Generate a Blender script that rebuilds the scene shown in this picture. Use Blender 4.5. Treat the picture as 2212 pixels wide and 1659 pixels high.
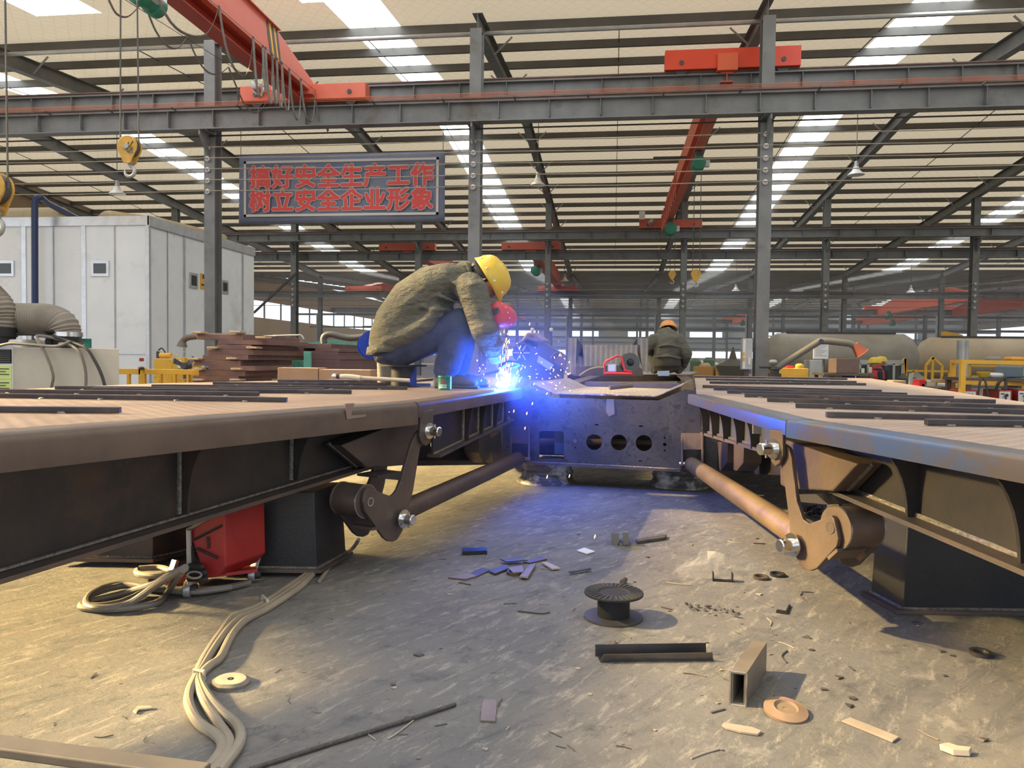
import bpy, bmesh, math, random
from mathutils import Vector, Matrix
V = Vector
PI = math.pi
random.seed(7)
scene = bpy.context.scene
COL = scene.collection
for _o in list(bpy.data.objects):
    bpy.data.objects.remove(_o)

# ------------------------------------------------------------------ camera
FPX, YAW, PITCH, ROLL = 1660.0, math.radians(7.5), math.radians(2.0), 0.0123
CAM = V((0, 0, 0.9))
fw = V((-math.sin(YAW) * math.cos(PITCH), math.cos(YAW) * math.cos(PITCH), -math.sin(PITCH)))
_r0 = V((math.cos(YAW), math.sin(YAW), 0))
_u0 = _r0.cross(fw)
rt = _r0 * math.cos(ROLL) + _u0 * math.sin(ROLL)
up = _u0 * math.cos(ROLL) - _r0 * math.sin(ROLL)
cd = bpy.data.cameras.new('camera')
cd.sensor_width = 36.0
cd.lens = FPX / 2212 * 36.0
cd.clip_start, cd.clip_end = 0.05, 400
cam = bpy.data.objects.new('camera', cd)
COL.objects.link(cam)
cam.matrix_world = Matrix((( rt.x, up.x, -fw.x, CAM.x), (rt.y, up.y, -fw.y, CAM.y), (rt.z, up.z, -fw.z, CAM.z), (0, 0, 0, 1)))
scene.camera = cam

# ------------------------------------------------------------------ light and exposure
scene.view_settings.view_transform = 'Standard'
scene.view_settings.look = 'None'
scene.view_settings.exposure = 0.08
scene.view_settings.gamma = 1.0
scene.view_settings.use_curve_mapping = False
scene.cycles.max_bounces = 6
scene.cycles.diffuse_bounces = 4
scene.cycles.glossy_bounces = 3
scene.cycles.transmission_bounces = 3
scene.cycles.transparent_max_bounces = 8
scene.cycles.volume_bounces = 0
scene.cycles.volume_step_rate = 3.0
scene.cycles.volume_max_steps = 64
scene.cycles.sample_clamp_indirect = 6.0
scene.cycles.caustics_reflective = False
scene.cycles.caustics_refractive = False
scene.cycles.use_denoising = True
world = bpy.data.worlds.new('sky')
scene.world = world
world.use_nodes = True
_nt = world.node_tree
_bg = _nt.nodes['Background']
_tc = _nt.nodes.new('ShaderNodeTexCoord')
_sx = _nt.nodes.new('ShaderNodeSeparateXYZ')
_cr = _nt.nodes.new('ShaderNodeValToRGB')
_nt.links.new(_tc.outputs['Generated'], _sx.inputs[0])
_nt.links.new(_sx.outputs['Z'], _cr.inputs[0])
_nt.links.new(_cr.outputs[0], _bg.inputs[0])
_cr.color_ramp.elements[0].color = (0.80, 0.86, 0.95, 1)
_cr.color_ramp.elements[0].position = 0.0
_cr.color_ramp.elements[1].color = (0.42, 0.60, 0.95, 1)
_cr.color_ramp.elements[1].position = 0.8
_bg.inputs[1].default_value = 1.9

SUN_A = 1.3                                   # the sun's rays run this far to +X per metre they fall
sl = bpy.data.lights.new('sun', 'SUN')
sl.energy = 15.5
sl.angle = math.radians(1.3)
sl.color = (1.0, 0.74, 0.36)
sun = bpy.data.objects.new('sun', sl)
COL.objects.link(sun)
sun.rotation_euler = V((SUN_A, 0.04, -1.0)).to_track_quat('-Z', 'Y').to_euler()
# added low side light that brightens the floor under the welder's deck
al = bpy.data.lights.new('added_side_light', 'AREA')
al.shape = 'RECTANGLE'
al.size, al.size_y = 15.0, 1.2
al.energy = 640.0
al.spread = math.radians(12)
al.color = (1.0, 0.72, 0.30)
side_fill = bpy.data.objects.new('added_side_light', al)
COL.objects.link(side_fill)
side_fill.location = (-14.0, 5.6, 4.3)
side_fill.rotation_euler = V((1.0, 0.0, -0.34)).to_track_quat('-Z', 'Y').to_euler()

# ------------------------------------------------------------------ pixel helpers (2212 x 1659 photograph) -> points of the place
def ray(px, py):
    return fw + rt * ((px - 1106) / FPX) + up * ((829.5 - py) / FPX)
def at_z(px, py, z):
    d = ray(px, py); return CAM + d * ((z - CAM.z) / d.z)
def at_y(px, py, y):
    d = ray(px, py); return CAM + d * ((y - CAM.y) / d.y)
def at_x(px, py, x):
    d = ray(px, py); return CAM + d * ((x - CAM.x) / d.x)
def on_plane(px, py, p, n):
    d = ray(px, py); return CAM + d * ((p - CAM).dot(n) / d.dot(n))

# ------------------------------------------------------------------ mesh collector
class MB:
    def __init__(s):
        s.v, s.f = [], []
    def add(s, vs, fs):
        b = len(s.v); s.v += [V(p) for p in vs]; s.f += [tuple(i + b for i in f) for f in fs]; return s
    def hexa(s, a, b):                        # two quads of matching order
        s.add(list(a) + list(b), [(3, 2, 1, 0), (4, 5, 6, 7), (0, 1, 5, 4), (1, 2, 6, 5), (2, 3, 7, 6), (3, 0, 4, 7)]); return s
    def box(s, c, size, ax=None, rz=0.0):
        c = V(c); h = V(size) * 0.5
        if ax is None:
            ca, sa = math.cos(rz), math.sin(rz)
            ax = (V((ca, sa, 0)), V((-sa, ca, 0)), V((0, 0, 1)))
        X, Y, Z = [a * k for a, k in zip(ax, h)]
        s.hexa([c - X - Y - Z, c + X - Y - Z, c + X + Y - Z, c - X + Y - Z], [c - X - Y + Z, c + X - Y + Z, c + X + Y + Z, c - X + Y + Z]); return s
    def span(s, lo, hi):
        lo, hi = V(lo), V(hi); return s.box((lo + hi) / 2, hi - lo)
    def bar(s, p, q, w, h, upv=(0, 0, 1)):    # rectangular bar from p to q
        p, q = V(p), V(q); d = q - p; L = d.length
        if L < 1e-6: return s
        d = d / L; u = V(upv); sd = d.cross(u)
        if sd.length < 1e-4: sd = d.cross(V((0, 1, 0)))
        sd.normalize(); u = sd.cross(d)
        return s.box((p + q) / 2, (L, w, h), (d, sd, u))
    def ibeam(s, p, q, w, h, t=0.012, upv=(0, 0, 1)):
        p, q = V(p), V(q); d = (q - p).normalized(); sd = d.cross(V(upv)).normalized(); u = sd.cross(d)
        s.bar(p + u * (h / 2 - t / 2), q + u * (h / 2 - t / 2), w, t, u)
        s.bar(p - u * (h / 2 - t / 2), q - u * (h / 2 - t / 2), w, t, u)
        s.bar(p, q, t * 0.8, h - 2 * t, u); return s
    def ring(s, c, X, Y, a, b, n):
        return [c + X * (a * math.cos(2 * PI * i / n)) + Y * (b * math.sin(2 * PI * i / n)) for i in range(n)]
    def loops(s, rings, cap=True):
        n = len(rings[0]); b = len(s.v)
        for r in rings: s.v += [V(p) for p in r]
        for k in range(len(rings) - 1):
            for i in range(n):
                j = (i + 1) % n
                s.f.append((b + k * n + i, b + k * n + j, b + (k + 1) * n + j, b + (k + 1) * n + i))
        if cap:
            s.f.append(tuple(b + i for i in reversed(range(n))))
            s.f.append(tuple(b + (len(rings) - 1) * n + i for i in range(n)))
        return s
    def cyl(s, p, q, r, n=16, r2=None, cap=True):
        p, q = V(p), V(q); d = (q - p).normalized()
        X = d.orthogonal().normalized(); Y = d.cross(X)
        r2 = r if r2 is None else r2
        return s.loops([s.ring(p, X, Y, r, r, n), s.ring(q, X, Y, r2, r2, n)], cap)
    def lathe(s, c, axis, prof, n=24, cap=True):   # prof: (distance along the axis, radius)
        c = V(c); d = V(axis).normalized(); X = d.orthogonal().normalized(); Y = d.cross(X)
        rings = [s.ring(c + d * t, X, Y, max(r, 1e-4), max(r, 1e-4), n) for t, r in prof]
        if len(prof) >= 4 and prof[0][0] == prof[1][0] and prof[-1][0] == prof[-2][0] and prof[0][1] < prof[1][1] and prof[-1][1] < prof[-2][1] and prof[0][1] > 0.0015:
            return s.loops(rings + [rings[0]], False)          # a ring with a bore
        return s.loops(rings, cap)
    def tube(s, pts, r, n=8, cap=True, flat=None):
        pts = [V(p) for p in pts]; rings = []; prev = None
        for i, p in enumerate(pts):
            t = (pts[min(i + 1, len(pts) - 1)] - pts[max(i - 1, 0)])
            if t.length < 1e-9: t = V((0, 0, 1))
            t.normalize()
            X = t.orthogonal().normalized() if prev is None else (prev - t * prev.dot(t))
            if X.length < 1e-4: X = t.orthogonal()
            X.normalize(); prev = X; Y = t.cross(X)
            rr = r[i] if isinstance(r, (list, tuple)) else r
            rings.append(s.ring(p, X, Y, rr, rr * (flat or 1), n))
        return s.loops(rings, cap)
    def loft(s, pts, rad, upv, n=16, round_ends=True):   # elliptical sections: rad = (a along up, b across)
        pts = [V(p) for p in pts]; rings = []; m = len(pts)
        for i, p in enumerate(pts):
            t = (pts[min(i + 1, m - 1)] - pts[max(i - 1, 0)]).normalized()
            sd = t.cross(V(upv)).normalized(); u = sd.cross(t)
            a, b = rad[i]
            if round_ends and i == 0:
                for k, sc in ((0.62, 0.45), (0.42, 0.72), (0.2, 0.92)):
                    rings.append(s.ring(p - t * min(a, b) * k, u, sd, a * sc, b * sc, n))
            rings.append(s.ring(p, u, sd, a, b, n))
            if round_ends and i == m - 1:
                for k, sc in ((0.2, 0.92), (0.42, 0.72), (0.62, 0.45)):
                    rings.append(s.ring(p + t * min(a, b) * k, u, sd, a * sc, b * sc, n))
        return s.loops(rings)
    def prism(s, poly, off):                   # polygon (3-D points) extruded by a vector
        n = len(poly); off = V(off); b = len(s.v)
        s.v += [V(p) for p in poly] + [V(p) + off for p in poly]
        s.f.append(tuple(b + i for i in reversed(range(n)))); s.f.append(tuple(b + n + i for i in range(n)))
        for i in range(n):
            j = (i + 1) % n; s.f.append((b + i, b + j, b + n + j, b + n + i))
        return s
    def ball(s, c, r, n=12, sq=(1, 1, 1)):
        c = V(c); m = n // 2; rings = []
        for k in range(1, m):
            a = PI * k / m
            rings.append([c + V((r * math.sin(a) * math.cos(2 * PI * i / n) * sq[0], r * math.sin(a) * math.sin(2 * PI * i / n) * sq[1], -r * math.cos(a) * sq[2])) for i in range(n)])
        return s.loops(rings)
    def mesh(s, name):
        me = bpy.data.meshes.new(name)
        me.from_pydata([tuple(p) for p in s.v], [], s.f)
        bm = bmesh.new(); bm.from_mesh(me); bmesh.ops.recalc_face_normals(bm, faces=bm.faces); bm.to_mesh(me); bm.free()
        return me
    def build(s, name, m, parent=None, smooth=35, bevel=0.0):
        me = s.mesh(name)
        return link_mesh(name, me, m, parent, smooth, bevel)

def link_mesh(name, me, m, parent=None, smooth=35, bevel=0.0):
    o = bpy.data.objects.new(name, me); COL.objects.link(o)
    for mm in (m if isinstance(m, (list, tuple)) else [m]): me.materials.append(mm)
    if smooth:
        for p in me.polygons: p.use_smooth = True
        me.set_sharp_from_angle(angle=math.radians(smooth))
    if bevel:
        b = o.modifiers.new('edge', 'BEVEL'); b.width = bevel; b.segments = 2; b.limit_method = 'ANGLE'; b.angle_limit = math.radians(40)
    if parent is not None: attach(o, parent)
    return o
def attach(o, parent):
    o.parent = parent
    o.matrix_parent_inverse = world_of(parent).inverted()
def world_of(o):
    m = Matrix.LocRotScale(o.location, o.rotation_euler, o.scale)
    return m if o.parent is None else world_of(o.parent) @ o.matrix_parent_inverse @ m
def tag(o, label, cat, group=None, kind=None):
    o['label'] = label
    if cat: o['category'] = cat
    if group: o['group'] = group
    if kind: o['kind'] = kind
    return o
def thing(name, label, cat, loc=(0, 0, 0), group=None, kind=None):
    o = bpy.data.objects.new(name, None); COL.objects.link(o); o.location = V(loc); o.empty_display_size = 0.1
    return tag(o, label, cat, group, kind)
def struct(name, mb, m, smooth=35):
    o = mb.build(name, m, None, smooth) if isinstance(mb, MB) else link_mesh(name, mb, m, None, smooth)
    o['kind'] = 'structure'; return o
def dup(root, loc, label=None, rz=None, group=None, scale=None):
    r = root.copy(); COL.objects.link(r); r.location = V(loc)
    if rz is not None: r.rotation_euler = (0, 0, rz)
    if scale is not None: r.scale = (scale,) * 3
    if label: r['label'] = label
    if group: r['group'] = group
    def rec(src, dst):
        for ch in [c for c in src.children]:
            c = ch.copy(); COL.objects.link(c); c.parent = dst; rec(ch, c)
    rec(root, r)
    return r
def fuse(mb, voxel, smooth_it=6, smooth_f=0.5):      # one continuous skin from overlapping volumes
    me = mb.mesh('tmp'); o = bpy.data.objects.new('tmp', me); COL.objects.link(o)
    r = o.modifiers.new('r', 'REMESH'); r.mode = 'VOXEL'; r.voxel_size = voxel
    if smooth_it:
        sm = o.modifiers.new('s', 'SMOOTH'); sm.iterations = smooth_it; sm.factor = smooth_f
    dg = bpy.context.evaluated_depsgraph_get(); dg.update()
    out = bpy.data.meshes.new_from_object(o.evaluated_get(dg))
    bpy.data.objects.remove(o)
    return out
def curve_mesh(polys, thick, M4):              # flat plate with holes: 2-D loops -> solid mesh, placed by M4
    cu = bpy.data.curves.new('tmp', 'CURVE'); cu.dimensions = '2D'; cu.fill_mode = 'BOTH'; cu.extrude = thick / 2
    for poly in polys:
        sp = cu.splines.new('POLY'); sp.points.add(len(poly) - 1); sp.use_cyclic_u = True
        for q, p in zip(sp.points, poly): q.co = (p[0], p[1], 0, 1)
    o = bpy.data.objects.new('tmp', cu); COL.objects.link(o)
    dg = bpy.context.evaluated_depsgraph_get(); dg.update()
    me = bpy.data.meshes.new_from_object(o.evaluated_get(dg))
    bpy.data.objects.remove(o)
    me.transform(M4); me.materials.clear()
    return me
def text_mesh(body, size, M4, off=0.0, ext=0.0):
    cu = bpy.data.curves.new('tmp', 'FONT'); cu.body = body; cu.size = size; cu.align_x = 'CENTER'; cu.align_y = 'CENTER'
    cu.offset = off; cu.extrude = ext; cu.resolution_u = 3
    o = bpy.data.objects.new('tmp', cu); COL.objects.link(o)
    dg = bpy.context.evaluated_depsgraph_get(); dg.update()
    me = bpy.data.meshes.new_from_object(o.evaluated_get(dg))
    bpy.data.objects.remove(o)
    me.transform(M4); me.materials.clear()
    return me
def frame(o, x, y):                            # matrix with origin o, x and y axes
    x = V(x).normalized(); z = x.cross(V(y)).normalized(); y = z.cross(x)
    return Matrix(((x.x, y.x, z.x, o[0]), (x.y, y.y, z.y, o[1]), (x.z, y.z, z.z, o[2]), (0, 0, 0, 1)))
def circle(cx, cy, r, n=20):
    return [(cx + r * math.cos(2 * PI * i / n), cy + r * math.sin(2 * PI * i / n)) for i in range(n)]
def smooth_path(pts, k=6):
    pts = [V(p) for p in pts]; out = []
    for i in range(len(pts) - 1):
        p0, p1, p2, p3 = pts[max(i - 1, 0)], pts[i], pts[i + 1], pts[min(i + 2, len(pts) - 1)]
        for j in range(k):
            t = j / k
            out.append(0.5 * ((2 * p1) + (p2 - p0) * t + (2 * p0 - 5 * p1 + 4 * p2 - p3) * t * t + (3 * p1 - p0 - 3 * p2 + p3) * t ** 3))
    out.append(pts[-1]); return out

# ------------------------------------------------------------------ materials
MATS = {}
def mat(name, c1, c2=None, scale=6.0, rough=0.6, metal=0.0, bump=0.0, bscale=None, stretch=(1, 1, 1), bdist=0.02, c3=None, s3=1.0, lo=0.35, hi=0.65, lo3=0.55, hi3=0.7, spec=0.5):
    m = bpy.data.materials.new(name); m.use_nodes = True; nt = m.node_tree; N, L = nt.nodes, nt.links
    b = N['Principled BSDF']; b.inputs['Roughness'].default_value = rough; b.inputs['Metallic'].default_value = metal
    b.inputs['Specular IOR Level'].default_value = spec
    b.inputs['Base Color'].default_value = (*c1, 1)
    tc = N.new('ShaderNodeTexCoord'); mp = N.new('ShaderNodeMapping'); mp.inputs['Scale'].default_value = stretch
    L.new(tc.outputs['Object'], mp.inputs[0])
    def noise(sc, det=5, rg=0.6):
        n = N.new('ShaderNodeTexNoise'); n.inputs['Scale'].default_value = sc; n.inputs['Detail'].default_value = det; n.inputs['Roughness'].default_value = rg
        L.new(mp.outputs[0], n.inputs['Vector']); return n
    def ramp(src, lo, hi):
        r = N.new('ShaderNodeMapRange'); r.inputs[1].default_value = lo; r.inputs[2].default_value = hi; L.new(src, r.inputs[0]); return r.outputs[0]
    def mix(f, a, bb):
        x = N.new('ShaderNodeMix'); x.data_type = 'RGBA'
        L.new(f, x.inputs[0])
        for k, val in ((6, a), (7, bb)):
            if isinstance(val, tuple): x.inputs[k].default_value = (*val, 1)
            else: L.new(val, x.inputs[k])
        return x.outputs[2]
    col = None
    if c2:
        col = mix(ramp(noise(scale).outputs['Fac'], lo, hi), c1, c2)
        if c3: col = mix(ramp(noise(s3, 6, 0.7).outputs['Fac'], lo3, hi3), col, c3)
        L.new(col, b.inputs['Base Color'])
    if bump:
        bp = N.new('ShaderNodeBump'); bp.inputs['Strength'].default_value = bump; bp.inputs['Distance'].default_value = bdist
        L.new(noise(bscale or scale * 2, 6).outputs['Fac'], bp.inputs['Height']); L.new(bp.outputs[0], b.inputs['Normal'])
    m['b'] = 1; MATS[name] = m
    return m
def emit(name, c, s):
    m = bpy.data.materials.new(name); m.use_nodes = True; nt = m.node_tree
    nt.nodes.remove(nt.nodes['Principled BSDF'])
    e = nt.nodes.new('ShaderNodeEmission'); e.inputs[0].default_value = (*c, 1); e.inputs[1].default_value = s
    nt.links.new(e.outputs[0], nt.nodes['Material Output'].inputs[0]); return m
G = mat('grey_paint_steel', (0.165, 0.172, 0.172), (0.21, 0.215, 0.21), 2.5, 0.5, 0.1, c3=(0.11, 0.095, 0.075), s3=1.2, lo3=0.55, hi3=0.75)
GD = mat('dark_grey_steel', (0.06, 0.063, 0.066), (0.09, 0.09, 0.09), 3, 0.55, 0.1)
GL = mat('galvanised_steel', (0.34, 0.35, 0.34), (0.46, 0.46, 0.44), 3, 0.4, 0.5)
PUR = mat('purlin_steel', (0.085, 0.080, 0.072), (0.12, 0.112, 0.10), 1.2, 0.5, 0.1)
RED = mat('crane_red_paint', (0.62, 0.125, 0.07), (0.70, 0.17, 0.10), 0.8, 0.5, 0.0, c3=(0.46, 0.09, 0.06), s3=1.5, lo3=0.6, hi3=0.8)
ORANGE = mat('conductor_orange', (0.62, 0.16, 0.06), rough=0.5)
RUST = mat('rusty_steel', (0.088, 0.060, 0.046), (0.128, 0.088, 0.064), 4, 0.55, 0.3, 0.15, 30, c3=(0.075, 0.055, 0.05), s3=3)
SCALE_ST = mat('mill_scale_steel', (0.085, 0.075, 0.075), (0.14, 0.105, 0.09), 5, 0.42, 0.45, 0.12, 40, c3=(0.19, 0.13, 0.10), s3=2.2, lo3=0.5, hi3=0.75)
DARK = mat('dark_mill_scale', (0.035, 0.034, 0.037), (0.06, 0.052, 0.05), 4, 0.42, 0.4, 0.08, 40, c3=(0.09, 0.055, 0.04), s3=2.0)
BLACK = mat('black_steel', (0.016, 0.017, 0.019), (0.028, 0.028, 0.03), 4, 0.45, 0.2, 0.08, 60)
WELD = mat('weld_bead', (0.30, 0.28, 0.25), (0.16, 0.14, 0.12), 60, 0.35, 0.7, 0.5, 120)
BRIGHT = mat('bright_steel', (0.62, 0.60, 0.56), (0.5, 0.48, 0.45), 20, 0.22, 0.9)
CHROME = mat('zinc_plated_steel', (0.72, 0.72, 0.70), rough=0.18, metal=1.0)
WHITE = mat('white_panel', (0.80, 0.83, 0.84), (0.86, 0.88, 0.88), 1.5, 0.5, 0.0, c3=(0.68, 0.68, 0.65), s3=0.9)
ALU = mat('aluminium_trim', (0.66, 0.68, 0.70), (0.55, 0.57, 0.58), 4, 0.3, 0.6)
CREAM = mat('cream_panel', (0.50, 0.45, 0.36), (0.58, 0.52, 0.42), 2.5, 0.6, 0.0, c3=(0.30, 0.22, 0.16), s3=9, lo3=0.68, hi3=0.76)
YEL = mat('yellow_paint', (0.68, 0.36, 0.03), (0.78, 0.45, 0.05), 3, 0.5, 0.0, c3=(0.30, 0.15, 0.03), s3=6, lo3=0.62, hi3=0.72)
HELM = mat('yellow_helmet', (0.72, 0.52, 0.05), (0.66, 0.44, 0.05), 6, 0.35, 0.0, c3=(0.42, 0.26, 0.05), s3=14, lo3=0.58, hi3=0.75)
HOOKY = mat('hook_yellow', (0.66, 0.38, 0.05), (0.50, 0.28, 0.06), 8, 0.5, 0.0, c3=(0.10, 0.07, 0.05), s3=5, lo3=0.56, hi3=0.64)
GREEN = mat('hoist_green', (0.03, 0.22, 0.13), rough=0.45)
TIN = mat('green_tin', (0.015, 0.12, 0.09), (0.02, 0.16, 0.11), 10, 0.3, 0.3)
BLUEP = mat('blue_pipe', (0.015, 0.03, 0.10), rough=0.35)
CABLE = mat('grey_cable', (0.36, 0.31, 0.23), (0.28, 0.24, 0.18), 6, 0.6)
CABLED = mat('dark_cable', (0.035, 0.033, 0.03), rough=0.6)
CABLEG = mat('hose_grey', (0.21, 0.19, 0.16), (0.14, 0.127, 0.11), 5, 0.5)
DUCT = mat('flexible_duct', (0.27, 0.23, 0.18), (0.20, 0.17, 0.135), 4, 0.5, 0.1)
PLASTIC = mat('black_plastic', (0.022, 0.023, 0.025), (0.035, 0.034, 0.033), 8, 0.5, spec=0.2)
BLUESPOOL = mat('blue_plastic', (0.01, 0.05, 0.42), rough=0.3)
REDP = mat('red_paint', (0.30, 0.018, 0.018), (0.36, 0.03, 0.025), 4, 0.45, 0.0, c3=(0.16, 0.02, 0.02), s3=6, lo3=0.58, hi3=0.68)
PINK = mat('feeder_red', (0.62, 0.045, 0.06), rough=0.4)
MASK = mat('red_fibre_mask', (0.58, 0.055, 0.06), (0.52, 0.045, 0.05), 6, 0.5)
JACKET = mat('khaki_cloth', (0.120, 0.118, 0.095), (0.165, 0.160, 0.125), 7, 0.85, 0.0, 1.0, 5, stretch=(1.6, 1, 3.2), bdist=0.07, spec=0.2)
DENIM = mat('dark_denim', (0.035, 0.045, 0.085), (0.055, 0.065, 0.11), 12, 0.85, 0.0, 0.8, 9, bdist=0.04, spec=0.2)
NAVY = mat('navy_cloth', (0.02, 0.022, 0.035), rough=0.85)
REDC = mat('red_cloth', (0.6, 0.03, 0.03), rough=0.8)
SKIN = mat('skin', (0.42, 0.22, 0.14), (0.36, 0.18, 0.12), 20, 0.5)
HAIR = mat('black_hair', (0.010, 0.009, 0.009), rough=0.5)
SHOE = mat('shoe_fabric', (0.05, 0.055, 0.08), (0.08, 0.08, 0.1), 9, 0.8, 0.0, 0.3, 30)
CHECK = None
TAN = mat('tan_board', (0.30, 0.18, 0.11), (0.36, 0.22, 0.14), 3, 0.7)
PLUM = mat('primer_brown', (0.155, 0.085, 0.075), (0.20, 0.115, 0.10), 3, 0.6, 0.1, c3=(0.22, 0.11, 0.05), s3=2.5, lo3=0.55, hi3=0.7)
PAPER = mat('paper', (0.72, 0.72, 0.70), rough=0.8)
TXT = mat('dark_ink', (0.04, 0.04, 0.045), rough=0.7)
GLASSD = mat('dark_window_glass', (0.055, 0.06, 0.05), rough=0.12)
TEAL = mat('teal_cloth', (0.12, 0.36, 0.28), (0.08, 0.26, 0.2), 3, 0.8)
BEIGE_TANK = mat('tank_beige', (0.50, 0.40, 0.27), (0.42, 0.34, 0.24), 1.5, 0.5)
GREY_TANK = mat('tank_grey', (0.24, 0.22, 0.18), (0.32, 0.29, 0.24), 1.2, 0.5)
WHITEP = mat('white_paint', (0.72, 0.72, 0.70), rough=0.45)
BANNER = mat('banner_blue', (0.14, 0.16, 0.235), (0.18, 0.195, 0.26), 1.5, 0.7)
BANRED = mat('banner_red', (0.62, 0.07, 0.06), rough=0.7)
BANWHITE = mat('banner_cream', (0.55, 0.52, 0.45), rough=0.7)
WOOD = mat('pale_wood', (0.40, 0.28, 0.16), (0.5, 0.36, 0.22), 6, 0.7)
BROWNWALL = mat('tan_wall_sheet', (0.30, 0.22, 0.15), (0.34, 0.26, 0.18), 0.6, 0.6)
# ================================================================== THE HALL
def ceil_z(y):
    if y <= 53.2: return 9.2 - 0.08 * abs(y - 25.6)
    return 6.99 + 0.045 * (26.8 - abs(y - 80.0))
XL, XR, YB, YF = -27.0, 45.0, -7.0, 106.8

# floor: dusty concrete with scuffs, tracks and stains
def floor_material():
    m = bpy.data.materials.new('dusty_concrete'); m.use_nodes = True; nt = m.node_tree; N, L = nt.nodes, nt.links
    b = N['Principled BSDF']; b.inputs['Roughness'].default_value = 0.85; b.inputs['Specular IOR Level'].default_value = 0.25
    tc = N.new('ShaderNodeTexCoord')
    def mp(sc, rz=0.0):
        r = N.new('ShaderNodeMapping'); r.inputs['Rotation'].default_value = (0, 0, rz); L.new(tc.outputs['Object'], r.inputs[0])
        x = N.new('ShaderNodeMapping'); x.inputs['Scale'].default_value = sc; L.new(r.outputs[0], x.inputs[0]); return x.outputs[0]
    def noise(vec, sc, det=6, rg=0.65, dist=0.0):
        n = N.new('ShaderNodeTexNoise'); n.inputs['Scale'].default_value = sc; n.inputs['Detail'].default_value = det; n.inputs['Roughness'].default_value = rg; n.inputs['Distortion'].default_value = dist
        L.new(vec, n.inputs['Vector']); return n.outputs['Fac']
    def rng(s, a, c):
        r = N.new('ShaderNodeMapRange'); r.inputs[1].default_value = a; r.inputs[2].default_value = c; L.new(s, r.inputs[0]); return r.outputs[0]
    def mix(f, a, c):
        x = N.new('ShaderNodeMix'); x.data_type = 'RGBA'; L.new(f, x.inputs[0])
        for k, v in ((6, a), (7, c)):
            if isinstance(v, tuple): x.inputs[k].default_value = (*v, 1)
            else: L.new(v, x.inputs[k])
        return x.outputs[2]
    o = mp((1, 1, 1))
    c = mix(rng(noise(o, 1.3, 7), 0.38, 0.66), (0.168, 0.163, 0.16), (0.232, 0.222, 0.203))
    c = mix(rng(noise(mp((0.9, 6.0, 1), -0.85), 1.6, 8, 0.75, 0.6), 0.52, 0.70), c, (0.105, 0.107, 0.115))   # scuffed streaks
    c = mix(rng(noise(mp((5.0, 0.8, 1), 0.9), 2.2, 7, 0.75, 0.4), 0.56, 0.72), c, (0.14, 0.138, 0.14))
    c = mix(rng(noise(o, 8.5, 8, 0.75), 0.54, 0.70), c, (0.095, 0.096, 0.10))                             # grit
    c = mix(rng(noise(mp((2.2, 9.0, 1), -1.1), 3.0, 8, 0.8, 0.3), 0.53, 0.66), c, (0.36, 0.335, 0.29))    # pale dust drifts
    c = mix(rng(noise(o, 70, 3, 0.6), 0.60, 0.74), c, (0.12, 0.12, 0.12))
    c = mix(rng(noise(o, 3.1, 5, 0.7), 0.60, 0.72), c, (0.34, 0.32, 0.285))
    L.new(c, b.inputs['Base Color'])
    bp = N.new('ShaderNodeBump'); bp.inputs['Strength'].default_value = 0.6; bp.inputs['Distance'].default_value = 0.012
    L.new(noise(o, 26, 8, 0.7), bp.inputs['Height']); L.new(bp.outputs[0], b.inputs['Normal'])
    return m
struct('floor', MB().add([(XL, YB, 0), (XR, YB, 0), (XR, YF, 0), (XL, YF, 0)], [(0, 1, 2, 3)]), floor_material(), 0)

# ceiling: quilted insulation, with translucency added so its glow brightens the hall
def ceiling_material():
    m = bpy.data.materials.new('quilted_insulation'); m.use_nodes = True; nt = m.node_tree; N, L = nt.nodes, nt.links
    b = N['Principled BSDF']; b.inputs['Roughness'].default_value = 0.55; b.inputs['Specular IOR Level'].default_value = 0.35
    tc = N.new('ShaderNodeTexCoord')
    def lines(rz, sc, lo, hi):
        x = N.new('ShaderNodeMapping'); x.inputs['Rotation'].default_value = (0, 0, rz); x.inputs['Scale'].default_value = (sc, sc, sc); L.new(tc.outputs['Object'], x.inputs[0])
        w = N.new('ShaderNodeTexWave'); w.inputs['Scale'].default_value = 1.0; w.inputs['Distortion'].default_value = 0.6; w.inputs['Detail'].default_value = 1.0; L.new(x.outputs[0], w.inputs[0])
        r = N.new('ShaderNodeMapRange'); r.inputs[1].default_value = lo; r.inputs[2].default_value = hi; L.new(w.outputs['Fac'], r.inputs[0]); return r.outputs[0]
    ad = N.new('ShaderNodeMath'); ad.operation = 'MAXIMUM'
    L.new(lines(0.62, 1.15, 0.93, 1.0), ad.inputs[0]); L.new(lines(-0.62, 1.15, 0.93, 1.0), ad.inputs[1])
    n = N.new('ShaderNodeTexNoise'); n.inputs['Scale'].default_value = 0.5; n.inputs['Detail'].default_value = 4; L.new(tc.outputs['Object'], n.inputs['Vector'])
    mx0 = N.new('ShaderNodeMix'); mx0.data_type = 'RGBA'; mx0.inputs[6].default_value = (0.74, 0.57, 0.34, 1); mx0.inputs[7].default_value = (0.81, 0.65, 0.42, 1); L.new(n.outputs['Fac'], mx0.inputs[0])
    mx = N.new('ShaderNodeMix'); mx.data_type = 'RGBA'; L.new(ad.outputs[0], mx.inputs[0]); L.new(mx0.outputs[2], mx.inputs[6]); mx.inputs[7].default_value = (0.54, 0.42, 0.27, 1)
    L.new(mx.outputs[2], b.inputs['Base Color'])
    tr = N.new('ShaderNodeBsdfTranslucent'); tr.inputs[0].default_value = (0.52, 0.52, 0.46, 1)
    ms = N.new('ShaderNodeMixShader'); ms.inputs[0].default_value = CEIL_T; L.new(b.outputs[0], ms.inputs[1]); L.new(tr.outputs[0], ms.inputs[2])
    L.new(ms.outputs[0], N['Material Output'].inputs[0])
    return m
CEIL_T = 0.21
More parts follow.
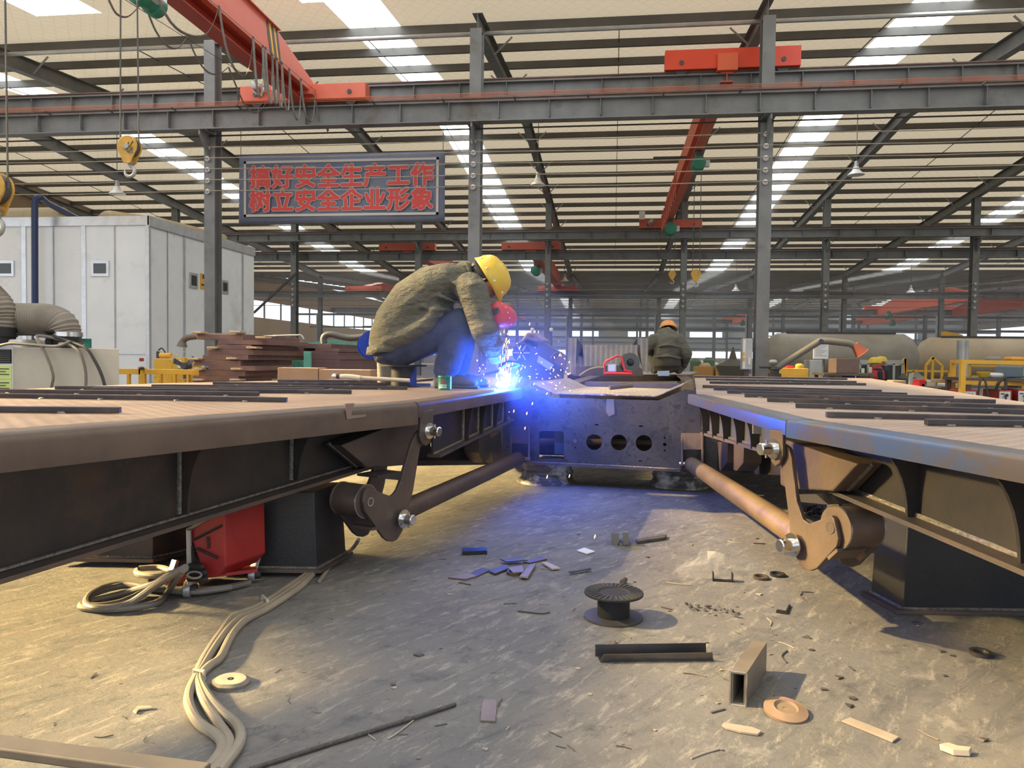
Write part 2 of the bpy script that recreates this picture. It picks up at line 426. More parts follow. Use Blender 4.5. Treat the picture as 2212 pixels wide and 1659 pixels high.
SKY_X = [-17.9, -5.65, 6.8, 18.4, 30.6]
SKY_W = 0.62
# unseen roof lights over the camera's own bay, placed for the sun patches below
NEAR_SKY = [(-13.0, -11.4), (-9.5, -8.5), (-6.75, -5.4), (-2.5, -1.2), (4.0, 5.2), (9.6, 10.8)]
def sheets(y0, y1, gaps):
    mb = MB(); x = XL
    for a, c in gaps + [(XR, XR)]:
        mb.add([(x, y0, ceil_z(y0)), (a, y0, ceil_z(y0)), (a, y1, ceil_z(y1)), (x, y1, ceil_z(y1))], [(0, 1, 2, 3)]); x = c
    return mb
far_gaps = [(x - SKY_W, x + SKY_W) for x in SKY_X]
cb = MB()
for y0, y1, gp in ((YB, 16.0, NEAR_SKY), (16.0, 25.6, far_gaps), (25.6, 53.2, far_gaps), (53.2001, 80, far_gaps), (80, YF, far_gaps)):
    part_mb = sheets(y0, y1, gp); cb.add(part_mb.v, part_mb.f)
struct('ceiling', cb, ceiling_material(), 0)
def skylight_material(name, fac, glow):
    m = bpy.data.materials.new(name); m.use_nodes = True; nt = m.node_tree; N, L = nt.nodes, nt.links
    nt.nodes.remove(N['Principled BSDF'])
    t = N.new('ShaderNodeBsdfTransparent'); t.inputs[0].default_value = (1, 0.97, 0.9, 1)
    e = N.new('ShaderNodeEmission'); e.inputs[0].default_value = (0.93, 0.98, 1.0, 1); e.inputs[1].default_value = glow
    ms = N.new('ShaderNodeMixShader'); ms.inputs[0].default_value = fac
    L.new(t.outputs[0], ms.inputs[1]); L.new(e.outputs[0], ms.inputs[2]); L.new(ms.outputs[0], N['Material Output'].inputs[0]); return m
SKYM = skylight_material('clear_roof_sheet', 0.5, 6.0)
SKYF = skylight_material('milky_roof_sheet', 0.93, 5.5)
wn = 0
for y0, y1, gp in ((YB, 16.0, NEAR_SKY), (16.0, 25.6, far_gaps), (25.6, 53.2, far_gaps), (53.2, 80, far_gaps), (80, YF, far_gaps)):
    for a, c in gp:
        wn += 1
        mb = MB()
        mid = (a + c) / 2
        for p, q in ((a + 0.01, mid - 0.02), (mid + 0.02, c - 0.01)):
            mb.add([(p, y0, ceil_z(y0)), (q, y0, ceil_z(y0)), (q, y1, ceil_z(y1)), (p, y1, ceil_z(y1))], [(0, 1, 2, 3)])
        struct('window_%d' % wn, mb, SKYM if y1 < 17 else SKYF, 0)

# walls: the side wall with its window band, and the far end wall
wl = MB()
wl.span((XL - 0.15, 12.0, 0), (XL, YF, 3.7)); wl.span((XL - 0.15, 12.0, 5.0), (XL, YF, 7.2))
wl.add([(XL, 12.0, 7.2), (XL, 25.6, 9.2), (XL, 53.2, 7.2)], [(0, 1, 2)])
struct('wall_left', wl, BROWNWALL)
wb = MB(); y = 12.0
while y < YF - 1:
    wb.span((XL - 0.12, y, 3.7), (XL - 0.02, y + 0.12, 5.0)); y += 3.0
struct('trim_1', wb, GD)
wf = MB(); wf.span((XL, YF, 0), (XR, YF + 0.15, 1.1)); wf.span((XL, YF, 2.0), (XR, YF + 0.15, 3.9)); wf.span((XL, YF, 4.8), (XR, YF + 0.15, 8.5))
x = XL
while x < XR:
    wf.span((x, YF, 3.8), (x + (4.0 if int(x) % 4 else 7.0), YF + 0.15, 4.9)); x += 8.3
struct('wall_far', wf, mat('far_wall_sheet', (0.42, 0.45, 0.47), (0.50, 0.52, 0.53), 0.3, 0.7))
wg = MB()
for z in (2.3, 3.1, 3.7, 5.2, 5.9): wg.span((XL, YF - 0.12, z), (XR, YF, z + 0.10))
for k in range(12): wg.span((XL + 6 * k, YF - 0.2, 0), (XL + 6 * k + 0.25, YF, 7.0))
struct('trim_2', wg, GD)
wr = MB(); wr.span((XR, 10.0, 0), (XR + 0.15, YF, 2.6)); wr.span((XR, 10.0, 5.0), (XR + 0.15, YF, 7.0))
struct('wall_right', wr, BROWNWALL)
wk = MB(); wk.span((XL, YB - 0.15, 5.2), (XR, YB, 7.0)); wk.span((-27, YB - 0.15, 0), (-8, YB, 5.2)); wk.span((16, YB - 0.15, 0), (XR, YB, 5.2))
struct('wall_back', wk, BROWNWALL)

# ------------------------------------------------------------------ steel frame
def column(x, y, top, w, dpt, label, group, bracket=None, insul=None, pipe=False, grp=True):
    t = thing('steel_column', label, 'column', (x, y, 0), group)
    MB().ibeam((x, y, 0), (x, y, top), w, dpt, 0.016, (0, 1, 0)).build('shaft', G, t, 0)
    if bracket:
        z = bracket
        mb = MB(); mb.prism([(x - 0.02, y - dpt / 2, z), (x - 0.02, y - dpt / 2 - 0.42, z), (x - 0.02, y - dpt / 2 - 0.42, z - 0.12), (x - 0.02, y - dpt / 2, z - 0.55)], (0.04, 0, 0))
        mb.span((x - w / 2, y - dpt / 2 - 0.45, z - 0.02), (x + w / 2, y - dpt / 2, z)); mb.build('bracket', G, t, 0)
    if insul:
        for z in insul:
            MB().lathe((x - 0.02, y - dpt / 2 - 0.005, z), (0, -1, 0), [(0, 0.035), (0.02, 0.055), (0.05, 0.055), (0.06, 0.03), (0.1, 0.028)], 12).build('insulator', WHITEP, t)
    if pipe:
        MB().cyl((x - w / 2 - 0.09, y, 0), (x - w / 2 - 0.09, y, top * 0.6), 0.075, 10).build('downpipe', GL, t)
    return t
INS1 = [4.72, 4.96, 5.20, 5.44, 5.68]
names1 = {-21: 'grey steel column hidden mostly by the white booth', -15: 'grey steel column standing behind the white booth roof', -9: 'grey steel column in front of the white booth, banner edge beside it',
          -3: 'grey steel column rising behind the crouching welder', 3: 'grey steel column with a grey electrical cabinet at its base', 9: 'grey steel column outside the open bay beside the work tables', 15: 'grey steel column of the first row past the tables'}
for x in (-9, -3, 3):
    column(x, 16.4, ceil_z(16.4) - 0.62, 0.25, 0.32, names1[x], 'columns of the first row', 5.78, [z - 0.22 for z in INS1])
names2 = {-21: 'thin steel column of the second row by the tan wall', -15: 'thin steel column of the second row seen beside the white booth', -9: 'thin steel column of the second row, first one beyond the stacked brown beams',
          -3: 'thin steel column of the second row above the chequered trough', 3: 'thin steel column of the second row beside the slim red crane', 9: 'thin steel column of the second row with a notice board hung low on it', 15: 'thin steel column of the second row behind the yellow rack', 21: 'thin steel column of the second row near the red fish-belly cranes', 27: 'thin steel column at the open end of the second row'}
for x in (-21, -15, -9, -3, 3, 9, 15, 21, 27):
    column(x, 34.8, ceil_z(34.8) - 0.62, 0.26, 0.34, names2[x], 'columns of the second row', 6.1, [3.2, 3.45, 3.7, 3.95, 4.2], pipe=False)
for x in (-21, -15, -9, -3, 3, 9, 15, 21, 27, 33):
    column(x, 53.2, ceil_z(53.2) - 0.5, 0.26, 0.34, 'distant pale steel column with a downpipe in the third row', 'columns of the third row', None, None, True)
for x in range(-21, 40, 6):
    column(x, 71.6, ceil_z(71.6) - 0.4, 0.26, 0.3, 'distant thin steel column in the fourth row', 'columns of the fourth row')
for x in range(-21, 40, 12):
    column(x, 90.0, ceil_z(90) - 0.4, 0.26, 0.3, 'far off thin steel column in the last row', 'columns of the last row')

def girder(y, z0, z1, label, step=1.02, conductor=0, x0=XL, x1=XR, w=0.26, rail=True):
    t = thing('runway_girder', label, 'girder', (0, y, z0), 'crane runway girders')
    mb = MB().ibeam((x0, y, (z0 + z1) / 2), (x1, y, (z0 + z1) / 2), w, z1 - z0, 0.02)
    x = x0 + 0.4
    while x < x1:
        mb.span((x - 0.006, y - w / 2 + 0.01, z0 + 0.06), (x + 0.006, y - 0.008, z1 - 0.02)); x += step
    mb.build('beam', G, t, 0)
    if rail:
        MB().ibeam((x0, y, z1 + 0.05), (x1, y, z1 + 0.05), 0.07, 0.10, 0.025).build('crane_rail', mat_rail, t, 0)
    if conductor:
        c = MB()
        for k in range(3):
            c.bar((x0, y - w / 2 - 0.10 - 0.03 * k, z1 + 0.05 + 0.022 * k), (x1, y - w / 2 - 0.10 - 0.03 * k, z1 + 0.05 + 0.022 * k), 0.010, 0.010)
        c.build('conductor_rail', ORANGE, t, 0)
        h = MB(); x = x0 + 0.9
        while x < x1:
            h.span((x - 0.012, y - w / 2 - 0.19, z1 - 0.02), (x + 0.012, y - w / 2, z1 + 0.012)); x += 1.5
        h.build('conductor_hanger', GD, t, 0)
    return t
mat_rail = mat('brown_rail', (0.13, 0.085, 0.07), (0.18, 0.12, 0.1), 3, 0.5, 0.3)
girder(16.05, 5.80, 6.22, 'grey crane runway girder carrying orange conductor rails on the first column row', 1.05, 1)
girder(17.15, 6.38, 7.00, 'deep grey crane runway girder just behind the one with orange conductor rails', 1.05)
girder(34.35, 6.15, 6.50, 'grey crane runway girder on the second row, upper one of its pair', 1.5)
girder(35.35, 5.38, 5.73, 'grey crane runway girder on the second row, lower one of its pair', 1.5)
girder(52.76, 5.00, 5.34, 'pale grey crane runway girder above the third row columns', 2.0)
girder(71.2, 5.0, 5.35, 'distant grey crane runway girder on the fourth row', 2.4)
girder(89.6, 5.0, 5.35, 'far off grey crane runway girder on the last row', 3.0)

# rafters with fly braces, then purlins
def rafter(x, ya, yb, label, group, dep=0.40, brace=True):
    za, zb = ceil_z(ya) - 0.24 - dep / 2, ceil_z(yb) - 0.24 - dep / 2
    t = thing('roof_rafter', label, 'rafter', (x, ya, za), group)
    MB().ibeam((x, ya, za), (x, yb, zb), 0.22, dep, 0.014).build('beam', G, t, 0)
    if brace:
        n = int(abs(yb - ya) / 3.0)
        for i in range(n):
            y = ya + (yb - ya) * (i + 0.6) / n; z = ceil_z(y)
            for sg in (-1, 1):
                MB().bar((x + 0.06 * sg, y, z - 0.24 - dep + 0.06), (x + 0.5 * sg, y, z - 0.16), 0.035, 0.035).build('fly_brace', GL, t, 0)
rn = {-27: 'against the tan side wall', -21: 'above the white booth', -15: 'between the far bright roof strip and the booth', -9: 'behind the blue slogan banner', -3: 'above the crouching welder',
      3: 'beside the slim red crane bridge', 9: 'crossing above the white lamp', 15: 'beyond the bright strip past the lamp', 21: 'near the outer bright roof strip', 27: 'past the outer bright roof strip', 33: 'at the outer edge of the roof'}
for x in range(-27, 36, 6):
    br = -16 < x < 22
    rafter(x, 16.4, 25.6, 'grey rafter before the ridge, ' + rn[x], 'rafters before the ridge', 0.40, br)
    rafter(x, 25.6, 53.0, 'long grey rafter beyond the ridge, ' + rn[x], 'rafters beyond the ridge', 0.40, br)
for x in range(-27, 36, 6):
    rafter(x, 53.4, 80.0, 'distant roof rafter of the second gable', 'rafters of the far gable', 0.35, False)
    rafter(x, 80.0, YF, 'rafter on the back slope of the distant gable', 'rafters of the far gable back slope', 0.35, False)
def purlin(y, label, group, hgt=0.19):
    z = ceil_z(y)
    mb = MB(); t = 0.008
    mb.span((XL, y - 0.004, z - 0.02 - hgt), (XR, y + 0.004, z - 0.02)); mb.span((XL, y, z - 0.03), (XR, y + 0.07, z - 0.02)); mb.span((XL, y, z - 0.02 - hgt), (XR, y + 0.07, z - 0.012 - hgt)); mb.span((XL, y + 0.062, z - hgt - 0.012), (XR, y + 0.07, z + 0.01 - hgt))
    o = mb.build('roof_purlin', PUR, None, 0); tag(o, label, 'purlin', group); return o
y = 17.6
while y < 25.5:
    purlin(y, 'steel roof purlin on the slope above the runway girders', 'purlins before the ridge'); y += 1.5
y = 26.4
while y < 53:
    purlin(y, 'steel roof purlin on the long slope beyond the ridge', 'purlins beyond the ridge'); y += 1.5
y = 54.5
while y < 106:
    purlin(y, 'distant thin roof purlin of the second gable', 'purlins of the far gable', 0.17); y += 1.7
# sag rods between the purlins
for x in [-24 + 3 * k for k in range(0, 20)]:
    if (x - 3) % 6 == 0: continue
    mb = MB(); mb.bar((x, 17.6, ceil_z(17.6) - 0.1), (x, 25.4, ceil_z(25.4) - 0.1), 0.02, 0.02); mb.bar((x, 25.8, ceil_z(25.8) - 0.1), (x, 52, ceil_z(52) - 0.1), 0.02, 0.02)
    tag(mb.build('sag_rod', GD, None, 0), 'thin steel sag rod tying the roof purlins together', 'rod', 'sag rods under the roof')
# electrical conduit under the near slope
tag(MB().cyl((XL, 17.2, 8.12), (XR, 17.2, 8.12), 0.05, 10).build('conduit_pipe', GL, None), 'long pale conduit pipe running under the roof near the girders', 'pipe')
# bare conductor wires between the insulators
for k, z in enumerate(INS1):
    w = tag(MB().tube([(XL + 6 * i / 2, 16.12, z - 0.22 - (0.03 if i % 2 else 0)) for i in range(0, 25)], 0.011, 5).build('conductor_wire', CABLE, None), ['lowest', 'second lowest', 'middle', 'second highest', 'topmost'][k] + ' of the five bare wires strung across the banner', 'wire', 'bare wires of the first row')
for k, z in enumerate([3.2, 3.45, 3.7, 3.95, 4.2]):
    tag(MB().tube([(XL, 34.5, z), (XR, 34.5, z)], 0.014, 4).build('conductor_wire', CABLEG, None), ['lowest', 'second lowest', 'middle', 'second highest', 'topmost'][k] + ' of the five distant wires on the second column row', 'wire', 'bare wires of the second row')
tag(MB().tube([(XL, 16.2, 5.72), (XR, 16.2, 5.72)], 0.018, 5).build('support_cable', CABLED, None), 'dark cable running just below the near runway girder', 'cable')

for y, z, h in ((62.0, 4.3, 0.16), (80.5, 4.0, 0.2), (97.0, 4.4, 0.2), (66.0, 3.4, 0.12)):
    tag(MB().ibeam((XL, y, z), (XR, y, z), 0.2, h, 0.02).build('tie_beam', G, None, 0), 'distant thin tie beam running across the far bays', 'beam', 'tie beams of the far bays')
# roof lamps
def lamp(p, label):
    t = thing('hall_lamp', label, 'lamp', p, 'bell shaped hall lamps'); p = V(p)
    MB().lathe(p, (0, 0, -1), [(0, 0.05), (0.12, 0.07), (0.22, 0.09)], 16).build('housing', GL, t)
    MB().lathe(p + V((0, 0, -0.2)), (0, 0, -1), [(0, 0.09), (0.1, 0.12), (0.22, 0.22), (0.26, 0.27), (0.24, 0.26), (0.1, 0.11)], 20).build('lamp_shade', WHITEP, t)
    MB().cyl(p, V((p.x, p.y, ceil_z(p.y) - 0.02)), 0.012, 6).build('stem', GD, t)
lamp(at_y(1850, 348, 27), 'white bell lamp hanging in front of a rafter under the pale roof')
lamp(at_y(1162, 372, 27), 'bell lamp hanging beside the rafter to the side of the banner')
lamp(at_y(253, 390, 24), 'dark bell lamp hanging above the white booth')
lamp(at_y(1590, 613, 50), 'small distant bell lamp beyond the cabinet column')
lamp(at_y(1220, 592, 50), 'small distant bell lamp above the smoke')
lamp(at_y(1968, 616, 50), 'small distant bell lamp above the big red crane')

# ------------------------------------------------------------------ slogan banner
ROPE0 = mat('rope_dark', (0.10, 0.095, 0.085), rough=0.6)
def bold(ch, sz, M4, d):
    me = text_mesh(ch, sz, Matrix.Identity(4), 0.0, 0.0); mb = MB()
    for k in range(8):
        a = 2 * PI * k / 8; off = V((d * math.cos(a), d * math.sin(a), 0.0002 * k))
        mb.add([M4 @ (v.co + off) for v in me.vertices], [tuple(p.vertices) for p in me.polygons])
    return mb
def banner():
    P0, P1 = at_y(516, 337, 17.0), at_y(962, 326, 17.0); zt = (P0.z + P1.z) / 2; zb = at_y(740, 480, 17.0).z
    x0, x1 = P0.x, P1.x; wdt, hgt = x1 - x0, zt - zb
    c = V(((x0 + x1) / 2, 17.0, (zt + zb) / 2))
    t = thing('slogan_banner', 'faded blue cloth banner with two rows of red characters hung below the girder', 'banner', c)
    mb = MB(); n = 24
    vs, fs = [], []
    for i in range(n + 1):
        for j in range(9):
            u, v = i / n, j / 8
            vs.append((x0 + wdt * u, 17.0 + 0.02 * math.sin(9 * u + 2 * v), zb + hgt * v))
    for i in range(n):
        for j in range(8): fs.append((i * 9 + j, (i + 1) * 9 + j, (i + 1) * 9 + j + 1, i * 9 + j + 1))
    cl = MB().add(vs, fs).build('cloth', BANNER, t); cl.modifiers.new('thick', 'SOLIDIFY').thickness = 0.006
    fr = MB(); m_, tk = 0.14, 0.055
    for a, b_ in (((x0 + m_, zt - m_ - tk), (x1 - m_, zt - m_)), ((x0 + m_, zb + m_), (x1 - m_, zb + m_ + tk)), ((x0 + m_, zb + m_), (x0 + m_ + tk, zt - m_)), ((x1 - m_ - tk, zb + m_), (x1 - m_, zt - m_))):
        fr.span((a[0], 16.962, a[1]), (b_[0], 16.966, b_[1]))
    fr.build('border_line', BANWHITE, t, 0)
    for row, z in (('搞好安全生产工作', zt - hgt * 0.355), ('树立安全企业形象', zt - hgt * 0.70)):
        sz = hgt * 0.345; stp = (wdt * 0.895) / 8
        for i, ch in enumerate(row):
            M4 = frame((x0 + wdt * 0.055 + stp * (i + 0.5), 16.955, z), (1, 0, 0), (0, 0, 1))
            bold(ch, sz, M4, 0.034).build('character_outline', BANWHITE, t, 0)
            M4.translation.y = 16.948
            bold(ch, sz, M4, 0.020).build('character', BANRED, t, 0)
    for x in (x0 + 0.05, x1 - 0.05): MB().cyl((x, 17.0, zt - 0.02), (x, 17.0, 6.39), 0.008, 6).build('hanging_rope', ROPE0, t)
    MB().tube([(x0 - 0.9, 17.0, zb - 0.02), (x1 + 0.2, 17.0, zb - 0.0)], 0.02, 6).build('bottom_rod', GD, t)
banner()
# ================================================================== OVERHEAD CRANES
REDF = mat('faded_crane_red', (0.50, 0.10, 0.065), (0.58, 0.14, 0.085), 0.9, 0.55)
REDO = mat('orange_red_paint', (0.78, 0.15, 0.06), (0.72, 0.12, 0.05), 0.6, 0.5)
ROPE = mat('steel_rope', (0.10, 0.095, 0.085), rough=0.5, metal=0.3)
def bridge_mesh(x0, x1, y0, y1, zb, zt, taper=1.8, rise=0.42):
    prof = [(y0, zb), (y1, zb), (y1, zb + (zt - zb) * (1 - rise)), (y1 - taper, zt), (y0 + taper, zt), (y0, zb + (zt - zb) * (1 - rise))]
    return MB().prism([(x0, y, z) for y, z in prof], (x1 - x0, 0, 0))
def end_truck(parent, xa, xb, y, zb, zt, m, w=0.30, motor=None):
    tr = MB().prism([(xa, y - w / 2, zb), (xb, y - w / 2, zb), (xb, y - w / 2, zt), (xa, y - w / 2, zt)], (0, w, 0)).build('end_truck', m, parent, 0, 0.012)
    for x in (xa + 0.35, xb - 0.35):
        MB().cyl((x, y - 0.07, zb + 0.02), (x, y + 0.07, zb + 0.02), 0.13, 14).build('wheel', GD, tr)
        MB().cyl((x, y - w / 2 - 0.02, zb + 0.14), (x, y - w / 2, zb + 0.14), 0.05, 10).build('axle_cap', GD, tr)
    if motor:
        MB().lathe((motor, y - w / 2, zb + 0.2), (0.15, -1, 0.1), [(0, 0.11), (0.12, 0.12), (0.13, 0.10), (0.34, 0.10), (0.36, 0.07)], 14).build('travel_motor', GL, tr)
def hoist(parent, p, m=None, r=0.2, L=0.7):
    p = V(p); m = m or GREEN
    h = MB().lathe(p - V((0, L / 2, 0)), (0, 1, 0), [(0, r * 0.6), (0.03, r), (L * 0.3, r), (L * 0.32, r * 0.85), (L * 0.7, r * 0.85), (L * 0.72, r), (L - 0.03, r), (L, r * 0.6)], 20).build('hoist_drum', m, parent)
    MB().span(p + V((-0.08, -L * 0.35, r * 0.7)), p + V((0.08, L * 0.35, r + 0.18))).build('trolley', GD, h, 0)
    MB().span(p + V((0.12, -L * 0.2, -r * 0.4)), p + V((r + 0.12, L * 0.1, r * 0.5))).build('control_box', WHITEP, h, 0, 0.01)
    return h
def hook_block(p, r, label, rope_top, spread, group='crane hook blocks', m=None):
    p = V(p); t = thing('hook_block', label, 'hook', p, group)
    # the round sheave cover and its tapering cheeks
    prof = [(r * math.cos(a), r * math.sin(a)) for a in [math.radians(d) for d in range(-35, 216, 12)]]
    prof = prof + [(-r * 0.34, -r * 1.55), (r * 0.34, -r * 1.55)]
    for yy in (-r * 0.45, r * 0.3):
        MB().prism([p + V((a, yy, b)) for a, b in prof], (0, r * 0.15, 0)).build('sheave_cover', m or HOOKY, t, 0, r * 0.04)
    MB().cyl(p + V((0, -r * 0.3, 0)), p + V((0, r * 0.3, 0)), r * 0.9, 20).build('sheave', GD, t)
    MB().cyl(p + V((0, -r * 0.55, 0)), p + V((0, r * 0.55, 0)), r * 0.24, 12).build('axle_bolt', GL, t)
    MB().cyl(p + V((0, -r * 0.42, -r * 1.4)), p + V((0, r * 0.42, -r * 1.4)), r * 0.24, 12).build('crosshead', GL, t)
    for k in range(2):
        MB().bar(p + V((-r * 0.1 + r * 0.42 * k, -r * 0.462, -r * 0.2 + r * 0.1 * k)), p + V((r * 0.25 + r * 0.42 * k, -r * 0.462, r * 0.35 + r * 0.1 * k)), r * 0.02, r * 0.14, (0, -1, 0)).build('black_mark', BLACK, t, 0)
    c = p + V((0, 0, -r * 2.25)); pts = [p + V((0, 0, -r * 1.4)), p + V((0, 0, -r * 1.7))]
    pts += [c + V((r * 0.5 * math.sin(a), 0, r * 0.5 * math.cos(a))) for a in [math.radians(d) for d in range(10, 300, 24)]]
    n = len(pts); MB().tube(pts, [r * (0.17 if i < n - 4 else 0.17 * (n - i) / 4.5) for i in range(n)], 10).build('hook', GL, t)
    for s in (-1, 1):
        MB().cyl(p + V((s * spread, 0, 0)), V((p.x + s * spread * 0.9, p.y, rope_top)), 0.011 if r > 0.1 else 0.012, 6).build('rope', ROPE, t)
    return t

# --- crane over the camera's bay, its bridge ending on the girder with the orange rails
def crane_one():
    t = thing('bridge_crane', 'big red box girder crane with looped flat cables ending above the blue banner', 'crane', (-6.7, 16.0, 6.3), 'red bridge cranes')
    bridge_mesh(-6.88, -6.46, -1.5, 16.25, 6.48, 7.08, 2.1, 0.70).build('box_girder', RED, t, 0, 0.01)
    MB().span((-6.96, -1.5, 7.08), (-6.40, 14.2, 7.095)).build('top_flange', RED, t, 0)
    MB().ibeam((-6.72, -1.5, 6.37), (-6.72, 15.8, 6.37), 0.30, 0.24, 0.02).build('hoist_rail', mat('crane_red_deep', (0.40, 0.05, 0.03), rough=0.5), t, 0)
    st = MB(); sk = MB()
    for k in range(5):
        y = 14.25 - 0.10 * k
        (st if k % 2 else sk).prism([(-6.456, y, 6.50), (-6.456, y + 0.08, 6.50), (-6.456, y - 0.10, 7.06), (-6.456, y - 0.18, 7.06)], (0.003, 0, 0))
    st.build('warning_stripe', YEL, t, 0); sk.build('dark_stripe', GD, t, 0)
    end_truck(t, -8.08, -5.28, 16.0, 6.33, 6.66, RED, 0.3, -7.62)
    MB().span((-6.95, 15.7, 6.40), (-6.40, 16.3, 6.52)).build('saddle', RED, t, 0)
    h = hoist(t, at_x(316, 2, -6.80) + V((0, 0, 0.03)), None, 0.17, 0.6)
    # flat cable: drooping loops near the hoist, then a gathered bunch at the end
    def loop(a, b_, sag, parent, w=0.02, xx=-6.40):
        A, B = at_x(a[0], a[1], xx), at_x(b_[0], b_[1], xx)
        pts = []
        for i in range(15):
            u = i / 14; q = A.lerp(B, u); q.z -= sag * (1 - (2 * u - 1) ** 4 * 0.55 - (2 * u - 1) ** 2 * 0.45); q.x += 0.04 * math.sin(u * PI); pts.append(q)
        MB().tube(pts, w, 6, True, 0.3).build('cable_loop', CABLEG, parent)
    loop((330, -40), (473, 10), 0.62, t); loop((473, 12), (547, 82), 0.86, t)
    hang = [(547, 84), (568, 103), (574, 107), (588, 121), (598, 131), (609, 140), (625, 153), (650, 175), (681, 193)]
    sags = [0.95, 0.80, 0.92, 0.85, 0.84, 0.82, 0.86, 0.74, 0.62]
    for i in range(len(hang) - 1):
        loop(hang[i], hang[i + 1], sags[i], t, 0.022, -6.38 + 0.03 * (i % 3))
    loop((681, 196), (702, 214), 0.68, t); loop((702, 214), (708, 216), 0.70, t)
    for q in hang:
        MB().cyl(at_x(q[0], q[1] - 5, -6.40), at_x(q[0], q[1] + 1, -6.40), 0.02, 6).build('cable_clip', GD, t)
    MB().tube([at_x(430, -20, -6.42), at_x(700, 212, -6.42)], 0.006, 5).build('festoon_wire', ROPE, t)
    # the second festoon on the hoist side
    def loop2(pts):
        P = smooth_path([at_x(a, b_, -7.05) for a, b_ in pts], 5); MB().tube(P, 0.016, 6, True, 0.35).build('cable_loop', CABLEG, t)
    loop2([(235, 0), (252, 30), (276, 36), (300, 14)]); loop2([(318, 22), (336, 66), (360, 98), (384, 104), (405, 80)]); loop2([(406, 80), (425, 125), (448, 155), (472, 160), (493, 145)])
    loop2([(494, 146), (512, 190), (530, 228), (552, 244), (568, 232), (580, 208)])
    MB().tube([at_x(255, -10, -7.05), at_x(590, 200, -7.05)], 0.005, 5).build('festoon_wire', ROPE, t)
crane_one()
HK = at_x(280, 318, -6.80)
hook_block(HK, 23 / FPX * (HK - CAM).dot(fw), 'dusty yellow hook block hanging below the green hoist above the booth', 5.86, 0.14)
HK2 = at_y(-12, 408, 8.0)
hook_block(HK2, 36 / FPX * (HK2 - CAM).dot(fw), 'bigger yellow hook block cut off by the picture edge', 7.0, 0.17)

# --- crane of the next bay, running away to the second row
def crane_two():
    t = thing('bridge_crane', 'slim red crane bridge running away between the first and second column rows', 'crane', (2.3, 17.2, 7.0), 'red bridge cranes')
    bridge_mesh(2.08, 2.50, 16.9, 34.5, 7.02, 7.62, 1.6, 0.4).build('box_girder', REDO, t, 0, 0.01)
    MB().ibeam((2.29, 17.0, 6.91), (2.29, 34.3, 6.91), 0.26, 0.20, 0.02).build('hoist_rail', RED, t, 0)
    end_truck(t, 0.99, 3.80, 17.15, 7.10, 7.52, mat('bright_crane_red', (0.72, 0.06, 0.025), (0.78, 0.09, 0.035), 0.7, 0.45), 0.3)
    end_truck(t, 1.02, 3.70, 34.35, 6.60, 6.95, REDF, 0.3, 1.5)
    hoist(t, (2.30, 22.6, 6.45), GREEN, 0.19, 0.6); hoist(t, (2.3, 33.4, 6.4), GREEN, 0.25, 0.7)
    for i in range(10):
        a = V((1.92, 25.5 + 0.8 * i, 7.0)); MB().tube([a, a + V((-0.03, 0.2, -0.8)), a + V((0, 0.45, -0.85)), a + V((0, 0.7, 0))], 0.02, 5, True, 0.4).build('cable_loop', REDF, t)
    MB().span((1.1, 24.0, 7.0), (2.1, 24.08, 7.06)).build('collector_arm', GD, t, 0)
    MB().span((1.0, 34.0, 6.95), (1.25, 34.2, 7.3)).build('control_cabinet', WHITEP, t, 0)
crane_two()
H = at_y(1502, 592, 22.6); H.x = 2.3
hook_block(H, 0.135, 'yellow hook block hanging on two ropes from the slim red crane', 6.3, 0.10, m=YEL)
H = at_y(1452, 592, 33.4)
hook_block(H, 0.15, 'smaller yellow hook block further off beside the column of the second row', 6.2, 0.10, m=YEL)

def far_crane(xc, y0, y1, zb, zt, label, m, trucks, w=0.45, hoist_y=None, rope_z=None, taper=3.0):
    t = thing('bridge_crane', label, 'crane', (xc, (y0 + y1) / 2, zb), 'red bridge cranes')
    bridge_mesh(xc - w / 2, xc + w / 2, y0, y1, zb, zt, taper, 0.5).build('box_girder', m, t, 0)
    for y, z0 in trucks: end_truck(t, xc - 1.35, xc + 1.35, y, z0, z0 + 0.34, m)
    if hoist_y:
        hoist(t, (xc - 0.35, hoist_y, zb - 0.25), GD if rope_z and rope_z < 0 else GREEN, 0.24, 0.8)
    return t
far_crane(-9.68, 35.3, 52.7, 5.75, 6.5, 'faded red crane standing on the lower girder behind the welder helmet', REDF, [(35.35, 5.83), (52.76, 5.44)])
far_crane(-3.85, 35.3, 52.7, 5.75, 6.5, 'faded red crane whose dark bridge runs off behind the wires over the chequered trough', REDF, [(35.35, 5.83), (52.76, 5.44)], 0.5, 41.0)
far_crane(23.1, 53.5, 71.1, 4.95, 6.05, 'orange red fish-belly crane with a green lamp above the cream tank', REDO, [(71.2, 5.44)], 0.6, 68.0, None, 3.5)
far_crane(29.2, 53.5, 71.1, 4.85, 6.05, 'orange red fish-belly crane behind the column of the yellow rack', REDF, [(71.2, 5.44)], 0.6, None, None, 3.5)
far_crane(13.5, 71.9, 89.5, 4.9, 5.9, 'far off orange red crane seen past the cabinet column', REDO, [(89.6, 5.4)], 0.6, 82.0)
far_crane(27.5, 71.9, 89.5, 4.9, 5.9, 'far off orange red crane low above the grey tank', REDO, [(89.6, 5.4)], 0.6, 80.0)
far_crane(-17.6, 53.5, 71.1, 5.4, 6.4, 'faded red crane beyond the booth near the wall windows', REDF, [(52.76, 5.44), (71.2, 5.45)], 0.6)
far_crane(-10.5, 71.9, 89.5, 5.2, 6.2, 'dim red crane far behind the welder back', REDF, [(71.2, 5.45)], 0.6)
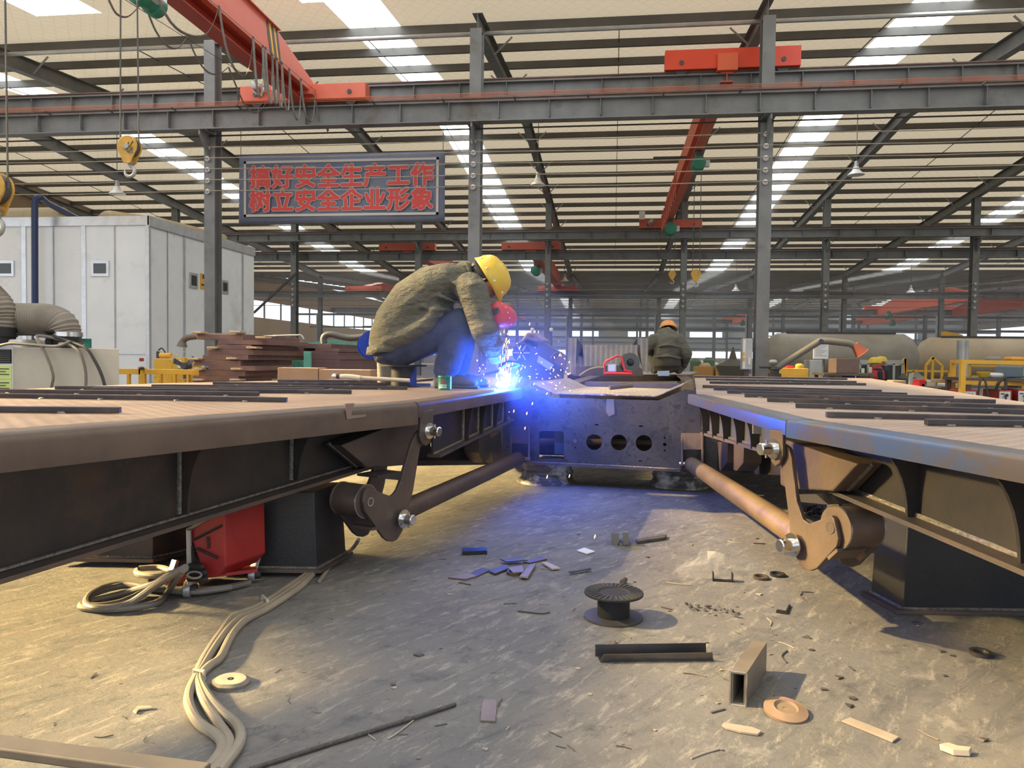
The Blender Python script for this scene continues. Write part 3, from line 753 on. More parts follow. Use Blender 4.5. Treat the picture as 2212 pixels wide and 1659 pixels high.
# ================================================================== THE TRAILER: TWO RAMP DECKS JOINED BY A CROSS BEAM
ZD = 0.70                                      # height of the deck plates
def deck_material(name, c1, c2, c3):
    m = mat(name, c1, c2, 3.0, 0.55, 0.15, c3=c3, s3=1.6, lo3=0.5, hi3=0.72); nt = m.node_tree; N, L = nt.nodes, nt.links
    tc = N.new('ShaderNodeTexCoord')
    def wv(rz):
        x = N.new('ShaderNodeMapping'); x.inputs['Rotation'].default_value = (0, 0, rz); L.new(tc.outputs['Object'], x.inputs[0])
        w = N.new('ShaderNodeTexWave'); w.inputs['Scale'].default_value = 6.5; L.new(x.outputs[0], w.inputs[0]); return w.outputs['Fac']
    a = N.new('ShaderNodeMath'); a.operation = 'MULTIPLY'; L.new(wv(0.785), a.inputs[0]); L.new(wv(-0.785), a.inputs[1])
    b = N.new('ShaderNodeBump'); b.inputs['Strength'].default_value = 0.6; b.inputs['Distance'].default_value = 0.006
    bs = N['Principled BSDF'].inputs['Base Color']; src = bs.links[0].from_socket; mx = N.new('ShaderNodeMix'); mx.data_type = 'RGBA'; mx.blend_type = 'MULTIPLY'
    rr = N.new('ShaderNodeMapRange'); rr.inputs[1].default_value = 0.2; rr.inputs[2].default_value = 0.6; rr.inputs[3].default_value = 0.55; rr.inputs[4].default_value = 0.0; L.new(a.outputs[0], rr.inputs[0])
    L.new(rr.outputs[0], mx.inputs[0]); L.new(src, mx.inputs[6]); mx.inputs[7].default_value = (0.55, 0.5, 0.5, 1); L.new(mx.outputs[2], bs)
    L.new(a.outputs[0], b.inputs['Height']); L.new(b.outputs[0], N['Principled BSDF'].inputs['Normal']); return m
DECK = deck_material('chequer_plate_rust', (0.25, 0.185, 0.155), (0.33, 0.255, 0.215), (0.19, 0.135, 0.11))
DECKR = deck_material('chequer_plate_lit_pink', (0.42, 0.335, 0.285), (0.52, 0.43, 0.37), (0.32, 0.24, 0.20))  # pinker plate, its colour also lightened in place of sunlight on this deck
CHECK = deck_material('chequer_plate_grey', (0.30, 0.285, 0.275), (0.38, 0.36, 0.34), (0.22, 0.19, 0.175))
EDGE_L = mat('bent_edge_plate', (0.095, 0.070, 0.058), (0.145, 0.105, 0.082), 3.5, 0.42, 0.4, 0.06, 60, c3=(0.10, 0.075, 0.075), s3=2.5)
EDGE_R = mat('blue_sheen_edge_plate', (0.15, 0.14, 0.15), (0.18, 0.135, 0.115), 2.2, 0.3, 0.6, 0.05, 60, c3=(0.075, 0.16, 0.36), s3=2.6, lo3=0.46, hi3=0.62)  # blue patches paint the sheen of the edge into the plate colour
BARM = mat('dark_square_bar', (0.042, 0.04, 0.045), (0.075, 0.062, 0.06), 6, 0.35, 0.5, c3=(0.13, 0.09, 0.08), s3=4)

def zpt(px, py, z=ZD): return at_z(px, py, z)
def edge_plate(pts, out, thick, rad, m, parent, name='edge_plate'):   # bent plate: a strip of deck that rolls over into the fascia
    sec = []
    prof = [(-0.10, 0.0)] + [(-rad + rad * math.sin(a), -rad + rad * math.cos(a)) for a in [PI / 2 * k / 5 for k in range(6)]] + [(0.0, -thick), (-0.008, -thick), (-0.008, -rad)] + [(-0.10, -0.008)]
    rings = []
    for i, p in enumerate(pts):
        rings.append([p + out[i] * a + V((0, 0, b)) for a, b in prof])
    return MB().loops(rings).build(name, m, parent, 50)
def polyline_normals(pts, side):
    out = []
    for i in range(len(pts)):
        d = (pts[min(i + 1, len(pts) - 1)] - pts[max(i - 1, 0)]); d.z = 0; d.normalize()
        out.append(V((d.y, -d.x, 0)) * side)
    return out

def gusset(parent, top, bot, out, reach, m=DARK):        # curved bracket standing out from the web to the edge plate
    h = (top - bot).length; pts = [top, top + out * reach]; n = 8
    for k in range(n + 1):
        a = PI / 2 * k / n; pts.append(bot + out * (0.035 + (reach - 0.035) * (1 - math.sin(a))) + V((0, 0, 1)) * (h * 0.88 * math.cos(a)) + V((0, 0, 0.0)))
    pts.append(bot)
    d = out.cross(V((0, 0, 1))) * 0.010
    MB().prism(pts, d).build('gusset', m, parent, 0)
    MB().tube([top + d * 1.6 + out * 0.004, (top + bot) / 2 + d * 1.6 + out * 0.006, bot + d * 1.6 + out * 0.004], 0.009, 6).build('weld_bead', WELD, parent)
def web_beam(parent, A, B, za0, za1, zt, tdir, m=DARK, flange=0.10):
    # web from A to B (plan points), bottom heights za0, za1, top zt
    d = (B - A); d.z = 0; d.normalize(); n = tdir
    a0, a1 = V((A.x, A.y, za0)), V((A.x, A.y, zt)); b0, b1 = V((B.x, B.y, za1)), V((B.x, B.y, zt))
    MB().prism([a0, b0, b1, a1], -n * 0.010).build('web', m, parent, 0)
    MB().bar(a0 + n * (flange / 2 - 0.03), b0 + n * (flange / 2 - 0.03), flange, 0.014).build('bottom_flange', SCALE_ST, parent, 0)
    MB().tube([a0 + n * 0.006 + V((0, 0, 0.012)), b0 + n * 0.006 + V((0, 0, 0.012))], 0.007, 6).build('weld_bead', WELD, parent)
def stand_leg(parent, corner, dx, dy, zb, zt, taper, base, m=BLACK):
    # box leg: 'corner' is the base corner nearest the aisle; dx, dy plan vectors of its two sides
    c = V((corner.x, corner.y, zb)); up_ = V((0, 0, zt - zb))
    bot = [c, c + dx, c + dx + dy, c + dy]; ins = (dx + dy) * taper
    mid = c + (dx + dy) / 2
    top = [mid + (p - mid) * (1 - taper) + up_ for p in bot]
    MB().hexa(bot, top).build('support_leg', m, parent, 0, 0.004)
    w = MB()
    for i in range(4): w.tube([bot[i], bot[(i + 1) % 4]], 0.008, 6)
    w.build('leg_weld', WELD, parent)
    bb = [mid + (p - mid) * base - V((0, 0, 0.001)) for p in bot]
    MB().prism([p - V((0, 0, 0.014)) for p in bb], (0, 0, 0.014)).build('base_plate', SCALE_ST, parent, 0)

# ------------------------------------------------------------------ the ramp deck under the welder
LK, L0, LF = zpt(905, 868), zpt(0, 935), zpt(1128, 838)
L00 = L0 + (L0 - LK).normalized() * 0.75
def ramp_left():
    t = thing('trailer_ramp_deck', 'rusty brown steel ramp deck with a rolled edge that the welder sits on', 'ramp', (LK.x, LK.y, 0.0))
    inner = [L00, L0, LK, LF]
    outer = [zpt(1120, 814), zpt(742, 819), zpt(330, 828), zpt(0, 842)]
    outer.append(outer[-1] + (L00 - L0) * 1.5)
    deck = inner + outer
    nrm = polyline_normals(inner, 1.0)          # points towards the aisle
    pl = [p - nrm[i] * 0.05 for i, p in enumerate(inner)] + outer
    MB().prism([p + V((0, 0, -0.010)) for p in pl], (0, 0, 0.009)).build('deck_plate', DECK, t, 0)
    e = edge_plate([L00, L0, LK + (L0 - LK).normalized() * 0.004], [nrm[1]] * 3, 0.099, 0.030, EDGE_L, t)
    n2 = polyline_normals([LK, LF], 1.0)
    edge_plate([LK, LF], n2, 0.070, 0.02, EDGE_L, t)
    # beam below: web set back from the rolled edge
    n1 = nrm[1]; sb = 0.25
    A, B = L00 - n1 * sb, LK - n1 * sb
    def on_web(px, py): return on_plane(px, py, A, n1)
    f0, f1 = on_web(0, 1240), on_web(850, 985)
    B = V((f1.x, f1.y, 0)); zs = f1.z; slope = (f0.z - f1.z) / (V((f0.x, f0.y, 0)) - B).length
    za = f0.z + slope * (V((A.x, A.y, 0)) - V((f0.x, f0.y, 0))).length
    web_beam(t, A, B, za, zs, ZD - 0.012, n1)
    for px, py in ((-190, 1300), (395, 1108), (634, 1035)):
        b = on_web(px, py); gusset(t, V((b.x, b.y, ZD - 0.012)), b, n1, sb - 0.02)
    # chamfered box end near the crank
    poly = [on_web(692, 958), on_web(866, 893), on_web(862, 985), on_web(846, 1000), on_web(752, 1006)]
    MB().prism([p + n1 * 0.012 for p in poly], n1 * 0.10).build('box_end', SCALE_ST, t, 0, 0.004)
    MB().tube([on_web(690, 955) + n1 * 0.05, on_web(752, 1006) + n1 * 0.05], 0.007, 6).build('weld_bead', WELD, t)
    q = [on_plane(px, py, L0 + V((0, 0, -0.05)), n1) + n1 * 0.002 for px, py in ((744, 872), (764, 871), (757, 897), (790, 895), (788, 900), (748, 906))]
    MB().prism(q, n1 * 0.002).build('paint_smear', mat('pale_primer', (0.24, 0.16, 0.145), rough=0.7), t, 0)
    # far half below the deck: web, small gussets
    sb2 = 0.10; C0, C1 = LK - n2[0] * sb2, LF - n2[0] * sb2
    def on_web2(px, py): return on_plane(px, py, C0, n2[0])
    g0, g1 = on_web2(935, 985), on_web2(1098, 906)
    web_beam(t, V((g0.x, g0.y, 0)), V((g1.x, g1.y, 0)), g0.z, g1.z, ZD - 0.012, n2[0], DARK, 0.07)
    for px, py in ((1000, 950), (1032, 936), (1062, 922), (1085, 912)):
        b = on_web2(px, py); gusset(t, V((b.x, b.y, ZD - 0.012)), b, n2[0], sb2 - 0.01)
    # deep longitudinal plate further under, with an oval cut-out, and hanging lugs
    P = on_web2(980, 960) - n2[0] * 0.35; dn = n2[0]
    def w3(px, py): return on_plane(px, py, P, dn)
    O = w3(900, 995); X = (w3(1100, 995) - w3(900, 995)); X.z = 0; X.normalize(); Z = V((0, 0, 1))
    def uv(px, py):
        q = w3(px, py) - O; return (q.dot(X), q.z)
    outer2 = [uv(862, 930), uv(1120, 900), uv(1120, 1003), uv(870, 998), uv(862, 998)]
    cx, cy = uv(938, 958); hole = [(cx + 0.075 * math.cos(2 * PI * k / 16), cy + 0.035 * math.sin(2 * PI * k / 16)) for k in range(16)]
    link_mesh('longitudinal_plate', curve_mesh([outer2, hole], 0.012, frame(O, X, Z)), DARK, t, 0)
    for px in (985, 1012):
        q = [w3(px, 945) + dn * 0.06, w3(px + 26, 930) + dn * 0.06, w3(px + 28, 985) + dn * 0.06, w3(px + 10, 998) + dn * 0.06, w3(px, 975) + dn * 0.06]
        MB().prism(q, dn * 0.10).build('hanging_lug', SCALE_ST, t, 0)
    MB().bar(w3(862, 999) + dn * 0.05, w3(1110, 998) + dn * 0.05, 0.06, 0.03).build('lower_rail', DARK, t, 0)
    # two box legs with base plates
    c1 = at_z(684, 1236, 0.02); d1 = -(rt * 1.0); d1.z = 0; d1.normalize()
    stand_leg(t, c1, d1 * 0.40, (at_z(754, 1196, 0.02) - c1) / 1.12, 0.035, 0.345, 0.08, 1.12)
    c2 = at_z(330, 1212, 0.02)
    stand_leg(t, c2, d1 * 0.36, V((0.16, 0.34, 0)), 0.035, 0.42, 0.08, 1.16, DARK)
    return t
RAMP_L = ramp_left()

# ------------------------------------------------------------------ the ramp deck opposite
RK, R0, RF = zpt(1697, 906), zpt(2212, 985), zpt(1486, 851)
R00 = R0 + (R0 - RK).normalized() * 0.75
def ramp_right():
    t = thing('trailer_ramp_deck', 'steel ramp deck with a bluish edge and dark square bars, opposite the welder', 'ramp', (RK.x, RK.y, 0.0))
    inner = [RF, RK, R0, R00]
    nrm = polyline_normals(inner, 1.0); n_last = nrm[3]
    outer = [zpt(2212, 868), zpt(2140, 858), zpt(1880, 817), zpt(1500, 811)]
    outer.insert(0, R00 - n_last * 1.7)
    pl = [p - nrm[i] * 0.05 for i, p in enumerate(inner)] + outer
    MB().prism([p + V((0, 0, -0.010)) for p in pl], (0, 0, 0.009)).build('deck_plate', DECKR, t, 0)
    n1 = nrm[2]; n2 = polyline_normals([RF, RK], 1.0)
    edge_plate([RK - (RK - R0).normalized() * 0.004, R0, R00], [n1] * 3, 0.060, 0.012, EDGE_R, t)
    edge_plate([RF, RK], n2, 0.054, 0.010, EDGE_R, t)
    sb = 0.18
    A, B = R00 - n1 * sb, RK - n1 * sb
    def on_web(px, py): return on_plane(px, py, A, n1)
    f0, f1 = on_web(2212, 1214), on_web(1828, 1058)
    slope = (f0.z - f1.z) / (V((f0.x, f0.y, 0)) - V((f1.x, f1.y, 0))).length
    za = f0.z + slope * (V((A.x, A.y, 0)) - V((f0.x, f0.y, 0))).length
    web_beam(t, V((f1.x, f1.y, 0)), A, f1.z, za, ZD - 0.012, n1)
    for px, py in ((1984, 1120), (2232, 1224)):
        b = on_web(px, py); gusset(t, V((b.x, b.y, ZD - 0.012)), b, n1, sb - 0.01)
    poly = [on_web(1738, 944), on_web(1862, 985), on_web(1917, 1001), on_web(1860, 1060), on_web(1755, 1054), on_web(1740, 1046)]
    MB().prism([p + n1 * 0.012 for p in poly], n1 * 0.09).build('box_end', RUST, t, 0, 0.006)
    MB().tube([on_web(1917, 1001) + n1 * 0.05, on_web(1862, 1058) + n1 * 0.05], 0.007, 6).build('weld_bead', WELD, t)
    sb2 = 0.10; C0 = RK - n2[0] * sb2
    def on_web2(px, py): return on_plane(px, py, C0, n2[0])
    g0, g1 = on_web2(1524, 936), on_web2(1662, 975)
    web_beam(t, V((g0.x, g0.y, 0)), V((g1.x, g1.y, 0)), g0.z, g1.z, ZD - 0.012, n2[0], GD, 0.06)
    for px, py in ((1532, 940), (1553, 945), (1578, 952), (1608, 960), (1640, 970)):
        b = on_web2(px, py); gusset(t, V((b.x, b.y, ZD - 0.012)), b, n2[0], sb2 - 0.01)
    b = on_web2(1638, 925); MB().span(b + V((-0.03, -0.05, -0.02)), b + V((0.06, 0.05, 0.03))).build('tube_stub', GL, t, 0)
    P = on_web2(1600, 960) - n2[0] * 0.35; dn = n2[0]
    def w3(px, py): return on_plane(px, py, P, dn)
    MB().prism([w3(1505, 900), w3(1760, 930), w3(1760, 1030), w3(1505, 1018)], -dn * 0.012).build('longitudinal_plate', DARK, t, 0)
    for px in (1600, 1640):
        MB().prism([w3(px, 955) + dn * 0.05, w3(px + 26, 958) + dn * 0.05, w3(px + 24, 1000) + dn * 0.05, w3(px + 8, 1018) + dn * 0.05, w3(px, 1016) + dn * 0.05], dn * 0.10).build('hanging_lug', SCALE_ST, t, 0)
    MB().cyl(w3(1700, 968) - dn * 0.2, w3(1850, 985) - dn * 0.2, 0.022, 10).build('cross_tube', RUST, t)
    c1 = at_z(1950, 1316, 0.015); d1 = rt.copy(); d1.z = 0; d1.normalize()
    stand_leg(t, c1, d1 * 0.46, (at_z(1872, 1275, 0.015) - c1) / 1.14, 0.016, 0.42, 0.07, 1.14, BLACK)
    return t
RAMP_R = ramp_right()

# anti-slip bars welded on the decks (each a bar with its weld spots)
def deck_bar(p, q, w, h, label, group, weld=True, m=None):
    p, q = V(p), V(q); z = V((0, 0, h / 2 + 0.001))
    t = MB().bar(p + z, q + z, w, h).build('deck_bar', m or BARM, None, 0, 0.003)
    tag(t, label, 'bar', group)
    if weld:
        d = q - p; L = d.length; n = max(2, int(L / 0.28)); s = V((d.y, -d.x, 0)).normalized()
        if s.y > 0: s = -s
        mb = MB()
        for k in range(n):
            c = p + d * ((k + 0.25 + 0.3 * random.random()) / n) + s * (w / 2); mb.ball(c, 0.011, 8, (1.5, 0.8, 0.8))
        mb.build('weld_spot', WELD, t)
    return t
def bars_px(lst, lab, grp, w=0.024, h=0.020, labs=None):
    for i, (a, b) in enumerate(lst):
        deck_bar(zpt(*a), zpt(*b), w, h, labs[i] if labs else lab, grp)
ord_ = ['nearest', 'second nearest', 'third nearest', 'fourth nearest', 'fifth nearest', 'sixth nearest', 'seventh nearest', 'eighth nearest', 'ninth nearest', 'tenth nearest', 'eleventh nearest', 'twelfth nearest']
RB = [((1999, 919), (2300, 924)), ((1784, 902), (2300, 914)), ((1718, 881), (2300, 898)), ((1657, 868), (2260, 887)), ((1608, 858), (2150, 872)), ((1571, 850), (2060, 864)), ((1542, 843), (1960, 856)), ((1518, 838), (1905, 849)), ((1533, 829), (1870, 833)), ((1525, 822), (1850, 828)), ((1500, 816), (1830, 821))]
bars_px(RB, '', 'dark bars on the bluish edged ramp', labs=[ord_[i] + ' dark square bar on the bluish edged ramp deck, counting from the viewer' for i in range(len(RB))])
LB = [((-120, 890), (260, 893)), ((-120, 858), (620, 869)), ((-60, 849), (560, 856)), ((200, 846), (760, 851)), ((120, 842), (700, 846)), ((328, 838), (880, 842)), ((460, 832), (930, 835)), ((600, 826), (900, 828))]
bars_px(LB, '', 'bars on the ramp under the welder', labs=[ord_[i] + ' flat dark bar on the ramp under the welder, counting from the viewer' for i in range(len(LB))])

# ------------------------------------------------------------------ cross beam between the ramps
XA, XB = at_z(1150, 999, 0.165), at_z(1468, 1015, 0.165)
XD = (XB - XA); XD.z = 0; XD.normalize(); XN = V((XD.y, -XD.x, 0))          # XN faces the camera
def xp(px, py, off=0.0): return on_plane(px, py, XA + XN * off, XN)
def cross_beam():
    t = thing('cross_beam', 'dark steel cross beam with three round holes joining the two ramps', 'beam', (XA.x, XA.y, 0.165))
    O = XA.copy(); Z = V((0, 0, 1))
    def uv(px, py):
        q = xp(px, py) - O; return (q.dot(XD), q.z)
    outer = [uv(*p) for p in ((1086, 845), (1146, 833), (1192, 859), (1422, 865), (1480, 841), (1512, 843), (1514, 925), (1600, 955), (1600, 1018), (1468, 1015), (1146, 999), (1086, 996))]
    holes = []
    def circ(px, py, r): c = uv(px, py); holes.append(circle(c[0], c[1], r * (xp(px, py) - CAM).dot(fw) / FPX, 24))
    for px, py, r in ((1283.5, 955, 17.2), (1337, 955.5, 17.2), (1391, 957, 17.6), (1436, 960, 3.6), (1436, 946, 2), (1436, 973, 2), (1242.5, 939, 2), (1242.5, 966.5, 2)): circ(px, py, r)
    holes.append([uv(1165, 934), uv(1169, 931), uv(1214, 931), uv(1218.5, 936), uv(1218.5, 991), uv(1165, 990)])
    for px, py in ((1289, 917.5), (1385, 920.5), (1384, 995)): holes.append([uv(px - 4, py - 1.6), uv(px + 4, py - 1.6), uv(px + 4, py + 1.6), uv(px - 4, py + 1.6)])
    link_mesh('front_plate', curve_mesh([outer] + holes, 0.014, frame(O, XD, Z)), BEAMM, t, 0)
    cc = xp(1242.5, 953, 0.008); MB().cyl(cc, cc + XN * 0.004, 0.013, 14).build('plug', SCALE_ST, t)
    # bottom flange, back plate and a round tube seen through the holes
    MB().prism([xp(1146, 999, 0.03), xp(1470, 1016, 0.03), xp(1470, 1016, 0.03) - XN * 0.42, xp(1146, 999, 0.03) - XN * 0.42], (0, 0, -0.012)).build('bottom_flange', SCALE_ST, t, 0)
    MB().tube([xp(1146, 998, 0.012), xp(1300, 1005, 0.012), xp(1468, 1014, 0.012)], 0.006, 6).build('weld_bead', WELD, t)
    MB().prism([xp(1086, 870) - XN * 0.40, xp(1510, 880) - XN * 0.40, xp(1510, 1013) - XN * 0.40, xp(1086, 995) - XN * 0.40], -XN * 0.012).build('back_plate', DARK, t, 0)
    MB().cyl(xp(1150, 962) - XN * 0.22, xp(1500, 966) - XN * 0.22, 0.028, 12).build('inner_tube', RUST, t)
    MB().span(xp(1200, 950) - XN * 0.15 + V((-0.04, 0, -0.12)), xp(1200, 950) - XN * 0.15 + V((0.05, 0.08, 0.12))).build('inner_block', GD, t, 0)
    # trough of chequer plate dipping in the middle
    zt = lambda px, py, back: xp(px, py) - XN * back
    lip = 0.02
    a0, a1, a2, a3 = xp(1150, 828, -0.02), xp(1199, 851, -0.02), xp(1418, 857, -0.02), xp(1476, 832, -0.02)
    dpt = -XN * 1.28
    for nm, p, q in (('sloping_tread', a0, a1), ('trough_tread', a1, a2), ('sloping_tread', a2, a3)):
        MB().prism([p, q, q + dpt, p + dpt], (0, 0, 0.008)).build(nm, CHECK, t, 0)
    cl = a1.lerp(a2, 0.5); MB().prism([a1.lerp(a2, 0.36), a1.lerp(a2, 0.52), a1.lerp(a2, 0.52) + XN * 0.045, a1.lerp(a2, 0.36) + XN * 0.045], (0, 0, 0.012)).build('hinge_strap', CHECK, t, 0)
    q = xp(1318, 868, 0.009)
    MB().prism([xp(1310, 862, 0.008), xp(1326, 862, 0.008), xp(1328, 894, 0.008), xp(1316, 900, 0.008), xp(1309, 890, 0.008)], XN * 0.002).build('ground_patch', mat('ground_steel', (0.16, 0.155, 0.15), rough=0.5, metal=0.3), t, 0)
    MB().tube([xp(1305, 850) - XN * 0.25 + V((0, 0, 0.03)), xp(1352, 846) - XN * 0.35 + V((0, 0, 0.03))], 0.016, 8).build('lever_stub', SCALE_ST, t)
    # second cross member behind the trough
    b0, b1 = xp(1190, 815) - XN * 1.32, xp(1440, 822) - XN * 1.32
    MB().prism([V((b0.x, b0.y, ZD - 0.30)), V((b1.x, b1.y, ZD - 0.30)), V((b1.x, b1.y, ZD - 0.005)), V((b0.x, b0.y, ZD - 0.005))], -XN * 0.18).build('rear_member', SCALE_ST, t, 0)
    return t
BEAMM = mat('mottled_steel_plate', (0.062, 0.058, 0.060), (0.10, 0.09, 0.088), 7, 0.42, 0.45, 0.12, 40, c3=(0.045, 0.042, 0.045), s3=14, lo3=0.52, hi3=0.62)
cross_beam()

# clevis brackets welded on the beam ends
def clevis(pxs, side, label, m):
    t = thing('clevis_bracket', label, 'bracket', xp(*pxs[0], 0.01), 'clevis brackets on the cross beam')
    (l, tp), (r, bt) = pxs
    mid = (tp + bt) / 2
    for px, nm in ((l, 0), (r, 1)):
        s = -6 if nm == 0 else 6
        poly = [xp(px, tp, 0.008), xp(px, tp, 0.05), xp(px, tp + (bt - tp) * 0.5, 0.11), xp(px, bt - 8, 0.15), xp(px, bt + 2, 0.10), xp(px, bt, 0.008)]
        MB().prism(poly, XD * 0.014).build('cheek_plate', m, t, 0, 0.002)
    pol = [xp(l, tp, 0.05), xp(r, tp, 0.05), xp(r, tp + (bt - tp) * 0.45, 0.10), xp(l, tp + (bt - tp) * 0.45, 0.10)]
    MB().prism(pol, -XN * 0.03).build('cover_plate', m, t, 0)
    c = (xp(l, bt - 12, 0.115) + xp(r, bt - 12, 0.115)) / 2
    MB().cyl(c - XD * 0.075, c + XD * 0.085, 0.013, 12).build('pin', CHROME, t)
    return c + V((0, 0, 0))
CL = clevis([(1101, 922), (1140, 1002)], 1, 'blue lit clevis bracket holding the push tube on the arc side of the beam', SCALE_ST)
CR = clevis([(1471, 936), (1515, 1014)], -1, 'brown clevis bracket holding the sunlit push tube', RUST)

# crank linkages: two bell-crank plates, a roller, pins; they hang from the ramp edges
RR = 0.068
def crank(poly, lug, eye, piv, roll, n, P, label, m, ctr_back):
    t = thing('bell_crank', label, 'linkage', P, 'bell crank linkages under the ramps')
    pl = lambda px, py, o=0.0: on_plane(px, py, P, n) + n * o
    gap = 0.165
    pts = [pl(*p) for p in poly]
    for k, o in enumerate((0.0, -gap)):
        MB().prism([p + n * o for p in pts], -n * 0.016).build('crank_plate', m, t, 0, 0.003)
    lg = [pl(*p) for p in lug]
    MB().prism([p + n * 0.004 for p in lg], n * 0.014).build('hanger_lug', m, t, 0, 0.003)
    def pin(px, r, far, nm='pin'):
        c = pl(*px)
        MB().lathe(c + n * 0.018, n, [(0, r * 1.75), (0.004, r * 1.75), (0.005, r), (far, r), (far + 0.003, r * 0.85)], 24).build(nm, CHROME, t)
        e = pl(*px, far * 0.55 + 0.018); MB().cyl(e - V((0, 0, r * 1.5)), e + V((0, 0, r * 1.5)), r * 0.18, 8).build('split_pin', BRIGHT, t)
    pin(eye, 0.021, 0.055); pin(piv, 0.023, 0.05)
    c = pl(*roll)
    MB().lathe(c - n * (gap - 0.004), n, [(0, 0.02), (0.001, RR), (gap - 0.024, RR), (gap - 0.023, 0.02)], 28).build('roller', m, t)
    for o in (-0.026, -gap + 0.008): MB().lathe(c + n * o, n, [(0, RR - 0.006), (0, RR + 0.002), (0.006, RR + 0.002), (0.006, RR - 0.006)], 32).build('roller_ring', BRIGHT, t)
    MB().cyl(c - n * (gap + 0.02), c + n * 0.002, 0.017, 16).build('roller_axle', m, t)
    MB().lathe(c + n * 0.001, n, [(0, 0.014), (0, 0.019), (0.002, 0.019), (0.002, 0.014)], 20).build('axle_weld', BRIGHT, t)
    return pl, t, gap
def px_l(x, y): return (600 + x / 4.096, 840 + y / 4.096)
def px_r(x, y): return (1472 + x / 2.989, 800 + y / 2.989)
nL = V((0.92, -0.39, 0)).normalized(); PL = V((LK.x, LK.y, 0.6)) - polyline_normals([LK, LF], 1.0)[0] * 0.03
cpl = [px_l(*p) for p in ((1290, 330), (1225, 400), (1185, 480), (1085, 830), (1062, 890), (1035, 930), (1005, 950), (800, 878), (772, 915), (762, 1000), (775, 1085), (940, 1320), (980, 1350), (1020, 1355), (1060, 1335), (1100, 1265), (1160, 1050), (1200, 900), (1262, 520), (1320, 460), (1345, 390))]
lug = [px_l(*p) for p in ((1232, 205), (1352, 180), (1345, 400), (1320, 480), (1285, 502), (1250, 480), (1232, 420))]
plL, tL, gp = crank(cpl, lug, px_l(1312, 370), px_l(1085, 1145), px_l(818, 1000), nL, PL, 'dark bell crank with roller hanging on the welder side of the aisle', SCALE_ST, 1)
c = plL(*px_l(985, 765)); MB().prism([plL(*px_l(880, 770)), plL(*px_l(1100, 730)), plL(*px_l(1090, 810)), plL(*px_l(880, 790))], -nL * 0.11).build('tie_plate', DARK, tL, 0)
MB().prism([plL(*px_l(830, 1230)), plL(*px_l(890, 1220)), plL(*px_l(890, 1250)), plL(*px_l(830, 1255))], -nL * 0.11).build('lower_tie', SCALE_ST, tL, 0)
nR = V((-0.90, -0.44, 0)).normalized(); PR = V((RK.x, RK.y, 0.6)) + V((0.02, 0.03, 0))
cpr = [px_r(*p) for p in ((615, 500), (600, 560), (640, 615), (668, 760), (690, 930), (698, 1040), (690, 1100), (745, 1222), (785, 1280), (830, 1296), (872, 1280), (1000, 1140), (1012, 1090), (985, 960), (965, 938), (822, 990), (785, 965), (745, 850), (708, 560), (690, 500), (650, 470))]
lugr = [px_r(*p) for p in ((595, 378), (682, 392), (682, 550), (660, 600), (632, 620), (605, 590), (595, 520))]
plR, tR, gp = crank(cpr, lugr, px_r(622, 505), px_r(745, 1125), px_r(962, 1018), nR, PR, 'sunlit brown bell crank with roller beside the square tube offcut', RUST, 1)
MB().prism([plR(*px_r(760, 800)), plR(*px_r(870, 800)), plR(*px_r(950, 868)), plR(*px_r(770, 850))], -nR * 0.10).build('tie_plate', DARK, tR, 0)
MB().prism([plR(*px_r(940, 1205)), plR(*px_r(1000, 1150)), plR(*px_r(1010, 1170)), plR(*px_r(950, 1225))], -nR * 0.11).build('lower_tie', RUST, tR, 0)

def push_tube(a, b, r, label, m):
    t = thing('push_tube', label, 'tube', a, 'push tubes of the ramps')
    a, b = V(a), V(b); d = (b - a).normalized()
    MB().cyl(a + d * 0.04, b - d * 0.03, r, 20).build('tube', m, t)
    MB().bar(b - d * 0.10, b + d * 0.03, 0.016, r * 1.6).build('end_lug', m, t, 0, 0.004)
    MB().bar(a - d * 0.02, a + d * 0.08, 0.03, r * 1.6).build('end_lug', m, t, 0, 0.004)
    return t
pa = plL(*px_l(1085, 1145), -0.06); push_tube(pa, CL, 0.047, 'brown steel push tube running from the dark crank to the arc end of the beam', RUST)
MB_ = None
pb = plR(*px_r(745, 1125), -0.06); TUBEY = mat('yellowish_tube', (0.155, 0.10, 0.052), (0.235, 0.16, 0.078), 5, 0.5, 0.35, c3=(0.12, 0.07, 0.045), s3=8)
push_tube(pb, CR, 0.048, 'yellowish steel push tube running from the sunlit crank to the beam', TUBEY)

# truck wheel rims the beam rests on
def rim(px, py, label):
    c = at_z(px, py, 0.0); c.z = 0
    t = thing('wheel_rim', label, 'rim', c, 'wheel rims under the beam')
    MB().lathe(c, (0, 0, 1), [(0.0, 0.17), (0.0, 0.218), (0.012, 0.220), (0.022, 0.205), (0.035, 0.188), (0.06, 0.182), (0.075, 0.192), (0.085, 0.190), (0.10, 0.178), (0.128, 0.182), (0.140, 0.190), (0.149, 0.188), (0.149, 0.15)], 40).build('rim_barrel', RIMM, t)
    MB().lathe(c + V((0, 0, 0.06)), (0, 0, 1), [(0, 0.05), (0, 0.178), (0.012, 0.178), (0.012, 0.05)], 32).build('rim_disc', DARK, t)
RIMM = mat('flaking_white_rim', (0.62, 0.60, 0.57), (0.72, 0.69, 0.64), 6, 0.6, 0.1, c3=(0.11, 0.10, 0.09), s3=5, lo3=0.44, hi3=0.56)
rim(1181, 1040, 'flaking white wheel rim under the beam end nearest the arc'); rim(1466, 1048, 'dark flaking wheel rim under the beam beside the sunlit push tube')

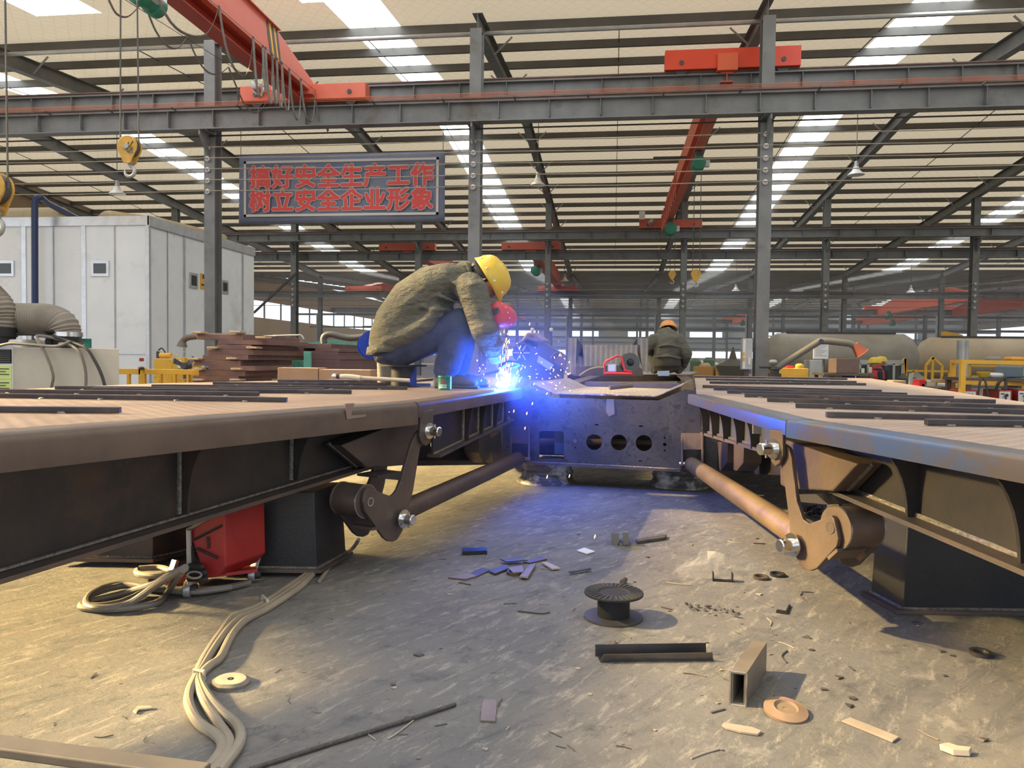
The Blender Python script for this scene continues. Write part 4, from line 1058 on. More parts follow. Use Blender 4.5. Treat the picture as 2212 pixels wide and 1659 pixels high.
# ------------------------------------------------------------------ rear frame of the trailer behind the beam
def rear_frame():
    y0, y1 = 6.6, 13.5
    t = thing('trailer_chassis', 'low steel trailer frame stretching away behind the cross beam', 'trailer', (0.3, 8, 0.4))
    for x in (-0.45, 0.75): MB().ibeam((x, y0, 0.50), (x + 0.35, y1, 0.50), 0.14, 0.32, 0.014).build('main_beam', SCALE_ST, t, 0)
    a, b = at_z(1222, 809, 0.665), at_z(1488, 809, 0.665)
    MB().prism([a, b, b + V((0.5, 3.2, 0)), a + V((0.2, 3.2, 0))], (0, 0, -0.012)).build('frame_deck', CHECK, t, 0)
    MB().bar(a + V((0, 0, -0.05)), b + V((0, 0, -0.05)), 0.1, 0.10).build('cross_rail', SCALE_ST, t, 0)
    for x, y in ((-0.4, 7.2), (0.85, 7.2), (-0.1, 13), (1.1, 13)): MB().span((x - 0.12, y - 0.12, 0), (x + 0.12, y + 0.12, 0.36)).build('support_block', DARK, t, 0)
rear_frame()
# raised chequered panel with folded ends
def panel():
    Y = 10.6; P = lambda px, py, dy=0.0: at_y(px, py, Y + dy)
    t = thing('chequered_panel', 'pale chequered plate panel with folded ends standing on the trailer frame', 'panel', P(1310, 808))
    MB().prism([P(1243, 792), P(1386, 788), P(1382, 745), P(1257, 745)], (0, 0.02, 0)).build('main_sheet', CHECK, t, 0)
    MB().prism([P(1224, 810), P(1243, 808), P(1246, 730), P(1227, 730)], (0, 0.25, 0)).build('folded_end', CHECK, t, 0)
    MB().prism([P(1243, 793), P(1246, 730), P(1258, 745), P(1262, 790)], (0, 0.012, 0)).build('folded_flap', DARK, t, 0)
    MB().prism([P(1376, 790), P(1377, 730), P(1400, 731), P(1400, 806)], (0, 0.2, 0)).build('folded_end', CHECK, t, 0)
    MB().prism([P(1366, 745), P(1377, 730), P(1377, 745)], (0, 0.03, 0)).build('folded_flap', DARK, t, 0)
    MB().prism([P(1238, 812), P(1390, 812), P(1386, 789), P(1240, 791)], (0, 0.05, 0)).build('lower_sheet', SCALE_ST, t, 0)
panel()
# ================================================================== PEOPLE
YW = 4.85
def W_(px, py, dy=0.0): return at_y(px, py, YW + dy)
SC = (W_(1000, 700) - W_(1001, 700)).length               # metres per pixel at the welder
def limb(mb, pts, rad, upv=(0, 1, 0), n=14): mb.loft(pts, rad, upv, n)
def hand(mb, wrist, palm_dir, palm_n, side, curl, s=1.0, length=0.17):
    # palm, four unequal fingers with bent knuckles, thumb from the side of the palm
    w = V(wrist); d = V(palm_dir).normalized(); n = V(palm_n).normalized(); sd = d.cross(n).normalized() * side
    mb.loft([w, w + d * 0.04 * s, w + d * 0.085 * s], [(0.017 * s, 0.024 * s), (0.016 * s, 0.036 * s), (0.013 * s, 0.039 * s)], n, 12)
    for k, L in enumerate((0.068, 0.078, 0.072, 0.055)):
        p = w + d * 0.085 * s + sd * (0.029 - 0.0195 * k) * s; dd = d.copy(); pts = [p - d * 0.02 * s, p]
        for j, fr in enumerate((0.45, 0.30, 0.25)):
            dd = (dd * math.cos(curl[j]) - n * math.sin(curl[j])).normalized()
            nn = (n * math.cos(curl[j]) + d * math.sin(curl[j])).normalized()
            p = p + dd * L * fr * s; pts.append(p)
            d2, n = dd, n
        mb.loft(pts, [(0.0085 * s, 0.0085 * s)] * 3 + [(0.0078 * s, 0.0078 * s), (0.0068 * s, 0.0068 * s)], n, 8)
    t0 = w + d * 0.028 * s + sd * 0.026 * s
    mb.loft([t0, t0 + (d * 0.5 + sd * 0.7 - n * 0.3).normalized() * 0.04 * s, t0 + (d * 0.5 + sd * 0.7 - n * 0.3).normalized() * 0.04 * s + (d * 0.8 - n * 0.5).normalized() * 0.034 * s], [(0.012 * s, 0.012 * s), (0.010 * s, 0.010 * s), (0.008 * s, 0.008 * s)], n, 8)

def helmet(parent, c, crown, face, R, m, name='safety_helmet'):
    # shell: flattened dome on an oval rim, with peak, ridge and rivets
    u = V(crown).normalized(); f = V(face).normalized(); s_ = u.cross(f).normalized(); f = s_.cross(u)
    rings = []
    n = 32
    def rim_r(a):  # oval: longer front to back, the peak at a = 0
        pk = max(0.0, math.cos(a)) ** 6 * 0.20
        return 1.0 + pk
    for k in range(9):
        h = k / 8.0; rad = math.cos(h * PI / 2) ** 0.55 if k < 8 else 0.02
        ring_ = []
        for i in range(n):
            a = 2 * PI * i / n; ext = rim_r(a) if k == 0 else 1.0
            fl = 1.06 if k == 0 else 1.0
            drop = -0.10 * max(0, math.cos(a)) ** 3 * R if k == 0 else 0
            ring_.append(c + f * (R * 1.06 * rad * fl * ext * math.cos(a)) + s_ * (R * 0.90 * rad * fl * math.sin(a)) + u * (R * 0.98 * math.sin(h * PI / 2) + drop + 0.0))
        rings.append(ring_)
    sh = MB().loops(rings, False); sh.f.append(tuple(8 * n + i for i in range(n)))
    h = sh.build(name, m, parent, 60); so = h.modifiers.new('t', 'SOLIDIFY'); so.thickness = 0.004; so.offset = -1
    pts = [c + f * (R * 1.075 * math.cos(a)) + u * (R * 0.995 * math.sin(a)) for a in [PI * (0.12 + 0.76 * k / 12) for k in range(13)]]
    MB().tube(pts, 0.007, 6).build('helmet_ridge', m, h)
    for a, hh in ((0.5, 0.16), (1.25, 0.14), (1.9, 0.14), (2.6, 0.16), (-0.5, 0.16), (-1.25, 0.14), (-1.9, 0.14), (-2.6, 0.16)):
        rad = math.cos(hh * PI / 2) ** 0.55
        p = c + f * (R * 1.06 * rad * math.cos(a)) + s_ * (R * 0.90 * rad * math.sin(a)) + u * (R * math.sin(hh * PI / 2))
        MB().ball(p, 0.0085, 8).build('rivet', WHITEP, h)
    return h

def welder():
    base = W_(940, 800); t = thing('person', 'person in khaki jacket and yellow helmet crouching on a spool, welding with a red mask', 'person', (base.x, base.y, ZD))
    g = SC
    # ---- body: one continuous skin (torso, limbs, neck, head, hands)
    b = MB()
    tor = [W_(850, 757), W_(866, 706), W_(902, 655), W_(945, 622), W_(985, 604), W_(1012, 594)]
    b.loft(tor, [(0.10, 0.16), (0.12, 0.165), (0.13, 0.17), (0.12, 0.19), (0.085, 0.18), (0.06, 0.075)], (0, 0, 1), 16)
    hc = W_(1047, 606); crown = (rt * 0.855 + V((0, 0, 1)) * 0.52).normalized(); face = (rt * 0.52 - V((0, 0, 1)) * 0.855).normalized()
    side = crown.cross(face).normalized()
    b.loft([W_(1005, 592), W_(1030, 600), hc], [(0.058, 0.058), (0.056, 0.055), (0.06, 0.06)], (0, 1, 0), 14)
    # head: skull and jaw
    b.loft([hc - face * 0.085 + crown * 0.02, hc - face * 0.05, hc, hc + face * 0.05, hc + face * 0.082], [(0.062, 0.055), (0.086, 0.073), (0.092, 0.078), (0.085, 0.068), (0.06, 0.05)], crown, 16)
    b.loft([hc - crown * 0.02 + face * 0.03, hc - crown * 0.09 + face * 0.055, hc - crown * 0.125 + face * 0.068], [(0.062, 0.062), (0.05, 0.052), (0.032, 0.036)], face, 14)
    b.loft([hc + face * 0.085 + crown * 0.0, hc + face * 0.105 - crown * 0.035, hc + face * 0.115 - crown * 0.052], [(0.008, 0.010), (0.012, 0.013), (0.012, 0.017)], crown, 8)  # nose
    b.loft([hc + face * 0.092 - crown * 0.085 - side * 0.022, hc + face * 0.098 - crown * 0.085, hc + face * 0.092 - crown * 0.085 + side * 0.022], [(0.006, 0.007), (0.008, 0.008), (0.006, 0.007)], crown, 8)  # lips
    for sg in (-1, 1):  # ears
        e = hc + side * sg * 0.076 - crown * 0.035 - face * 0.005
        b.loft([e - crown * 0.030, e, e + crown * 0.024], [(0.008, 0.012), (0.009, 0.019), (0.008, 0.016)], side, 8)
    # arms
    sh1, el1, wr1 = W_(1022, 630, -0.17), W_(1046, 716, -0.20), W_(1074, 776, -0.08)
    sh2, el2, wr2 = W_(1005, 622, 0.20), W_(1050, 690, 0.22), W_(1076, 694, 0.10)
    for a in ((sh1, el1, wr1), (sh2, el2, wr2)):
        b.loft([a[0], a[0].lerp(a[1], 0.5), a[1], a[1].lerp(a[2], 0.5), a[2]], [(0.055, 0.055), (0.048, 0.048), (0.042, 0.042), (0.038, 0.038), (0.027, 0.03)], (0, 1, 0), 12)
    hand(b, wr1, (W_(1082, 800, -0.02) - wr1), (rt * -0.6 + V((0, 0, 0.3)) - fw * 0.6), 1, (0.5, 0.7, 0.6))
    hand(b, wr2, (rt + V((0, 0, 0.15))), (fw * 0.8 + V((0, 0, 0.4))), 1, (0.9, 0.9, 0.7))
    # legs
    hp1, kn1, an1 = W_(862, 760, -0.09), W_(1000, 690, -0.12), W_(962, 806, -0.12)
    hp2, kn2, an2 = W_(862, 760, 0.10), W_(1008, 700, 0.14), W_(985, 806, 0.13)
    for a in ((hp1, kn1, an1), (hp2, kn2, an2)):
        b.loft([a[0], a[0].lerp(a[1], 0.5), a[1]], [(0.085, 0.09), (0.075, 0.08), (0.055, 0.058)], (0, 0, 1), 14)
        b.loft([a[1], a[1].lerp(a[2], 0.4), a[2]], [(0.054, 0.056), (0.052, 0.054), (0.034, 0.036)], (1, 0, 0), 14)
        b.loft([a[2] - rt * 0.03 + V((0, 0, -0.02)), a[2] + rt * 0.07 + V((0, 0, -0.035)), a[2] + rt * 0.13 + V((0, 0, -0.042))], [(0.028, 0.034), (0.025, 0.04), (0.016, 0.035)], (0, 0, 1), 10)
    body = link_mesh('body', fuse(b, 0.0085, 4), SKIN, t, 180)
    for sg in (-1, 1):
        e = hc + face * 0.083 - crown * 0.012 + side * sg * 0.032
        MB().ball(e, 0.011, 10).build('eye', WHITEP, body)
        MB().loft([e + face * 0.006 + crown * 0.018 - side * 0.016, e + face * 0.009 + crown * 0.02, e + face * 0.004 + crown * 0.018 + side * 0.016], [(0.003, 0.003)] * 3, crown, 6).build('eyebrow', HAIR, body)
    # ---- hair below the helmet rim
    hb = MB(); hb.loft([hc - face * 0.098 + crown * 0.0, hc - face * 0.06 - crown * 0.0, hc - face * 0.0 + crown * 0.02], [(0.06, 0.058), (0.09, 0.080), (0.085, 0.083)], crown, 16)
    for k in range(26):
        a = random.uniform(-1.2, 1.2); p = hc - face * (0.085 + 0.01 * random.random()) + side * 0.06 * math.sin(a) - crown * random.uniform(-0.03, 0.05)
        hb.tube([p, p - face * 0.02 - crown * 0.02, p - face * 0.022 - crown * random.uniform(0.035, 0.06)], [0.008, 0.006, 0.002], 5)
    hb.build('hair', HAIR, t)
    helmet(t, hc + crown * 0.018, crown, face, 0.139, HELM)
    MB().tube([hc + side * -0.079 + crown * 0.01, hc + side * -0.081 - crown * 0.03, hc + side * -0.06 - crown * 0.10 + face * 0.05, hc - crown * 0.137 + face * 0.07, hc + side * 0.06 - crown * 0.10 + face * 0.05], 0.004, 6).build('chin_strap', WHITEP, t)
    MB().loft([hc - face * 0.085 - side * 0.055, hc - face * 0.118, hc - face * 0.085 + side * 0.055], [(0.02, 0.006)] * 3, crown, 8).build('helmet_cradle', GL, t)
    # ---- jacket
    j = MB()
    j.loft([W_(848, 752), W_(852, 734), W_(866, 702), W_(900, 656), W_(942, 622), W_(982, 603), W_(1006, 594)],
           [(0.150, 0.215), (0.158, 0.225), (0.172, 0.225), (0.178, 0.225), (0.155, 0.230), (0.112, 0.205), (0.072, 0.095)], (0, 0, 1), 24)
    j.loft([W_(850, 742), W_(898, 724), W_(938, 700), W_(958, 668)], [(0.10, 0.235), (0.098, 0.245), (0.095, 0.24), (0.075, 0.22)], (0, 0, 1), 20)
    j.loft([W_(1000, 592), W_(1016, 590)], [(0.078, 0.085), (0.072, 0.078)], (0, 1, 0), 16)
    for a, sg in (((sh1, el1, wr1), -1), ((sh2, el2, wr2), 1)):
        s0 = a[0] + V((-0.04, 0.05 * -sg, 0.035)); up2 = a[0].lerp(a[1], 0.5); fo = a[1].lerp(a[2], 0.5)
        j.loft([s0, a[0], up2, a[1] + V((0, 0, -0.005))], [(0.10, 0.10), (0.098, 0.098), (0.088, 0.088), (0.080, 0.080)], (0, 1, 0), 16)
        j.loft([a[1], fo, a[2].lerp(a[1], 0.06)], [(0.080, 0.080), (0.072, 0.072), (0.056, 0.056)], (0, 1, 0), 16)
        d = (a[1] - a[0]).normalized()                      # soft rolls of cloth across the sleeve and elbow
        for q, r in ((a[1] - d * 0.03, 0.083), (a[1] + d * 0.0, 0.086), (fo, 0.076), (a[2].lerp(a[1], 0.2), 0.064)):
            j.loft([q - d * 0.012 + V((0.01, 0, 0.008)), q + d * 0.012], [(r, r), (r, r)], (0, 1, 0), 14)
    # gathered folds from armpit to waist on the near flank
    def fold(pts, r, yo=-0.222):
        r *= 0.72
        j.loft([W_(px, py, yo + k) for px, py, k in pts], [(r * 0.6, r * 0.6)] + [(r, r)] * (len(pts) - 2) + [(r * 0.5, r * 0.5)], (0, 1, 0), 10)
    fold([(880, 700, 0.05), (905, 702, 0.0), (925, 690, 0.0), (960, 680, 0.05)], 0.020); fold([(900, 660, 0.02), (940, 668, 0.0), (975, 668, 0.05)], 0.020)
    fold([(915, 628, 0.05), (955, 640, 0.02), (990, 655, 0.04)], 0.020); fold([(945, 598, 0.06), (985, 612, 0.02), (1015, 634, 0.03)], 0.020)
    jk = link_mesh('jacket', fuse(j, 0.010, 3, 0.5), JACKET, t, 180)
    hem = MB(); c0, c1 = W_(846, 762), W_(850, 746)
    hem.loops([hem.ring(c0, (W_(905, 757) - W_(800, 766)).normalized(), V((0, 1, 0)), 0.158, 0.222, 28), hem.ring(c1, (W_(905, 740) - W_(800, 750)).normalized(), V((0, 1, 0)), 0.163, 0.228, 28)])
    hem.build('jacket_hem', JACKET, jk, 180)
    MB().loft([W_(1008, 572, 0), W_(1016, 588, 0), W_(1020, 606, 0)], [(0.018, 0.075), (0.022, 0.09), (0.018, 0.075)], rt, 14).build('collar', JACKET, jk, 180)
    # ---- trousers
    tr = MB()
    tr.loft([W_(846, 745), W_(852, 768), W_(858, 776)], [(0.135, 0.20), (0.12, 0.205), (0.07, 0.19)], (1, 0, 0), 18)
    for a in ((hp1, kn1, an1), (hp2, kn2, an2)):
        tr.loft([a[0] + V((-0.03, 0, 0)), a[0].lerp(a[1], 0.5), a[1]], [(0.115, 0.108), (0.105, 0.098), (0.080, 0.078)], (0, 0, 1), 16)
        q = a[1].lerp(a[2], 0.5)
        tr.loft([a[1], q, a[2] + V((0, 0, 0.005))], [(0.080, 0.080), (0.085, 0.082), (0.072, 0.068)], (1, 0, 0), 16)
        d = (a[2] - a[1]).normalized()
        for u, r in ((0.62, 0.086), (0.74, 0.084), (0.86, 0.086), (0.97, 0.078)):
            p = a[1].lerp(a[2], u); tr.loft([p - d * 0.012 + V((0, 0, 0.012)), p + d * 0.012], [(r, r * 0.95)] * 2, (1, 0, 0), 14)
    tj = link_mesh('trousers', fuse(tr, 0.010, 4, 0.5), DENIM, t, 180)
    for a in (an1, an2):
        s_ = MB(); z0 = ZD
        s_.loft([V((a.x - 0.055, a.y, z0 + 0.042)), V((a.x + 0.02, a.y, z0 + 0.05)), V((a.x + 0.11, a.y, z0 + 0.043)), V((a.x + 0.19, a.y, z0 + 0.034))], [(0.036, 0.034), (0.045, 0.042), (0.040, 0.047), (0.026, 0.04)], (0, 0, 1), 14)
        sh = s_.build('shoe', SHOE, t)
        MB().loft([V((a.x - 0.06, a.y, z0 + 0.011)), V((a.x + 0.1, a.y, z0 + 0.011)), V((a.x + 0.21, a.y, z0 + 0.011))], [(0.011, 0.04), (0.011, 0.05), (0.011, 0.038)], (0, 0, 1), 12).build('sole', CABLED, sh)
    return wr1, wr2, hc
WR1, WR2, HEADC = welder()

# hand held welding mask: curved red fibre shell with a rounded nose, rivets and a dark window
def mask():
    c = W_(1082, 686, -0.08); t = thing('welding_mask', 'red fibre welding mask held up in front of the crouching welder', 'mask', c)
    ax = (W_(1117, 676) - W_(1066, 690)).normalized(); upm = (V((0, 0, 1)) - ax * ax.z).normalized(); sd = ax.cross(upm)
    # outline in profile: flat back edge at the face, rounded nose; open at the back
    prof = [((1066, 656), (1071, 716)), ((1078, 651), (1086, 711)), ((1090, 655), (1098, 708)), ((1102, 662), (1107, 704)), ((1111, 671), (1112, 698)), ((1116.5, 681), (1116.5, 689))]
    wd = [0.115, 0.115, 0.110, 0.092, 0.062, 0.018]; rings = []
    for (a, b_), w in zip(prof, wd):
        A, B = W_(a[0], a[1], -0.08), W_(b_[0], b_[1], -0.08); m = (A + B) / 2; h = (A - B) / 2; ring_ = []
        for i in range(20):
            an = 2 * PI * i / 20; ca, sa = math.cos(an), math.sin(an)
            e = 0.55
            ring_.append(m + h * (abs(sa) ** e * (1 if sa > 0 else -1)) + V((0, 1, 0)) * w * (abs(ca) ** e * (1 if ca > 0 else -1)))
        rings.append(ring_)
    sh = MB().loops(rings, False); b = len(sh.v); sh.f.append(tuple(5 * 20 + i for i in range(20)))
    s = sh.build('mask_shell', MASK, t, 50); so = s.modifiers.new('t', 'SOLIDIFY'); so.thickness = 0.003; so.offset = -1
    for px, py in ((1085, 656), (1092, 664), (1097, 675), (1101, 687), (1105, 701)):
        p = W_(px, py, -0.08 - 0.104); MB().ball(p + V((0, 0.0, 0)), 0.004, 8).build('rivet', WHITEP, t)
    wnd = MB(); wnd.prism([W_(1060, 668, -0.205), W_(1075, 664, -0.205), W_(1079, 674, -0.205), W_(1062, 682, -0.205)], (0, 0.02, 0)); wnd.build('window_holder', BLACK, t, 0)
    MB().ball(W_(1076, 674, -0.208), 0.004, 8).build('screw', CHROME, t)
    MB().cyl(WR2 + rt * 0.03 - V((0, 0, 0.03)), W_(1086, 690, 0.02), 0.012, 8).build('grip', BLACK, t)
mask()

# spool the welder sits on, tin beside it, cable, holder with electrode
def sit_spool():
    a = W_(872, 826); a.z = ZD
    t = thing('wire_spool', 'black wire spool used as the seat of the welder', 'spool', a)
    top = W_(872, 787).z - ZD
    MB().lathe(a, (0, 0, 1), [(0, 0.11), (0, 0.11), (0.006, 0.11), (0.008, 0.083), (top - 0.01, 0.083)], 28).build('drum', PLASTIC, t)
    MB().lathe(a + V((0, 0, top - 0.012)), (0, 0, 1), [(0, 0.03), (0, 0.150), (0.010, 0.150), (0.010, 0.03)], 32).build('flange', PLASTIC, t)
sit_spool()
def tin(p, r, h, label, lines=('防锈漆', '酚醛树脂')):
    t = thing('paint_tin', label, 'tin', p); p = V(p)
    MB().lathe(p, (0, 0, 1), [(0, r), (0.004, r * 1.03), (0.008, r), (h - 0.008, r), (h - 0.004, r * 1.03), (h, r), (h, r * 0.86), (h - 0.006, r * 0.84), (h - 0.006, 0.001)], 28).build('can', TIN, t)
    n = 14; v = []; f = []
    for z0, z1, m, nm, w in ((0.52, 0.76, REDP, 'label_mark', 0.8), (0.14, 0.40, PAPER, 'label_text', 1.0)):
        mb = MB()
        for k in range(5 if m is REDP else 9):
            a0 = -PI / 2 - w / 2 + w * k / (5 if m is REDP else 9); a1 = a0 + w / (5 if m is REDP else 9) * 0.62
            for zz in ((0.0, 0.42), (0.58, 1.0)):
                za, zb = z0 + (z1 - z0) * zz[0], z0 + (z1 - z0) * zz[1]
                mb.add([p + V((r * 1.012 * math.cos(a), r * 1.012 * math.sin(a), h * z)) for a, z in ((a0, za), (a1, za), (a1, zb), (a0, zb))], [(0, 1, 2, 3)])
        mb.build(nm, m, t, 0)
a = W_(961, 829, -0.35); a.z = ZD
tin(a, 0.042, 0.083, 'small dark green tin standing by the shoes of the welder')
ARC = at_z(1085, 841, ZD) + V((0, 0, 0.03))
def torch():
    t = thing('electrode_holder', 'electrode holder gripped by the welder with a thin rod reaching the arc', 'tool', WR1)
    h0 = WR1 + V((0.015, -0.005, -0.055)); h1 = h0 + V((0.06, -0.01, 0.04))
    MB().tube([h1, h0.lerp(h1, 0.4), h0], [0.012, 0.015, 0.013], 10).build('handle', BLACK, t)
    MB().tube([h0, ARC + V((0, 0, 0.012))], 0.003, 6).build('electrode', GL, t)
    MB().tube(smooth_path([h1, h1 + V((0.06, 0.02, -0.02)), W_(1030, 812, 0.3), W_(960, 818, 0.35), W_(905, 822, 0.35), W_(850, 826, 0.4)], 6), 0.010, 8).build('welding_cable', CABLED, t)
torch()
tag(MB().ball(ARC, 0.03, 12, (1.4, 1, 0.7)).build('welding_arc', emit('arc_light', (0.30, 0.75, 1.0), 110), None), 'blinding blue white welding arc at the end of the ramp', 'arc')
pl_ = bpy.data.lights.new('arc_glow', 'POINT'); pl_.energy = 62; pl_.color = (0.008, 0.10, 1.0); pl_.shadow_soft_size = 0.02
po = bpy.data.objects.new('arc_glow', pl_); COL.objects.link(po); po.location = ARC + V((0.05, 0.04, 0.02))

# sparks flying up from the arc: nobody could count them
sp = MB()
for k in range(210):
    if k < 120:
        px = 1083 + random.gauss(0, 9) + (k % 40) * random.uniform(0.0, 0.75); py = 822 - abs(random.gauss(0, 48)) ; L = random.uniform(0.012, 0.035); d = V(((px - 1083) * 0.012, random.uniform(-0.1, 0.1), 1)).normalized()
    else:
        px = 1083 + random.uniform(-55, 150); py = 838 - abs(random.gauss(0, 45)) + random.uniform(-10, 60) * (1 if k % 3 == 0 else 0.1); L = random.uniform(0.006, 0.02); d = V((random.uniform(-1, 1), random.uniform(-0.3, 0.3), random.uniform(-1, 1))).normalized()
    c = at_y(px, py, YW + random.uniform(-0.25, 0.25)); r = random.uniform(0.0010, 0.0026)
    if k < 120: r *= 0.75
    x = d.orthogonal().normalized(); y = d.cross(x)
    sp.add([c - d * L / 2, c + x * r, c + y * r, c - x * r, c - y * r, c + d * L / 2], [(0, 2, 1), (0, 3, 2), (0, 4, 3), (0, 1, 4), (5, 1, 2), (5, 2, 3), (5, 3, 4), (5, 4, 1)])
for px, py, dd in ((1182, 1030, 2.0), (1230, 1028, 1.5), (1285, 1159, 2.4), (1180, 1196, 2.2), (1138, 893, 0.5), (1110, 888, 0.4), (1144, 700, 0.0), (1150, 872, 0.3), (1134, 925, 0.4)):
    c = at_y(px, py, YW - dd * 0.6); d = V((0.2, 0, 1)).normalized(); x = d.orthogonal().normalized(); y = d.cross(x); L, r = 0.02, 0.003
    sp.add([c - d * L / 2, c + x * r, c + y * r, c - x * r, c - y * r, c + d * L / 2], [(0, 2, 1), (0, 3, 2), (0, 4, 3), (0, 1, 4), (5, 1, 2), (5, 2, 3), (5, 3, 4), (5, 4, 1)])
tag(sp.build('welding_sparks', emit('spark_glow', (1.0, 0.52, 0.16), 14), None, 0), 'orange sparks spraying up from the welding arc', 'sparks', None, 'stuff')

# ---- second worker, crouching with the back to the viewer
def second():
    Y = 11.6; P = lambda px, py, dy=0.0: at_y(px, py, Y + dy)
    zb = P(1440, 806).z
    t = thing('person', 'person in khaki jacket seen from behind, crouching with bowed head on the trailer frame', 'person', (P(1440, 806).x, Y, zb))
    b = MB(); X = V((1, 0, 0))
    b.loft([P(1440, 788), P(1440, 760), P(1438, 735, 0.05), P(1441, 718, 0.15)], [(0.11, 0.15), (0.12, 0.15), (0.11, 0.17), (0.08, 0.09)], (0, 1, 0), 14)
    b.loft([P(1441, 722, 0.15), P(1443, 712, 0.3)], [(0.055, 0.055), (0.05, 0.05)], X, 10); hc = P(1443, 716, 0.42)
    b.ball(hc, 0.095, 16, (0.85, 1.05, 1.0)); b.ball(hc + V((0, 0.085, -0.05)), 0.02, 8)
    for s in (-1, 1): b.ball(hc + V((0.08 * s, 0.0, -0.02)), 0.022, 8, (0.5, 1, 1.3))
    def arm(pts, r): b.loft(pts, [(q, q) for q in r], (0, 1, 0), 10)
    L = [P(1414, 732, 0.0), P(1391, 755, -0.02), P(1412, 762, 0.25)]; R = [P(1465, 731, 0.0), P(1484, 764, -0.05), P(1476, 790, 0.2)]
    arm(L, (0.05, 0.045, 0.03)); arm(R, (0.05, 0.045, 0.03))
    hand(b, L[2], (0.2, 1, 0), (0, 0, 1), 1, (0.4, 0.5, 0.4)); hand(b, R[2], (-0.1, 1, -0.4), (0, 0.4, 1), -1, (0.4, 0.5, 0.4))
    legs = []
    for s in (-1, 1):
        hip, kn, an = P(1440 + 14 * s, 790), P(1440 + 30 * s, 764, 0.4), P(1440 + 26 * s, 800, 0.12); legs.append((hip, kn, an))
        b.loft([hip, kn], [(0.08, 0.08), (0.055, 0.055)], (0, 0, 1), 10); b.loft([kn, an], [(0.055, 0.055), (0.035, 0.035)], (0, 1, 0), 10)
        b.loft([an, an + V((0, 0.12, -0.03))], [(0.03, 0.035), (0.02, 0.035)], (0, 0, 1), 8)
    link_mesh('body', fuse(b, 0.012, 3), SKIN, t, 180)
    MB().ball(hc + V((0, -0.01, 0.005)), 0.101, 16, (0.9, 1.0, 0.95)).build('hair', HAIR, t)
    helmet(t, hc + V((0, 0.0, 0.02)), (0, 0.45, 0.9), (0, 0.9, -0.45), 0.145, mat('orange_helmet', (0.70, 0.30, 0.08), rough=0.4))
    j = MB()
    j.loft([P(1440, 776), P(1440, 758), P(1439, 738, 0.04), P(1441, 722, 0.12), P(1442, 716, 0.2)], [(0.15, 0.20), (0.155, 0.19), (0.15, 0.20), (0.12, 0.17), (0.07, 0.09)], (0, 1, 0), 20)
    for A in (L, R):
        j.loft([A[0], A[0].lerp(A[1], 0.5), A[1]], [(0.092, 0.092), (0.086, 0.086), (0.082, 0.082)], (0, 1, 0), 14); j.loft([A[1], A[2]], [(0.080, 0.080), (0.06, 0.06)], (0, 1, 0), 14)
    for k in (0, 3):
        z = P(1440, 772 - 8 * k).z; j.loft([V((P(1412, 770).x + 0.02 * k, Y - 0.15, z)), V((P(1440, 770).x, Y - 0.18, z + 0.02)), V((P(1468, 770).x, Y - 0.14, z - 0.01))], [(0.02, 0.02)] * 3, (0, 0, 1), 8)
    link_mesh('jacket', fuse(j, 0.014, 3), JACKET, t, 180)
    tr = MB(); tr.loft([P(1440, 770), P(1440, 790), P(1440, 797)], [(0.17, 0.215), (0.17, 0.215), (0.10, 0.16)], (0, 1, 0), 18)
    for hip, kn, an in legs: tr.loft([hip, kn], [(0.11, 0.11), (0.08, 0.08)], (0, 0, 1), 12); tr.loft([kn, an], [(0.08, 0.08), (0.07, 0.065)], (0, 1, 0), 12)
    link_mesh('trousers', fuse(tr, 0.014, 3), mat('dark_olive_cloth', (0.045, 0.042, 0.036), (0.065, 0.06, 0.05), 9, 0.85), t, 180)
    for hip, kn, an in legs: MB().loft([an + V((0, -0.07, -0.02)), an + V((0, 0.02, -0.015)), an + V((0, 0.16, -0.025))], [(0.032, 0.032), (0.04, 0.042), (0.028, 0.042)], (0, 0, 1), 12).build('shoe', SHOE, t)
second()

